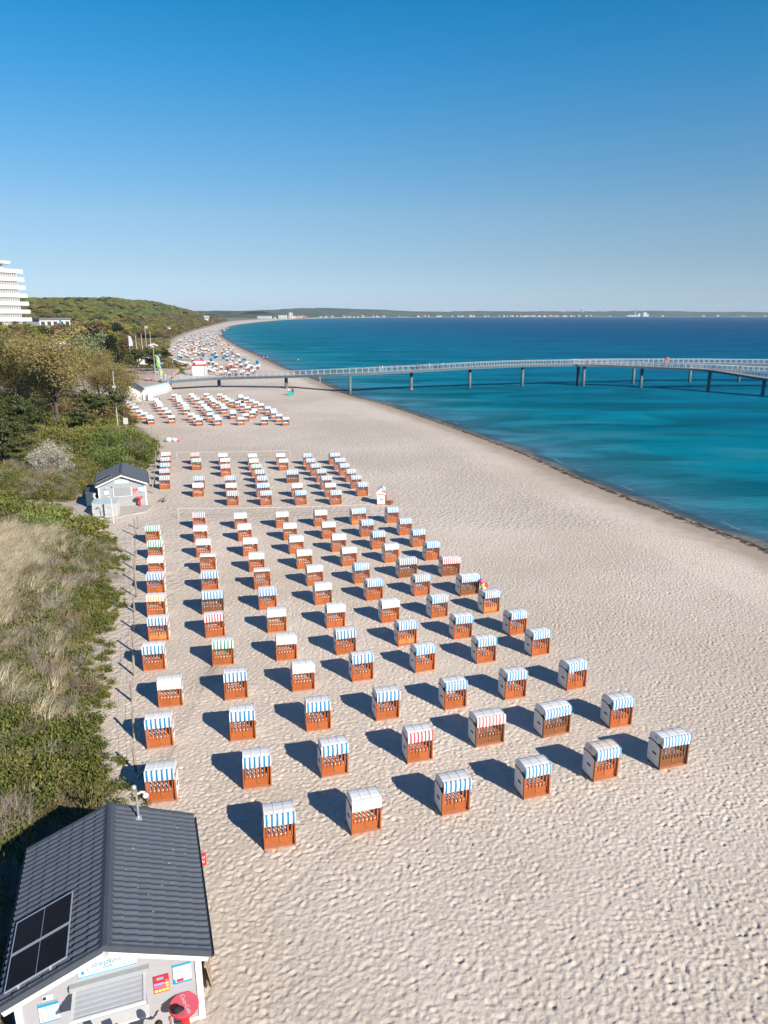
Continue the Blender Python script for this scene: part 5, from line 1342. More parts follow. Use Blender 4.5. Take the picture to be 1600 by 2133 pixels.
MID_ROWS = [
    (0, 4, -28.75, 93.66, 17.8, 'W', ''), (0, 3, -27.8, 90.09, 16.7, 'B', ''), (0, 2, -26.82, 86.55, 14.5, 'B', ''), (0, 1, -25.89, 83.19, 17.7, 'B', ''),
    (0, 0, -24.78, 79.34, 15.7, 'B', ''), (1, 3, -24.89, 93.31, 16.9, 'R', ''), (1, 2, -23.75, 89.61, 13.8, 'G', ''), (1, 1, -20.86, 79.32, 13.1, 'B', ''),
    (1, 0, -20.15, 75.82, 14.7, 'W', ''), (2, 5, -21.13, 93.13, 12.8, 'W', ''), (2, 4, -20.16, 89.62, 14.3, 'W', ''), (2, 3, -19.31, 85.94, 17.8, 'R', ''),
    (2, 2, -17.38, 79.33, 14.0, 'B', ''), (2, 1, -16.5, 75.7, 12.1, 'W', ''), (2, 0, -15.66, 72.14, 12.3, 'B', ''), (3, 6, -17.25, 92.79, 13.0, 'W', ''),
    (3, 5, -16.51, 89.41, 16.7, 'W', ''), (3, 4, -15.56, 85.92, 14.2, 'G', ''), (3, 3, -14.58, 82.61, 13.7, 'B', ''), (3, 2, -13.76, 79.31, 12.6, 'B', ''),
    (3, 1, -13.1, 75.69, 17.9, 'B', 'w'), (3, 0, -12.23, 72.16, 14.5, 'B', ''), (4, 4, -13.56, 92.82, 13.2, 'W', ''), (4, 3, -12.72, 89.33, 12.4, 'W', ''),
    (4, 2, -10.74, 82.46, 12.3, 'B', 'wb'), (4, 1, -9.41, 75.7, 13.0, 'W', ''), (4, 0, -8.67, 72.32, 16.1, 'B', ''), (5, 6, -10.05, 92.97, 12.9, 'B', ''),
    (5, 5, -9.31, 89.57, 12.2, 'B', ''), (5, 4, -8.41, 86.16, 14.9, 'B', ''), (5, 3, -7.39, 82.87, 13.5, 'B', ''), (5, 2, -6.61, 79.26, 18.0, 'B', ''),
    (5, 1, -5.84, 75.8, 12.7, 'W', ''), (5, 0, -5.06, 72.41, 15.2, 'B', ''), (6, 5, -6.54, 93.3, 16.6, 'B', 'w'), (6, 4, -5.65, 89.72, 14.5, 'B', 'w'),
    (6, 3, -4.93, 86.41, 17.9, 'B', ''), (6, 2, -3.96, 83.0, 14.9, 'B', ''), (6, 1, -3.22, 79.62, 13.5, 'B', ''), (6, 0, -2.41, 76.14, 14.5, 'B', ''),
]
THIRD_ROWS = [
    (0, 7, -54.77, 155.54, 13.3, 'P', ''), (0, 6, -53.33, 151.68, 16.4, 'P', ''), (0, 5, -51.45, 147.97, 15.0, 'P', ''), (0, 4, -49.46, 143.63, 20.1, 'P', ''),
    (0, 3, -46.79, 137.9, 19.6, 'P', ''), (0, 2, -44.7, 134.42, 17.0, 'P', ''), (0, 1, -42.5, 130.39, 13.3, 'P', ''), (0, 0, -41.76, 128.87, 15.0, 'P', ''),
    (1, 6, -49.56, 157.57, 14.9, 'P', ''), (1, 5, -48.25, 154.07, 14.7, 'P', ''), (1, 4, -46.77, 150.26, 14.9, 'P', ''), (1, 3, -45.31, 146.23, 20.0, 'P', ''),
    (1, 2, -42.86, 141.07, 14.1, 'P', ''), (1, 1, -40.89, 136.68, 13.4, 'P', ''), (1, 0, -38.37, 129.95, 20.4, 'P', ''), (2, 9, -48.07, 166.4, 17.5, 'P', ''),
    (2, 8, -46.23, 162.87, 20.9, 'P', ''), (2, 7, -44.69, 158.09, 16.2, 'P', ''), (2, 6, -43.51, 154.11, 20.2, 'P', ''), (2, 5, -41.74, 150.29, 18.2, 'P', ''),
    (2, 4, -40.17, 146.22, 19.3, 'P', ''), (2, 3, -38.73, 141.52, 19.0, 'P', ''), (2, 2, -35.7, 133.31, 17.0, 'P', ''), (2, 1, -33.96, 130.04, 13.7, 'P', ''),
    (2, 0, -32.65, 126.96, 14.7, 'P', ''), (3, 9, -44.5, 167.33, 20.0, 'P', ''), (3, 8, -42.83, 162.87, 20.2, 'P', ''), (3, 7, -40.89, 158.12, 20.4, 'P', ''),
    (3, 6, -38.41, 151.68, 15.7, 'P', ''), (3, 5, -36.58, 146.66, 18.3, 'P', ''), (3, 4, -35.12, 142.78, 19.4, 'P', ''), (3, 3, -33.99, 139.61, 18.1, 'P', ''),
    (3, 2, -32.3, 133.53, 19.5, 'P', ''), (3, 1, -30.51, 130.47, 17.2, 'P', ''), (3, 0, -29.4, 127.21, 18.2, 'P', ''), (4, 9, -41.02, 167.44, 18.5, 'P', ''),
    (4, 8, -38.92, 162.15, 15.1, 'P', ''), (4, 7, -37.45, 157.77, 20.4, 'P', ''), (4, 6, -36.38, 154.61, 20.7, 'P', ''), (4, 5, -34.6, 151.02, 13.6, 'P', ''),
    (4, 4, -32.99, 147.22, 20.8, 'P', ''), (4, 3, -31.67, 142.84, 20.7, 'P', ''), (4, 2, -29.04, 137.93, 18.3, 'P', ''), (4, 1, -28.37, 135.45, 13.4, 'P', ''),
    (4, 0, -25.53, 127.79, 20.2, 'P', ''), (5, 10, -37.74, 166.81, 14.0, 'P', ''), (5, 9, -35.88, 162.76, 20.7, 'P', ''), (5, 8, -34.1, 157.76, 18.3, 'P', ''),
    (5, 7, -32.52, 154.56, 13.5, 'P', ''), (5, 6, -30.71, 152.02, 14.3, 'P', ''), (5, 5, -28.87, 147.67, 18.1, 'P', ''), (5, 4, -27.18, 143.8, 17.6, 'P', ''),
    (5, 3, -25.15, 139.62, 19.0, 'P', ''), (5, 2, -24.96, 136.31, 20.4, 'P', ''), (5, 1, -25.46, 132.33, 14.7, 'P', ''), (5, 0, -21.25, 127.73, 13.0, 'P', ''),
    (6, 10, -32.75, 165.08, 20.4, 'P', ''), (6, 9, -31.98, 161.91, 13.1, 'P', ''), (6, 8, -30.47, 159.95, 20.0, 'P', ''), (6, 7, -28.4, 155.08, 13.9, 'P', ''),
    (6, 6, -26.93, 151.76, 19.5, 'P', ''), (6, 5, -25.24, 147.68, 19.3, 'P', ''), (6, 4, -23.01, 142.66, 20.0, 'P', ''), (6, 3, -21.51, 139.6, 17.4, 'P', ''),
    (6, 2, -20.82, 136.15, 20.0, 'P', ''), (6, 1, -19.29, 131.8, 14.6, 'P', ''), (6, 0, -17.46, 127.42, 18.4, 'P', ''),
]
ORD = ['first', 'second', 'third', 'fourth', 'fifth', 'sixth', 'seventh', 'eighth', 'ninth', 'tenth', 'eleventh', 'twelfth', 'thirteenth']
COLN = ['column along the fence', 'second column from fence', 'third column from fence', 'middle column', 'fifth column from fence', 'sixth column from fence', 'column closest to sea']
def chair_label(ci, ri, kind, flag, block):
    if kind == 'N': a = 'slat fronted chair without awning'
    else: a = CNAME[kind] + (' wide' if 'w' in flag else '') + ' chair'
    if 't' in flag: a += ' with browned hood'
    return '%s, %s from near end, %s, %s block' % (a, ORD[ri], COLN[ci], block)
for rows, block, group, det in ((FRONT_ROWS, 'front', 'beach chairs of the front block', 2), (MID_ROWS, 'middle', 'beach chairs of the middle block', 1), (THIRD_ROWS, 'pier', 'beach chairs of the block before the pier', 0)):
    for ci, ri, x, y, yaw, kind, flag in rows:
        k = kind
        if k == 'B' and ci >= 4 and block == 'front': k = 'b'
        if k == 'R' and 'w' in flag: k = 'r'
        place_chair(x, y, yaw, k, flag, chair_label(ci, ri, k, flag, block), group, 2 if det == 2 and y < 75 else det)

# the one tipped back chair at the sea end of the middle block, turned to the water
t = thing('beach_chair', 'white chair tipped back and facing the sea with pulled out footrests, middle block', 'beach chair', (-.2, 72.6, 0), R(84), 'beach chairs of the middle block')
for q in chair_parts(1.15, False, 7):
    nm, me, role = q[:3]
    if nm in ('slat', 'gate_rail', 'lock', 'side_batten'): continue
    o = link(nm, me, t)
    if nm in ('hood', 'hood_rib', 'awning', 'back_cushion'):
        piv = Vector((0, .2, 1.0)); Rm = Matrix.Rotation(R(-38), 4, 'X')
        o.matrix_local = Matrix.Translation(piv) @ Rm @ Matrix.Translation(-piv)
    if nm == 'drawer': o.location = (0, -.55, -.12)
for s in (-.28, .28): MB().bx(s - .24, s + .24, -1.15, -.47, .12, .2).build('footrest', WOOD, t)

# the crowded beach beyond the pier: one small chair shape per colour
def far_chair_mesh(cloth, wood):
    mb = MB(); mb.bx(-.57, .57, -.42, .42, 0, .45, 1); mb.bx(-.57, -.5, -.4, .44, .45, 1.08, 0); mb.bx(.5, .57, -.4, .44, .45, 1.08, 0); mb.bx(-.5, .5, .36, .44, .45, 1.1, 0)
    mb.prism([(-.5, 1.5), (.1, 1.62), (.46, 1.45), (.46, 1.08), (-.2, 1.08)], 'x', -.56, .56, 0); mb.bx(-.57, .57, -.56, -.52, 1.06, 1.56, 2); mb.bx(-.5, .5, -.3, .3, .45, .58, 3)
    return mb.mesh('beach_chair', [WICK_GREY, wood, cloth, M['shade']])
blue_cover = mat('blue_chair_cover', (0.05, 0.22, 0.42), 0.6, objvar=.2)
FARM = [far_chair_mesh(blue_cover, blue_cover), far_chair_mesh(CLOTH['P'], WOOD_BROWN), far_chair_mesh(CLOTH['W'], WOOD_LITE), far_chair_mesh(mat('dull_red_awning', (0.36, 0.09, 0.08), 0.7, objvar=.2), WOOD_BROWN)]
for me in FARM[:1]: me.materials[0] = blue_cover
rb = random.Random(21)
n_far = 0
def far_spot():
    while True:
        y = 228 + 250 * rb.random() ** 1.2
        edge = float(np.interp(y, [228, 250, 300, 378, 500], [-60, -67, -84, -111, -142]))
        wid = float(np.interp(y, [228, 262, 300, 370, 500], [16, 25, 30, 33, 34]))
        x = edge + 2 + rb.random() * wid
        return x, y
stuff_mb = MB()
GN = {0: 'far chairs under bright blue covers', 1: 'far white chairs beyond the pier', 2: 'far orange wood chairs beyond the pier', 3: 'far red awning chairs beyond the pier'}
LN = {0: 'tiny beach chair under a bright blue cover beyond the pier', 1: 'tiny white beach chair with dark wood beyond the pier', 2: 'tiny beach chair with orange wood beyond the pier', 3: 'tiny beach chair with red awning beyond the pier'}
for i in range(175):
    x, y = far_spot()
    if i < 18:                                        # the orange diagonal row
        q = i / 17; x, y, ty = -56 - 31 * q + rb.uniform(-.6, .6), 240 + 62 * q, 2
    elif 285 < y < 345: ty = 0 if rb.random() < .5 else 1
    elif y >= 345: ty = rb.choice([1, 1, 1, 3, 2, 1, 2])
    else: ty = rb.choice([1, 1, 2, 1, 3])
    if i < 104:
        o = link('beach_chair', FARM[ty]); o.location = (x, y, -.02); o.rotation_euler = (0, 0, R(18 + rb.uniform(-12, 12)))
        tag(o, LN[ty], 'beach chair', GN[ty])
    else:
        me = FARM[ty]; b = len(stuff_mb.v); cy_, sy__ = math.cos(R(18)), math.sin(R(18))
        stuff_mb.v += [(x + cy_ * v.co.x - sy__ * v.co.y, y + sy__ * v.co.x + cy_ * v.co.y, v.co.z - .02) for v in me.vertices]
        for p in me.polygons:
            stuff_mb.f.append(tuple(b + j for j in p.vertices)); stuff_mb.mi.append([[4, 4, 4, 3], [0, 1, 2, 3], [0, 5, 6, 3], [0, 1, 7, 3]][ty][p.material_index]); stuff_mb.tone.append(.5)
for i in range(120):                                   # farther still, up to the bend
    y = 470 + 560 * rb.random() ** 1.1; edge = float(np.interp(y, [470, 676, 1220], [-136, -182, -282])); x = edge + 3 + rb.random() * 30
    me = FARM[1]; b = len(stuff_mb.v)
    stuff_mb.v += [(x + v.co.x, y + v.co.y, v.co.z) for v in me.vertices]; cc = rb.choice([1, 1, 5, 1, 4])
    for p in me.polygons:
        stuff_mb.f.append(tuple(b + j for j in p.vertices)); stuff_mb.mi.append([0, cc, rb.choice([2, 2, 2, 2, 6, 7]) , 3][p.material_index]); stuff_mb.tone.append(.5)
tag(stuff_mb.build('beach_chair_crowd', [WICK_GREY, WOOD_BROWN, CLOTH['P'], M['shade'], blue_cover, WOOD_LITE, CLOTH['W'], bpy.data.materials['dull_red_awning']]), 'crowd of tiny beach chairs along the curving far beach', None, None, 'stuff')

# ------------------------------------------------------------------ fence posts along the dunes
POSTS = [(-10.7, 27.0, 1.15), (-11.6, 29.5, 1.35), (-12.8, 32.8, 1.15), (-13.6, 35.5, 1.2), (-14.6, 38.4, 1.3), (-15.5, 41.4, 1.25), (-16.5, 44.2, 1.3), (-17.2, 46.8, 1.5), (-18.4, 49.8, 1.3), (-19.2, 52.4, 1.35), (-20.1, 55.4, 1.4), (-22.0, 61.1, 1.6),
         (-22.5, 63.3, 1.2), (-25.4, 77.0, 1.5), (-26.3, 80.4, 1.5), (-27.7, 84.9, 1.6), (-29.0, 89.7, 1.5), (-30.4, 94.6, 1.5), (-32.3, 101.5, 1.4), (-34.2, 108.3, 1.5), (-38.0, 117, 1.5)]
PL = ['fence post closest to the nearest kiosk', 'second fence post from the nearest kiosk', 'third fence post from the nearest kiosk', 'fourth fence post from the nearest kiosk', 'fifth fence post from the nearest kiosk', 'sixth fence post from the nearest kiosk',
      'seventh fence post from the nearest kiosk', 'tall pale fence post beside a blue striped chair', 'ninth fence post from the nearest kiosk', 'tenth fence post from the nearest kiosk', 'eleventh fence post from the nearest kiosk', 'tall bent fence post at the path opening', 'short fence post at the path opening',
      'fence post right behind the farther kiosk', 'second fence post behind the farther kiosk', 'third fence post behind the farther kiosk', 'fourth fence post behind the farther kiosk', 'fifth fence post behind the farther kiosk', 'fence post by the grey twig bush', 'fence post next to the white bags', 'last fence post before the pier block']
prev = None
for i, (x, y, h) in enumerate(POSTS):
    z = gz(x, y); rg = random.Random(i)
    t = thing('fence_post', 'rough grey wooden ' + PL[i], 'fence post', (x, y, z - .25), rg.random() * 6, 'posts of the dune fence')
    lx, ly = rg.uniform(-.09, .09), rg.uniform(-.09, .09)
    MB().tube([(0, 0, 0), (lx * .4, ly * .4, h * .5), (lx, ly, h + .25)], [.075, .065, .055], 8).build('stake', M['grey_wood'], t)
    MB().tube([(lx * .8, ly * .8, h * .82 + .25), (lx * .8, ly * .8, h * .82 + .28)], [.072, .072], 8).build('wire_loop', M['rope'], t)
    if prev is not None and not i == 13:
        w = thing('fence_wire', 'thin slack wire strung between the dune fence posts', 'wire', (0, 0, 0), 0, 'wires of the dune fence')
        for q in (.45, .85):
            a = Vector((prev[0], prev[1], prev[2] + prev[3] * q)); b = Vector((x, y, z + h * q)); m_ = (a + b) / 2 - Vector((0, 0, .06))
            MB().tube([a, m_, b], .006, 4).build('strand', M['rope'], w)
    prev = (x, y, z, h)

# volleyball nets behind the blocks
def net(a, b, h, lab):
    t = thing('beach_net', lab, 'net'); a = Vector((*a, 0)); b = Vector((*b, 0))
    for p in (a, b): MB().tube([p, p + Vector((0, 0, h))], .02, 6).build('post', M['white_wood'], t)
    n = 10; top = []
    for i in range(n + 1):
        q = i / n; top.append(a.lerp(b, q) + Vector((0, 0, h - .12 * math.sin(math.pi * q))))
    tape = MB(); lo = MB()
    for i in range(n):
        p, q = top[i], top[i + 1]
        tape.face([p, q, q - Vector((0, 0, .04)), p - Vector((0, 0, .04))])
    tape.build('tape', M['white_print'], t)
    lo.tube([p - Vector((0, 0, h * .72)) for p in top], .012, 4); lo.build('lower_cord', M['plank'], t)
net((-19.8, 66.9), (-1.1, 68.3), 1.05, 'white taped beach net behind the front block of chairs')
net((-28.1, 96.3), (-12.9, 97.6), 1.05, 'white taped beach net behind the middle block of chairs')
# small things on the sand
t = thing('beach_balls', 'bunch of bright inflatable toys hanging on the side of a wide chair', 'toys', (6.95, 47.3, .35))
for i, (dx, dz, m, r) in enumerate([(0, 0, 'yellow', .2), (.12, .35, 'red', .22), (-.06, .45, 'yellow', .18), (-.12, .7, 'pink', .2), (.02, .2, 'white_print', .18)]): MB().ball((dx, -.05 * i, dz), r, 10, 8).build('ball', M[m], t, True)
t = thing('white_sacks', 'two white sacks and a pink cloth lying beside the fence', 'sacks', (-33.4, 110.5, 0))
for i, (dx, dy, r) in enumerate([(0, 0, .55), (.9, .3, .45), (.45, .8, .4)]): MB().ball((dx, dy, r * .55), r, 9, 6, sc=(1, .8, .7)).build('sack', M['white_print'], t, True)
MB().ball((1.6, .2, .15), .3, 8, 5, sc=(1, .7, .5)).build('cloth', M['pink'], t, True)
t = thing('notice_post', 'small white notice box on a post in the dune shrubs', 'notice', (-41, 114, 1.5)); MB().bx(-.05, .05, -.05, .05, 0, 1.3).build('post', M['grey_wood'], t); MB().bx(-.35, .35, -.08, .08, .7, 1.7).build('board', M['white_print'], t)
t = thing('parasol', 'red beach parasol on the sand beyond the pier', 'parasol', (-50.5, 246, 0)); MB().tube([(0, 0, 0), (0, 0, 2.1)], .04, 6).build('pole', M['white_wood'], t)
mb = MB(); n = 10
for k in range(n): a, b = 2 * math.pi * k / n, 2 * math.pi * (k + 1) / n; mb.face([(0, 0, 2.3), (1.6 * math.cos(a), 1.6 * math.sin(a), 1.75), (1.6 * math.cos(b), 1.6 * math.sin(b), 1.75)])
mb.build('canopy', M['red'], t)

# ------------------------------------------------------------------ plants
def leaf_mesh(name, Pn, size, tone, m, stretch=1.5, seed=0, up=0.0):
    """many small leaf faces: a bent diamond each"""
    n = len(Pn); g = np.random.default_rng(seed)
    a = g.normal(size=(n, 3)); a[:, 2] += up; a /= np.linalg.norm(a, axis=1)[:, None]
    b = g.normal(size=(n, 3)); b -= a * (a * b).sum(1)[:, None]; b /= np.linalg.norm(b, axis=1)[:, None]
    c = np.cross(a, b)
    L_ = (size * stretch)[:, None] * a * .5; W_ = size[:, None] * b * .5; K_ = size[:, None] * c * .18
    V = np.stack([Pn - L_, Pn + W_ + K_, Pn + L_, Pn - W_ + K_], 1).reshape(-1, 3)
    me = bpy.data.meshes.new(name)
    me.vertices.add(4 * n); me.vertices.foreach_set('co', V.astype(np.float32).reshape(-1))
    me.loops.add(4 * n); me.loops.foreach_set('vertex_index', np.arange(4 * n, dtype=np.int32))
    me.polygons.add(n); me.polygons.foreach_set('loop_start', np.arange(0, 4 * n, 4, dtype=np.int32))
    at = me.attributes.new('tone', 'FLOAT', 'FACE'); at.data.foreach_set('value', np.clip(tone, 0, 1).astype(np.float32))
    me.materials.append(m); me.update(); me.validate()
    return me

BARK = mat('grey_brown_bark', (0.12, 0.09, 0.068), 0.9, 0.25, 3, 0.6, 18, stretch=(1, 1, .25))
BARK_PINE = mat('reddish_pine_bark', (0.17, 0.10, 0.065), 0.9, 0.25, 3, 0.6, 18)
BARK_PALE = mat('pale_trunk_bark', (0.30, 0.27, 0.22), 0.85, 0.25, 4, 0.4, 18)
TWIG = mat('dry_brown_twig', (0.215, 0.16, 0.10), 0.9, 0.2, 8)
TWIG_GREY = mat('grey_twig', (0.27, 0.24, 0.20), 0.9, 0.2, 8)
LEAF = {
    'oak': leaf_mat('budding_olive_leaf', (0.20, 0.165, 0.062), (0.40, 0.335, 0.14), 0.012),
    'bare': leaf_mat('brown_bud_leaf', (0.15, 0.10, 0.056), (0.27, 0.19, 0.10), 0.012),
    'poplar': leaf_mat('silvery_green_leaf', (0.20, 0.22, 0.10), (0.38, 0.40, 0.22), 0.01, objvar=.08),
    'pine': leaf_mat('dark_pine_needle', (0.032, 0.048, 0.018), (0.13, 0.14, 0.055), 0.012, 0.15),
    'maple': leaf_mat('fresh_yellow_green_leaf', (0.18, 0.20, 0.025), (0.36, 0.37, 0.07), 0.02),
    'ever': leaf_mat('deep_evergreen_leaf', (0.014, 0.022, 0.011), (0.045, 0.06, 0.026), 0.01, 0.15),
    'green': leaf_mat('spring_green_leaf', (0.125, 0.165, 0.045), (0.30, 0.35, 0.10), 0.02),
    'rose': leaf_mat('rose_thicket_leaf', (0.095, 0.112, 0.028), (0.265, 0.275, 0.082), 0.03, objvar=.3),
    'dry': leaf_mat('dry_stalk', (0.22, 0.165, 0.09), (0.42, 0.34, 0.20), 0.008, 0.2, objvar=.2),
    'marram': leaf_mat('dry_marram_grass', (0.38, 0.30, 0.18), (0.85, 0.76, 0.55), 0.006, 0.25, objvar=.18),
    'blossom': leaf_mat('white_blossom', (0.34, 0.32, 0.24), (0.66, 0.63, 0.54), 0.01, objvar=.05),
    'greyb': leaf_mat('grey_bud', (0.18, 0.165, 0.14), (0.30, 0.28, 0.25), 0.01),
}

def tree_meshes(kind, seed, leaves, lsize, bark):
    """unit: metres for a tree 10 m tall; returns trunk mesh and crown mesh"""
    g = random.Random(seed); tr = MB(); tips = []
    def limb(p, d, length, r, lev):
        pts = [p]; rad = [r]; q = p.copy(); dd = d.copy()
        nseg = 4
        for i in range(nseg):
            dd = (dd + Vector((g.gauss(0, .13), g.gauss(0, .13), g.gauss(0.02, .10)))).normalized()
            q = q + dd * (length / nseg); pts.append(q.copy()); rad.append(r * (1 - .62 * (i + 1) / nseg))
            if lev >= 1 and i >= 1: tips.append((q.copy(), lev))
        if lev < 3: tr.tube(pts, rad, 6 if lev == 0 else 4, cap=False)
        else: tr.tube(pts, rad, 3, cap=False)
        if lev < (3 if kind != 'pine' else 2):
            n = {0: 7, 1: 4, 2: 3}[lev] if kind != 'pine' else {0: 9, 1: 4}[lev]
            for k in range(n):
                tpos = (.35 if kind not in ('pine',) else .55) + (.65 if kind != 'pine' else .45) * (k + g.random() * .7) / n
                j = min(nseg - 1, int(tpos * nseg)); f = tpos * nseg - j
                bp = pts[j].lerp(pts[j + 1], min(1, f))
                az = k * 2.4 + g.random() * 1.2
                tilt = {'oak': .85, 'bare': .75, 'poplar': .55, 'pine': 1.25, 'maple': .8, 'ever': .9, 'green': .85}[kind] * (1 - .25 * tpos if lev == 0 else 1) + g.gauss(0, .12)
                ref = dd if lev else Vector((0, 0, 1))
                a = ref.cross(Vector((.3, .7, .1))).normalized(); b = ref.cross(a).normalized()
                nd = (ref * math.cos(tilt) + (a * math.cos(az) + b * math.sin(az)) * math.sin(tilt)).normalized()
                limb(bp, nd, length * {0: .62, 1: .55, 2: .5}[lev] * (1.15 - .35 * tpos) * g.uniform(.85, 1.15), rad[j] * .6, lev + 1)
    lean = Vector((g.gauss(0, .06), g.gauss(0, .06), 1)).normalized()
    limb(Vector((0, 0, -.3)), lean, 7.2 if kind != 'pine' else 7.8, .24, 0)
    tp = np.array([list(t[0]) for t in tips]); gg = np.random.default_rng(seed)
    keep = tp[:, 2] > (2.6 if kind != 'pine' else 4.0)
    tp = tp[keep]
    idx = gg.integers(0, len(tp), leaves)
    sp = {'oak': 1.0, 'bare': .7, 'poplar': .65, 'pine': .62, 'maple': .9, 'ever': .8, 'green': .8}[kind]
    off = gg.normal(size=(leaves, 3)) * sp * .55
    if kind == 'pine': off[:, 2] *= .45
    Pn = tp[idx] + off
    clump = gg.random(len(tp))[idx]
    tone = .25 + .5 * clump + gg.normal(size=leaves) * .18
    sz = lsize * gg.uniform(.6, 1.4, leaves)
    top = Pn[:, 2].max()
    sc = 10.0 / top
    me_t = tr.mesh('trunk', bark, True)
    me_t.transform(Matrix.Scale(sc, 4))
    if leaves < 4000 and kind != 'pine':
        # seen from afar: a dome of rounded boughs, leaves on their shells
        nb = 11; ph = gg.random(nb) * 6.28; el = gg.uniform(-.1, 1.45, nb)
        cen = np.stack([np.cos(ph) * np.cos(el) * 2.5, np.sin(ph) * np.cos(el) * 2.5, 5.2 + np.sin(el) * 2.9], 1); rad = gg.uniform(1.2, 2.0, nb)
        k = gg.integers(0, nb, leaves); v = gg.normal(size=(leaves, 3)); v /= np.linalg.norm(v, axis=1)[:, None]; v[:, 2] = np.abs(v[:, 2]) * np.where(gg.random(leaves) < .8, 1, -1)
        Pn = (cen[k] + v * (rad[k] * gg.uniform(.72, 1.06, leaves))[:, None]) / sc
        tone = .3 + .4 * (gg.random(nb))[k] + gg.normal(size=leaves) * .16
    me_c = leaf_mesh('crown', Pn * sc, sz, tone, LEAF[kind], 1.4 if kind != 'pine' else 2.2, seed)
    return me_t, me_c

TREES = {}
for kind, n_hi, s_hi, n_lo, s_lo, bark in [('oak', 13000, .10, 2600, .40, BARK), ('bare', 9000, .10, 2400, .36, BARK), ('poplar', 9500, .20, 2600, .42, BARK_PALE), ('pine', 9000, .17, 2600, .36, BARK_PINE), ('maple', 7000, .24, 2800, .42, BARK), ('ever', 7000, .24, 2800, .42, BARK), ('green', 7000, .22, 2800, .42, BARK)]:
    TREES[kind] = [[tree_meshes(kind, 40 + 7 * v + len(kind), n_hi, s_hi, bark) for v in range(2 if kind in ('oak', 'pine') else 1)], [tree_meshes(kind, 90 + 5 * v + len(kind), n_lo, s_lo, bark) for v in range(2)]]

TREE_NAME = {'oak': 'olive_tree_budding', 'bare': 'bare_tree', 'poplar': 'pale_tree', 'pine': 'pine_tree', 'maple': 'spring_tree', 'ever': 'evergreen_tree', 'green': 'leafy_tree'}
TREE_NAME['oak'] = 'budding_tree'
def tree(kind, x, y, h, label, group=None, lod=0, spread=1.0, sink=.2):
    v = TREES[kind][lod]; me_t, me_c = v[int(abs(x * 7 + y * 3)) % len(v)]
    t = thing(TREE_NAME[kind], label, 'tree', (x, y, gz(x, y) - sink), (x * 1.7 + y) % 6.28, group)
    s = h / 10.0; t.scale = (s * spread, s * spread, s)
    link('trunk', me_t, t); link('crown', me_c, t)
    return t

def spread_lab(i, a): return a
NEAR_TREES = [('oak', -51.5, 112, 15.0, 'tall budding tree with paired trunks behind the dark pines', 1.15), ('oak', -60, 121, 15.5, 'big olive brown tree at the left edge behind the paired trunks', 1.1),
    ('oak', -46.5, 128, 10.5, 'slender budding tree next to the low umbrella pine', 1.0), ('oak', -67, 137, 14.0, 'broad budding tree left of the pale silvery tree', 1.2), ('oak', -55, 141, 11.5, 'smaller budding tree in front of the promenade paving', 1.0),
    ('oak', -74, 128, 15.5, 'large olive brown tree below the white hotel', 1.1), ('oak', -78, 150, 14, 'budding tree right below the hotel terraces', 1.1), ('oak', -64, 156, 9.5, 'thin young tree by the white sea wall', .8),
    ('oak', -67, 121, 11.5, 'budding tree low at the left edge in front of the promenade', 1.2), ('oak', -55, 119, 9.0, 'small budding tree just right of the paired trunks', 1.2), ('oak', -60, 133, 10.5, 'round budding tree covering the left end of the sea wall', 1.25), ('oak', -71, 146, 11.5, 'budding tree below the white bungalow', 1.25), ('oak', -50.5, 134, 8.6, 'low budding tree behind the umbrella pine', 1.2),
    ('pine', -45, 107.6, 7.2, 'low umbrella pine with bent trunk above the green thicket', 1.35), ('pine', -49, 91, 8.4, 'dark pine at the left edge nearest the blossoming shrub', 1.3), ('pine', -56, 97, 10.0, 'tall dark pine at the left edge', 1.25), ('pine', -45, 84, 6.0, 'short pine close to the white blossoming shrub', 1.4), ('pine', -52, 104, 7.0, 'dark pine in front of the paired trunks', 1.3),
    ('poplar', -72, 168, 14.0, 'pale silvery green tree by the promenade', 1.15), ('ever', -84, 216, 14, 'deep green evergreen right of the pale silvery tree', 1.0), ('ever', -77, 205, 9, 'dark evergreen bush tree under the pale silvery tree', 1.1),
    ('pine', -73.2, 212, 9.0, 'small pine growing in the boat planter bed on the promenade', 1.2), ('pine', -68, 222, 8.5, 'second small pine beside the white gable house', 1.2), ('maple', -83, 176, 11, 'yellow green tree at the left of the promenade', 1.1), ('bare', -92, 185, 13, 'bare brown tree behind the pale silvery tree', 1.1),
    ('ever', -112, 245, 14, 'dark evergreen close by the white bungalow', 1.1), ('pine', -132, 262, 15, 'tall dark pine in front of the hotel annex', 1.2), ('pine', -121, 240, 14, 'dark pine before the hotel tower foot', 1.2), ('ever', -140, 255, 16, 'dark evergreen hiding the hotel base', 1.2)]
for kind, x, y, h, lab, sp in NEAR_TREES:
    tree(kind, x, y, h * (1.1 if kind == 'oak' else 1.0), lab, None, 0, sp)

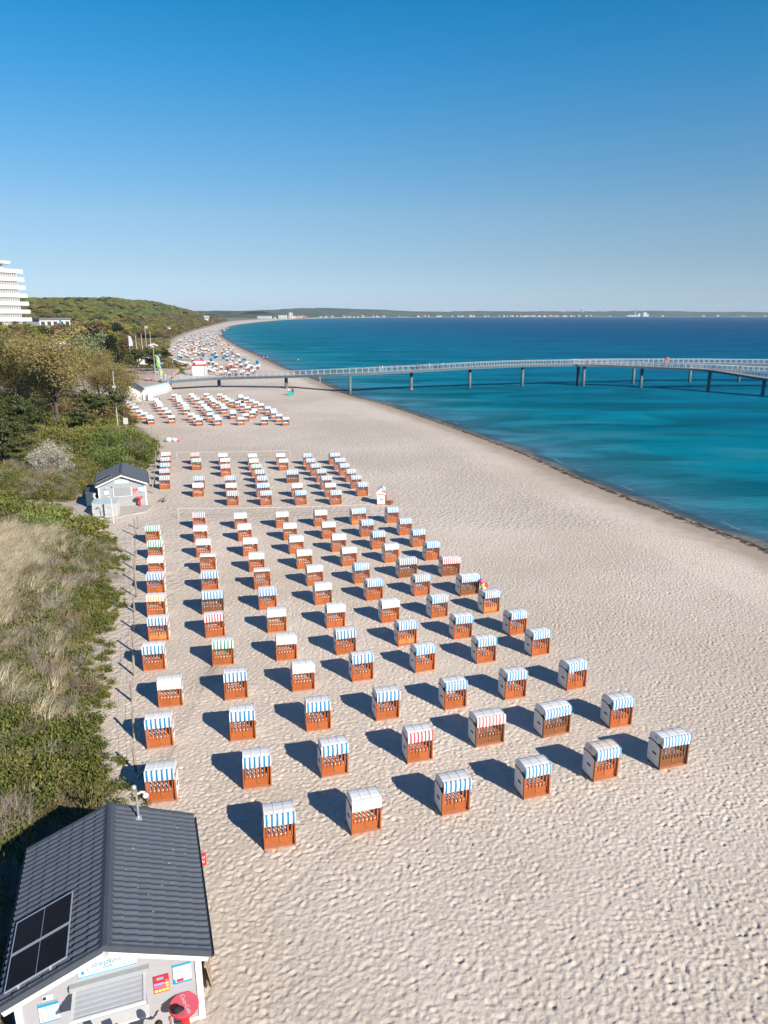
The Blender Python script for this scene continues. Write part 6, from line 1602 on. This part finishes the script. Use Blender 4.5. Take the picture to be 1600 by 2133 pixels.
# the wood along the coast: each tree its own, thinning into one mass on the hill
rt = random.Random(77)
KDESC = {'oak': 'olive brown budding tree', 'bare': 'reddish brown bare tree', 'maple': 'fresh yellow green tree', 'ever': 'dark evergreen tree', 'green': 'mid green tree', 'pine': 'dark pine', 'poplar': 'pale grey green tree'}
cand = []
tries = 0
while len(cand) < 235 and tries < 9000:
    tries += 1
    y = 200 + 380 * rt.random() ** .8
    x = -0.56 * y - 5 + rt.random() * (0.56 * y)
    d = float(sdist(np.array([x]), np.array([y]), DUNE_L, DUNE_P)[0])
    if d < 12 + .02 * y or d > 170: continue
    if y < 240 and x > -97: continue
    if y < 262 and x > -74: continue
    if (x + 160) ** 2 + (y - 305) ** 2 < 24 ** 2: continue
    if (x + 97) ** 2 + (y - 214) ** 2 < 100: continue
    if any((x - a) ** 2 + (y - b) ** 2 < (7.2 + .006 * y) ** 2 for a, b, _ in cand): continue
    cand.append((x, y, d))
zone = lambda y: 'just behind the promenade' if y < 290 else ('in the coastal wood' if y < 430 else 'at the foot of the wooded hill')
for x, y, d in cand:
    q = fbm(np.array([x * .018]), np.array([y * .018]), 91)[0]
    kind = rt.choice(['oak', 'oak', 'maple', 'bare', 'bare', 'ever']) if q < .42 else (rt.choice(['maple', 'oak', 'oak', 'bare', 'bare', 'green']) if q < .55 else rt.choice(['bare', 'bare', 'oak', 'pine', 'maple']))
    h = rt.uniform(11.5, 15.5) * (1.0 if d > 25 else .7)
    lab = '%s %s' % (KDESC[kind], zone(y))
    tree(kind, x, y, h, lab, KDESC[kind] + 's ' + zone(y), 1, rt.uniform(1.15, 1.45))

# instancing helper for what nobody could count
def scatter(name, label, pts, rots, scl, idx, protos):
    col = bpy.data.collections.new(name + '_kinds')
    for i, (me) in enumerate(protos):
        for m_ in ([me] if not isinstance(me, tuple) else [me[1]]):
            o = bpy.data.objects.new('%s_%02d' % (name, i), m_); col.objects.link(o)
    me = bpy.data.meshes.new(name); me.vertices.add(len(pts)); me.vertices.foreach_set('co', np.asarray(pts, np.float32).reshape(-1))
    a = me.attributes.new('rot', 'FLOAT_VECTOR', 'POINT'); a.data.foreach_set('vector', np.asarray(rots, np.float32).reshape(-1))
    a = me.attributes.new('scl', 'FLOAT_VECTOR', 'POINT'); a.data.foreach_set('vector', np.asarray(scl, np.float32).reshape(-1))
    a = me.attributes.new('kind_index', 'INT', 'POINT'); a.data.foreach_set('value', np.asarray(idx, np.int32))
    o = link(name, me)
    ng = bpy.data.node_groups.new(name, 'GeometryNodeTree')
    ng.interface.new_socket('Geometry', in_out='INPUT', socket_type='NodeSocketGeometry'); ng.interface.new_socket('Geometry', in_out='OUTPUT', socket_type='NodeSocketGeometry')
    N = ng.nodes; L = ng.links
    gi = N.new('NodeGroupInput'); go = N.new('NodeGroupOutput'); mp = N.new('GeometryNodeMeshToPoints'); ip = N.new('GeometryNodeInstanceOnPoints'); ci = N.new('GeometryNodeCollectionInfo')
    ci.inputs['Collection'].default_value = col; ci.inputs['Separate Children'].default_value = True; ci.inputs['Reset Children'].default_value = True
    ip.inputs['Pick Instance'].default_value = True
    def named(nm, ty):
        n = N.new('GeometryNodeInputNamedAttribute'); n.data_type = ty; n.inputs['Name'].default_value = nm; return n.outputs[0]
    L.new(gi.outputs[0], mp.inputs[0]); L.new(mp.outputs[0], ip.inputs['Points']); L.new(ci.outputs[0], ip.inputs['Instance'])
    L.new(named('kind_index', 'INT'), ip.inputs['Instance Index']); L.new(named('rot', 'FLOAT_VECTOR'), ip.inputs['Rotation']); L.new(named('scl', 'FLOAT_VECTOR'), ip.inputs['Scale'])
    L.new(ip.outputs[0], go.inputs[0])
    md = o.modifiers.new('scatter', 'NODES'); md.node_group = ng
    return tag(o, label, None, None, 'stuff')

# wooded hill
g = np.random.default_rng(12)
Y = 560 + 1500 * g.random(16000) ** 1.25; X = -0.52 * Y + g.random(16000) * 0.52 * Y
Zg, Sg, Dg = land(X, Y)
ok = (Dg > 3) & (Dg < 420)
X, Y, Zg, Dg = X[ok], Y[ok], Zg[ok], Dg[ok]
sel = g.random(len(X)) < np.clip(.55 + 300.0 / Y, 0, 1)
X, Y, Zg, Dg = X[sel][:7500], Y[sel][:7500], Zg[sel][:7500], Dg[sel][:7500]
nz_ = fbm(X * .012, Y * .012, 93)
kinds_order = ['green', 'maple', 'bare', 'oak', 'ever']
pick = np.where(g.random(len(X)) < np.clip((nz_ - .3) * 3, .15, .9), g.choice([0, 0, 0, 1, 3], len(X)), g.choice([2, 3, 3, 0, 4], len(X)))
low = Dg < 70; pick = np.where(low, g.choice([2, 2, 3, 3, 1], len(X)), pick)
hs_ = g.uniform(.95, 1.35, len(X)) * np.where(low, .8, 1.0) * np.clip(.2 + Dg / 30, .25, 1)
scatter('forest', 'spring wood covering the long hill behind the far beach', np.stack([X, Y, Zg - .5], 1), np.stack([0 * X, 0 * X, g.random(len(X)) * 6.28], 1), np.stack([hs_ * 1.35, hs_ * 1.35, hs_], 1), pick, [TREES[k][1][0] for k in kinds_order])

# --- low plants of the dunes
def bush_mesh(kind, n, r, h, ls, seed, m=None, stretch=1.5, fill=.55):
    gg = np.random.default_rng(seed)
    v = gg.normal(size=(n, 3)); v /= np.linalg.norm(v, axis=1)[:, None]; v[:, 2] = np.abs(v[:, 2])
    lump = 1 + .28 * np.sin(v[:, 0] * 5 + seed) * np.sin(v[:, 1] * 6 + seed * 2) + .15 * np.sin(v[:, 2] * 9 + v[:, 0] * 4)
    rad = (fill + (1 - fill) * gg.random(n)) * lump
    Pn = v * rad[:, None] * np.array([r, r, h])
    cl = np.sin(v[:, 0] * 7 + seed * 1.3) * np.sin(v[:, 1] * 7 - seed) * .25
    return leaf_mesh('foliage', Pn, ls * gg.uniform(.6, 1.4, n), .45 + cl + gg.normal(size=n) * .2, m or LEAF[kind], stretch, seed)

def twig_mesh(n, r, h, seed, m, w=.012, spread=.9):
    mb = MB(); q = random.Random(seed)
    for i in range(n):
        a = q.random() * 6.28; o = q.random() * r * .35; t_ = q.random() * spread
        p = Vector((math.cos(a) * o, math.sin(a) * o, 0)); d = Vector((math.cos(a) * math.sin(t_), math.sin(a) * math.sin(t_), math.cos(t_)))
        L_ = h * q.uniform(.6, 1.15); p2 = p + d * L_ * .55 + Vector((q.gauss(0, .05), q.gauss(0, .05), 0)); p3 = p2 + (d + Vector((q.gauss(0, .35), q.gauss(0, .35), q.gauss(0, .2)))) * L_ * .5
        mb.tube([p, p2, p3], [w, w * .7, w * .3], 3, cap=False)
        p4 = p2 + (d + Vector((q.gauss(0, .6), q.gauss(0, .6), q.gauss(0, .3)))) * L_ * .3
        mb.tube([p2, p4], [w * .5, w * .25], 3, cap=False)
    return mb.mesh('branches', m)

def grass_mesh(n, h, seed, m, lean=(0.5, .2), wdt=.02):
    mb = MB(); q = random.Random(seed)
    for i in range(n):
        b = Vector((q.gauss(0, .16), q.gauss(0, .16), 0)); a = q.gauss(math.atan2(lean[1], lean[0]), .8); L_ = h * q.uniform(.6, 1.2); tn = q.random()
        pv = b; dz = Vector((math.cos(a) * .25, math.sin(a) * .25, 1)).normalized(); w = Vector((-math.sin(a), math.cos(a), 0)) * wdt
        for k in range(3):
            nx_ = pv + dz * L_ / 3; w2 = w * (1 - (k + 1) / 3.2)
            mb.face([pv - w, pv + w, nx_ + w2, nx_ - w2], 0, tn); pv = nx_; w = w2
            dz = (dz + Vector((lean[0] * .55 + math.cos(a) * .35, lean[1] * .55 + math.sin(a) * .35, -.32))).normalized()
    return mb.mesh('grass_tuft', m)

def dune_x(Y):
    return np.interp(Y, [q[1] for q in DUNE[:29]], [q[0] for q in DUNE[:29]])

def veg_points(n, fn, seed, depth=30, yr=(13, 112), pw=1.25):
    """spots behind the dune edge, denser close to it and to the viewer"""
    gg = np.random.default_rng(seed)
    Y = yr[0] + (yr[1] - yr[0]) * gg.random(n) ** pw; X = dune_x(Y) + 1.5 - (depth + 1.5) * gg.random(n) ** 1.1
    vis = X > -0.58 * Y - 7
    X, Y = X[vis], Y[vis]
    z, s, d = land(X, Y)
    pd = np.abs(sdist(X, Y, PATH, np.array([(-75, 71.5), (-75, 71.4), (-27, 69)])))
    k1 = (X + 7.07) * math.cos(KR) + (Y - 14.67) * math.sin(KR); k1y = -(X + 7.07) * math.sin(KR) + (Y - 14.67) * math.cos(KR)
    k2 = (X + 26.45) * math.cos(KR) + (Y - 70.75) * math.sin(KR); k2y = -(X + 26.45) * math.sin(KR) + (Y - 70.75) * math.cos(KR)
    clear = (pd > 1.9) & ~((k1 > -3.0) & (k1y < 7.2)) & ~((np.abs(k2 + .6) < 4.4) & (k2y > -5.5) & (k2y < 6.5))
    pr = fn(X, Y, d) * clear
    keep = gg.random(len(X)) < pr
    return X[keep], Y[keep], z[keep], d[keep], gg

def put(name, label, n, fn, protos, sc, seed, tilt=.15, **kw):
    X, Y, z, d, gg = veg_points(n, fn, seed, **kw)
    s = gg.uniform(sc[0], sc[1], len(X)) * np.clip(.62 + d * .12, .62, 1.0)
    rots = np.stack([gg.normal(size=len(X)) * tilt, gg.normal(size=len(X)) * tilt, gg.random(len(X)) * 6.28 * (0 if kw.get('fixed') else 1)], 1)
    return scatter(name, label, np.stack([X, Y, z - .03], 1), rots, np.stack([s, s, s], 1), gg.integers(0, len(protos), len(X)), protos)

# marram on the dune crest at the left, green thicket patches, brown twigs between
grassy = lambda X, Y: sstep(9.6, 12.2, -(X + .31 * Y) + 2.2 * (fbm(X * .3, Y * .3, 105) - .5)) * sstep(35, 41, Y) * (1 - sstep(54, 60, Y))
n1 = lambda X, Y, s, sd: fbm(X * s, Y * s, sd)
f_rose = lambda X, Y, d: sstep(-.6, 1.0, d) * np.clip(sstep(.40, .54, n1(X, Y, .22, 101)) * 1.0 + .32, 0, 1) * (1 - .9 * grassy(X, Y))
f_twig = lambda X, Y, d: sstep(.6, 2.4, d) * np.clip(1.15 - sstep(.40, .60, n1(X, Y, .22, 101)), .12, 1) * (1 - .6 * grassy(X, Y))
f_gras = lambda X, Y, d: sstep(1.5, 4, d) * np.clip(grassy(X, Y) + .05, 0, 1)
put('rose_thicket', 'low spring green thicket covering the dune', 20000, f_rose, [bush_mesh('rose', 230, .44, .5, .068, 200 + i, fill=.2) for i in range(5)], (.65, 1.55), 61, .2)
put('dry_twigs', 'dry brown twigs standing between the green dune shrubs', 15000, f_twig, [twig_mesh(34, .4, .55, 220 + i, TWIG if i % 2 else TWIG_GREY, .008, 1.1) for i in range(4)], (.8, 1.7), 62, .2)
put('dry_stalks', 'dry straw and dead leaves between the dune shrubs', 14000, f_twig, [bush_mesh('dry', 90, .38, .34, .05, 240 + i, stretch=4.0, fill=.2) for i in range(3)], (.7, 1.3), 63, .2)
put('marram_grass', 'long pale dry marram grass bent by the wind on the dune crest', 15000, f_gras, [grass_mesh(26, 1.15, 260 + i, LEAF['marram'], (.55, -.35)) for i in range(3)], (.8, 1.4), 64, .1, fixed=True, yr=(26, 64)) if False else None
X, Y, z, d, gg = veg_points(12000, f_gras, 64, 26, (30, 64))
s = gg.uniform(.8, 1.4, len(X))
scatter('marram_grass', 'long pale dry marram grass bent by the wind on the dune crest', np.stack([X, Y, z - .03], 1), np.stack([0 * X, 0 * X, gg.normal(size=len(X)) * .35], 1), np.stack([s, s, s], 1), gg.integers(0, 3, len(X)), [grass_mesh(60, 1.25, 260 + i, LEAF['marram'], (.5, .55), .0105) for i in range(3)])
# ground cover farther back, along the beach edge up to the wood
f_back = lambda X, Y, d: sstep(0, 3, d) * np.clip(.35 + .9 * sstep(.4, .6, n1(X, Y, .05, 111)), 0, 1) * (1 - ((Y > 155) & (Y < 238) & (X > -124)))
X, Y, z, d, gg = veg_points(12000, f_back, 65, 75, (70, 520), 1.1)
kk = np.where((Y < 125), gg.choice([0, 0, 1, 2], len(X)), gg.choice([1, 2, 2, 3, 3], len(X)))
s = gg.uniform(.6, 1.25, len(X)) * np.where(Y < 125, .75 * np.clip(.4 + d * .07, .4, 1.0), 1.25 * np.clip(.65 + d * .06, .65, 1.0))
keep = ~((d > 45) & (gg.random(len(X)) < .5))
scatter('dune_scrub', 'green and brown scrub on the slope between wood and beach', np.stack([X, Y, z - .1], 1)[keep], np.stack([0 * X, 0 * X, gg.random(len(X)) * 6.28], 1)[keep], np.stack([s, s, s * .8], 1)[keep], kk[keep],
        [bush_mesh('rose', 700, 1.6, 1.3, .20, 300), bush_mesh('green', 600, 1.6, 1.3, .22, 301), bush_mesh('oak', 600, 1.7, 1.4, .20, 302), bush_mesh('bare', 600, 1.7, 1.5, .20, 303)])

# shrubs one can point at
def shrub(name, kind, x, y, r, h, label, n, ls, seed, group=None, twigs=60, tw_m=None, fill=.45, sink=.1):
    t = thing(name, label, 'shrub', (x, y, gz(x, y) - sink), (x * 2.1) % 6.28, group)
    link('foliage', bush_mesh(kind, n, r, h, ls, seed, fill=fill), t)
    link('branches', twig_mesh(twigs, r, h * .95, seed + 1, tw_m or TWIG, .014, 1.0), t)
    return t
for i, (x, y, r, h, lab) in enumerate([(-33.5, 86, 2.6, 2.2, 'dense green shrub right behind the farther kiosk'), (-37.5, 89, 2.8, 2.2, 'green shrub left behind the farther kiosk'), (-33, 92.5, 2.6, 2.0, 'green shrub reaching the fence behind the farther kiosk'), (-38, 96, 3.2, 2.3, 'wide green shrub in the middle of the thicket'),
        (-34.6, 98.5, 2.6, 2.0, 'bright green shrub at the sand edge of the thicket'), (-42.5, 98, 3.2, 2.2, 'green shrub below the low umbrella pine'), (-37, 103, 3.0, 2.2, 'green shrub at the far end of the thicket'), (-42, 104.5, 3.0, 2.1, 'olive green shrub under the umbrella pine trunk'), (-46, 101, 2.8, 2.0, 'green shrub between the dark pines and the thicket'), (-39.8, 84.5, 2.4, 1.8, 'low green shrub beside the dark blue shed'),
        (-27.5, 63.2, 1.9, 1.1, 'green shrub by the white slatted stacks'), (-31.5, 63.6, 2.6, 1.7, 'round green shrub at the path edge'), (-30, 59.5, 2.5, 1.6, 'bright green shrub on the dune below the path'), (-34.5, 62.3, 2.3, 1.5, 'green shrub left at the path edge'), (-26, 59, 1.9, 1.2, 'green shrub at the dune foot near the bent post')]):
    shrub('green_shrub', 'rose' if i % 3 else 'green', x, y, r * 1.05, h, lab, int(1300 * r), .15, 400 + i, fill=.5)
for i, (x, y, r, h, lab) in enumerate([(-18.6, 42.5, 1.1, .75, 'small leafy shrub leaning out over the sand by the orange striped chair'), (-20.5, 47.5, 1.3, .8, 'leafy shrub at the sand edge by the green striped chairs'), (-14.4, 29.8, 1.0, .7, 'leafy shrub at the dune foot opposite the third post'), (-11.6, 24.2, 1.2, .95, 'yellow green shrub right behind the nearest kiosk roof'), (-13.2, 24.8, 1.1, .8, 'second yellow green shrub behind the nearest kiosk'), (-17.2, 36.8, 1.0, .65, 'leafy shrub above the bare brown broom'), (-23, 52.5, 1.4, .9, 'leafy shrub spreading to the sand left of the tall posts')]):
    shrub('leafy_shrub', 'rose', x, y, r, h, lab, 520, .095, 450 + i, twigs=50, fill=.3)
shrub('broom_bush', 'dry', -15.3, 33.0, .9, 1.25, 'bare brown broom with fanning twigs at the sand edge', 120, .05, 470, twigs=150)
shrub('grey_bush', 'greyb', -33.2, 93.6, 1.9, 2.3, 'pale grey leafless bush at the right end of the thicket', 2600, .09, 471, twigs=200, tw_m=TWIG_GREY)
shrub('blossom_shrub', 'blossom', -38.8, 82.2, 2.3, 2.9, 'white blossoming shrub left of the farther kiosk', 4200, .11, 472, twigs=160, tw_m=TWIG_GREY, fill=.55)
shrub('blossom_shrub', 'blossom', -36.3, 80.6, 1.2, 1.2, 'small white blossoming twig shrub nearest the farther kiosk', 700, .10, 473, twigs=70, tw_m=TWIG_GREY)

# ------------------------------------------------------------------ people
def person(name_label, loc, yaw, shirt, pants, hair=None, pose='stand', scale=1.0, group=None, arm=None):
    t = thing('person', name_label, 'person', loc, yaw, group); t.scale = (scale,) * 3
    st = .16 if pose == 'walk' else .02
    J = {'pelvis': ((0, 0, .95), .135), 'waist': ((0, 0, 1.10), .125), 'chest': ((0, -.01, 1.30), .15), 'neck0': ((0, 0, 1.46), .085), 'neck': ((0, -.01, 1.53), .055), 'head0': ((0, -.02, 1.60), .085), 'head': ((0, -.02, 1.69), .098), 'crown': ((0, -.01, 1.76), .07)}
    E_ = [('pelvis', 'waist'), ('waist', 'chest'), ('chest', 'neck0'), ('neck0', 'neck'), ('neck', 'head0'), ('head0', 'head'), ('head', 'crown')]
    for s, q in ((-1, 1), (1, -1)):
        k = 'l' if s < 0 else 'r'
        J['hip' + k] = ((s * .095, 0, .90), .10); J['knee' + k] = ((s * .10, -.03 - q * st * .7, .50), .062); J['ank' + k] = ((s * .10, .03 - q * st * 1.5 + (.06 if q < 0 else 0), .09), .042); J['toe' + k] = ((s * .11, -.14 - q * st * 1.5, .035), .04)
        J['sh' + k] = ((s * .19, 0, 1.41), .068); J['el' + k] = ((s * .25, .03 + q * st * .5, 1.14), .047); J['wr' + k] = ((s * .26, -.05 + q * st, .90), .034); J['ha' + k] = ((s * .26, -.08 + q * st * 1.1, .81), .038)
        if arm and k in arm:
            J['el' + k] = (arm[k][0], .047); J['wr' + k] = (arm[k][1], .034); J['ha' + k] = (arm[k][2], .036)
        E_ += [('pelvis', 'hip' + k), ('hip' + k, 'knee' + k), ('knee' + k, 'ank' + k), ('ank' + k, 'toe' + k), ('chest', 'sh' + k), ('sh' + k, 'el' + k), ('el' + k, 'wr' + k), ('wr' + k, 'ha' + k)]
    if arm:
        for k in arm:
            h = Vector(arm[k][2]); dr = (h - Vector(arm[k][1])).normalized(); sd = dr.cross(Vector((0, 0, 1))).normalized()
            for fi, (o, l) in enumerate([(-.03, .055), (-.01, .075), (.01, .08), (.03, .065)]):
                a = h + sd * o + dr * .03; J['f%s%d' % (k, fi)] = (tuple(a + dr * l * .5), .010); J['g%s%d' % (k, fi)] = (tuple(a + dr * l - Vector((0, 0, .015))), .009); E_ += [('ha' + k, 'f%s%d' % (k, fi)), ('f%s%d' % (k, fi), 'g%s%d' % (k, fi))]
            a = h - sd * .045 + dr * .01; J['t' + k] = (tuple(a + dr * .03), .011); E_.append(('ha' + k, 't' + k))
    names = list(J); me = bpy.data.meshes.new('sk'); me.from_pydata([J[n][0] for n in names], [(names.index(a), names.index(b)) for a, b in E_], [])
    o = bpy.data.objects.new('sk', me); COL.objects.link(o)
    md = o.modifiers.new('skin', 'SKIN'); sv = me.skin_vertices[0].data
    for i, n in enumerate(names): sv[i].radius = (J[n][1], J[n][1] * (.8 if n in ('pelvis', 'waist', 'chest') else 1)); sv[i].use_root = (n == 'pelvis')
    ss = o.modifiers.new('sub', 'SUBSURF'); ss.levels = 1; ss.render_levels = 1
    bm_ = bpy.data.meshes.new_from_object(o.evaluated_get(bpy.context.evaluated_depsgraph_get())); bpy.data.objects.remove(o); bpy.data.meshes.remove(me)
    bm_.materials.clear()
    for m_ in (M['skin'], shirt, pants, M['black']): bm_.materials.append(m_)
    hands = [Vector(J['wr' + k][0]) for k in 'lr']
    for p in bm_.polygons:
        c = p.center; p.use_smooth = True
        if c.z < .075: p.material_index = 3
        elif c.z < .93 and abs(c.x) < .2: p.material_index = 2
        elif c.z > 1.49: p.material_index = 0
        elif min((c - h).length for h in hands) < .14: p.material_index = 0
        else: p.material_index = 1
    link('body', bm_, t)
    MB().ball((0, .0, 1.715), .108, 10, 7, sc=(1, 1.02, 1)).build('hair', hair or M['hair'], t, True)
    fc = MB(); fc.box((0, -.125, 1.665), (.026, .03, .05)); fc.bx(-.05, -.02, -.118, -.105, 1.70, 1.715); fc.bx(.02, .05, -.118, -.105, 1.70, 1.715); fc.bx(-.03, .03, -.112, -.1, 1.615, 1.628)
    fc.build('face', M['skin'], t)
    return t
def pier_z(x): return float(np.interp(x, [-57.5, -44.6, -26, -8.8, 7.4, 23.9, 39.5, 56.5], [2.45, 2.75, 3.4, 4.3, 4.55, 5.0, 5.2, 5.25])) , float(np.interp(x, [-57.5, -44.6, -26, -8.8, 7.4, 23.9, 39.5, 56.5], [187.2, 195.5, 193.6, 190, 197, 203, 208.5, 212]))
bl = mat('blond_hair', (0.42, 0.28, 0.12), 0.5, 0.2, 40)
for i, (x, off, sh_, pa, yw, lab, ps) in enumerate([(-5.3, 0, 'black', 'navy', 90, 'person in dark clothes walking on the shore end of the pier', 'walk'), (-1.2, .3, 'red', 'white_print', 95, 'person in red top walking beside one in white on the pier', 'walk'), (-.4, -.4, 'white_print', 'white_print', 95, 'person in white walking beside one in red on the pier', 'walk'),
        (3.5, .2, 'red', 'skin', -85, 'person in maroon top alone on the pier', 'walk'), (8.7, .2, 'black', 'black', 85, 'person in black bending near the third pier pile', 'walk'), (9.5, -.4, 'black', 'navy', 85, 'second person in black near the third pier pile', 'walk'), (12.3, .4, 'yellow', 'white_print', -90, 'person in light yellow top on the pier', 'stand'), (15.2, .4, 'navy', 'navy', -95, 'taller person in navy standing on the pier', 'stand'), (16.2, .1, 'pink', 'black', -95, 'person in pink top and black trousers on the pier', 'stand'),
        (47.3, .2, 'black', 'black', 90, 'lone person in black walking far out on the pier', 'walk'), (-55.0, .2, 'red', 'navy', 80, 'person in red jacket at the start of the pier', 'stand'), (-56.6, -.2, 'black', 'black', 80, 'person in black at the start of the pier', 'stand')]):
    zz, yy = pier_z(x); person(lab, (x, yy + off, zz + .02), R(yw), M[sh_], M[pa], None, ps)
person('person in white top beside a blue beach bag on the sand before the pier', (-23.3, 177.4, 0), R(200), M['white_print'], M['navy'], bl)
person('person in dark brown top beside the blue beach bag before the pier', (-22.3, 177.6, 0), R(170), M['hair'], M['black'])
t = thing('beach_bag', 'bright blue beach bag on wheels between two people on the sand', 'bag', (-22.8, 176.7, 0)); MB().box((0, 0, .42), (1.1, .6, .7), taper=1.15).build('body', M['teal'], t); MB().tube([(-.4, 0, .75), (-.3, 0, 1.05), (.3, 0, 1.05), (.4, 0, .75)], .03, 5).build('handle', M['black'], t)
person('person in dark clothes next to the red parasol beyond the pier', (-52.6, 246, 0), R(150), M['black'], M['navy'])
person('person in white robe walking at the water line beyond the pier', (-45.5, 268, -.1), R(220), M['white_print'], M['white_print'], bl, 'walk', 1.15)
person('person in navy standing in the dune scrub below the umbrella pine', (-48.6, 109.6, gz(-48.6, 109.6)), R(140), M['navy'], M['navy'])
for x, y, sh_, pa, lab in [(-72.2, 214.4, 'navy', 'navy', 'left one of two people in navy strolling past the promenade pines'), (-71.4, 214.6, 'navy', 'black', 'right one of two people in navy strolling past the promenade pines'), (-69, 219, 'hair', 'black', 'person in brown on the promenade near the white gable house'), (-80, 190, 'black', 'navy', 'person in black on the left part of the promenade'), (-69.5, 193, 'white_print', 'navy', 'person in white top crossing the promenade')]:
    person(lab, (x, y, PZ + .01), R(60), M[sh_], M[pa], None, 'walk')
for x, y, c in [(-98, 345, 'red'), (-74, 318, 'skin'), (-72.5, 318.5, 'skin'), (-57, 300, 'skin')]:
    person('tiny bather strolling on the open sand beyond the pier', (x + 22, y, 0), R(40), M[c], M['navy'], None, 'walk', group='bathers on the far sand')
t = thing('warning_sign', 'round red warning sign on a white post at the water line', 'sign', (-18.5, 211, -.15)); MB().tube([(0, 0, 0), (0, 0, 1.9)], .06, 6).build('post', M['white_wood'], t); MB().tube([(0, -.05, 2.2), (0, .03, 2.2)], .62, 14).build('disc', M['red'], t); MB().bx(-.4, .4, -.058, -.05, 2.13, 2.27).build('bar', M['white_print'], t)
# two customers at the near kiosk, half cut off by the frame
pa_, rz_ = on_kiosk(KI, -.18, -.85, 0)
person('customer in teal sleeves holding a small red box under the propped flap', (pa_[0], pa_[1], 0), rz_ + R(180), M['teal'], M['navy'], M['hair'], 'stand', 1.0, None, {'l': ((-.30, -.20, 1.18), (-.22, -.40, 1.28), (-.20, -.47, 1.30)), 'r': ((.28, -.18, 1.18), (.16, -.40, 1.28), (.13, -.47, 1.30))})
pb_, rz_ = on_kiosk(KI, -.18 + .18, -.35, 1.30)
t = thing('red_box', 'small red box held by the customer in teal sleeves', 'box', pb_, rz_ + R(8)); MB().bx(-.11, .11, -.07, .07, -.02, .05).build('box_body', M['red'], t); MB().bx(-.112, .112, -.072, .072, .035, .055).build('lid', M['red'], t)
pa_, rz_ = on_kiosk(KI, 1.12, -.95, 0)
person('customer in black leaning an arm on the round red table', (pa_[0], pa_[1], 0), rz_ + R(205), M['black'], M['black'], M['hair'], 'stand', .98, None, {'l': ((-.36, -.10, 1.17), (-.46, -.30, 1.16), (-.48, -.38, 1.16))})

# ------------------------------------------------------------------ haze over the bay
hz, N, L, p = new_mat('sea_haze')
N.remove(p)
out = [n for n in N if n.type == 'OUTPUT_MATERIAL'][0]
pv = N.new('ShaderNodeVolumePrincipled'); pv.inputs['Color'].default_value = (0.66, 0.84, 1.0, 1); pv.inputs['Density'].default_value = 6e-5; pv.inputs['Anisotropy'].default_value = 0.0
L.new(pv.outputs[0], out.inputs['Volume'])
h = MB().bx(-9500, 6600, -420, 9200, -9, 125).build('haze', hz)
tag(h, 'thin sea haze over the bay', None, None, 'stuff')
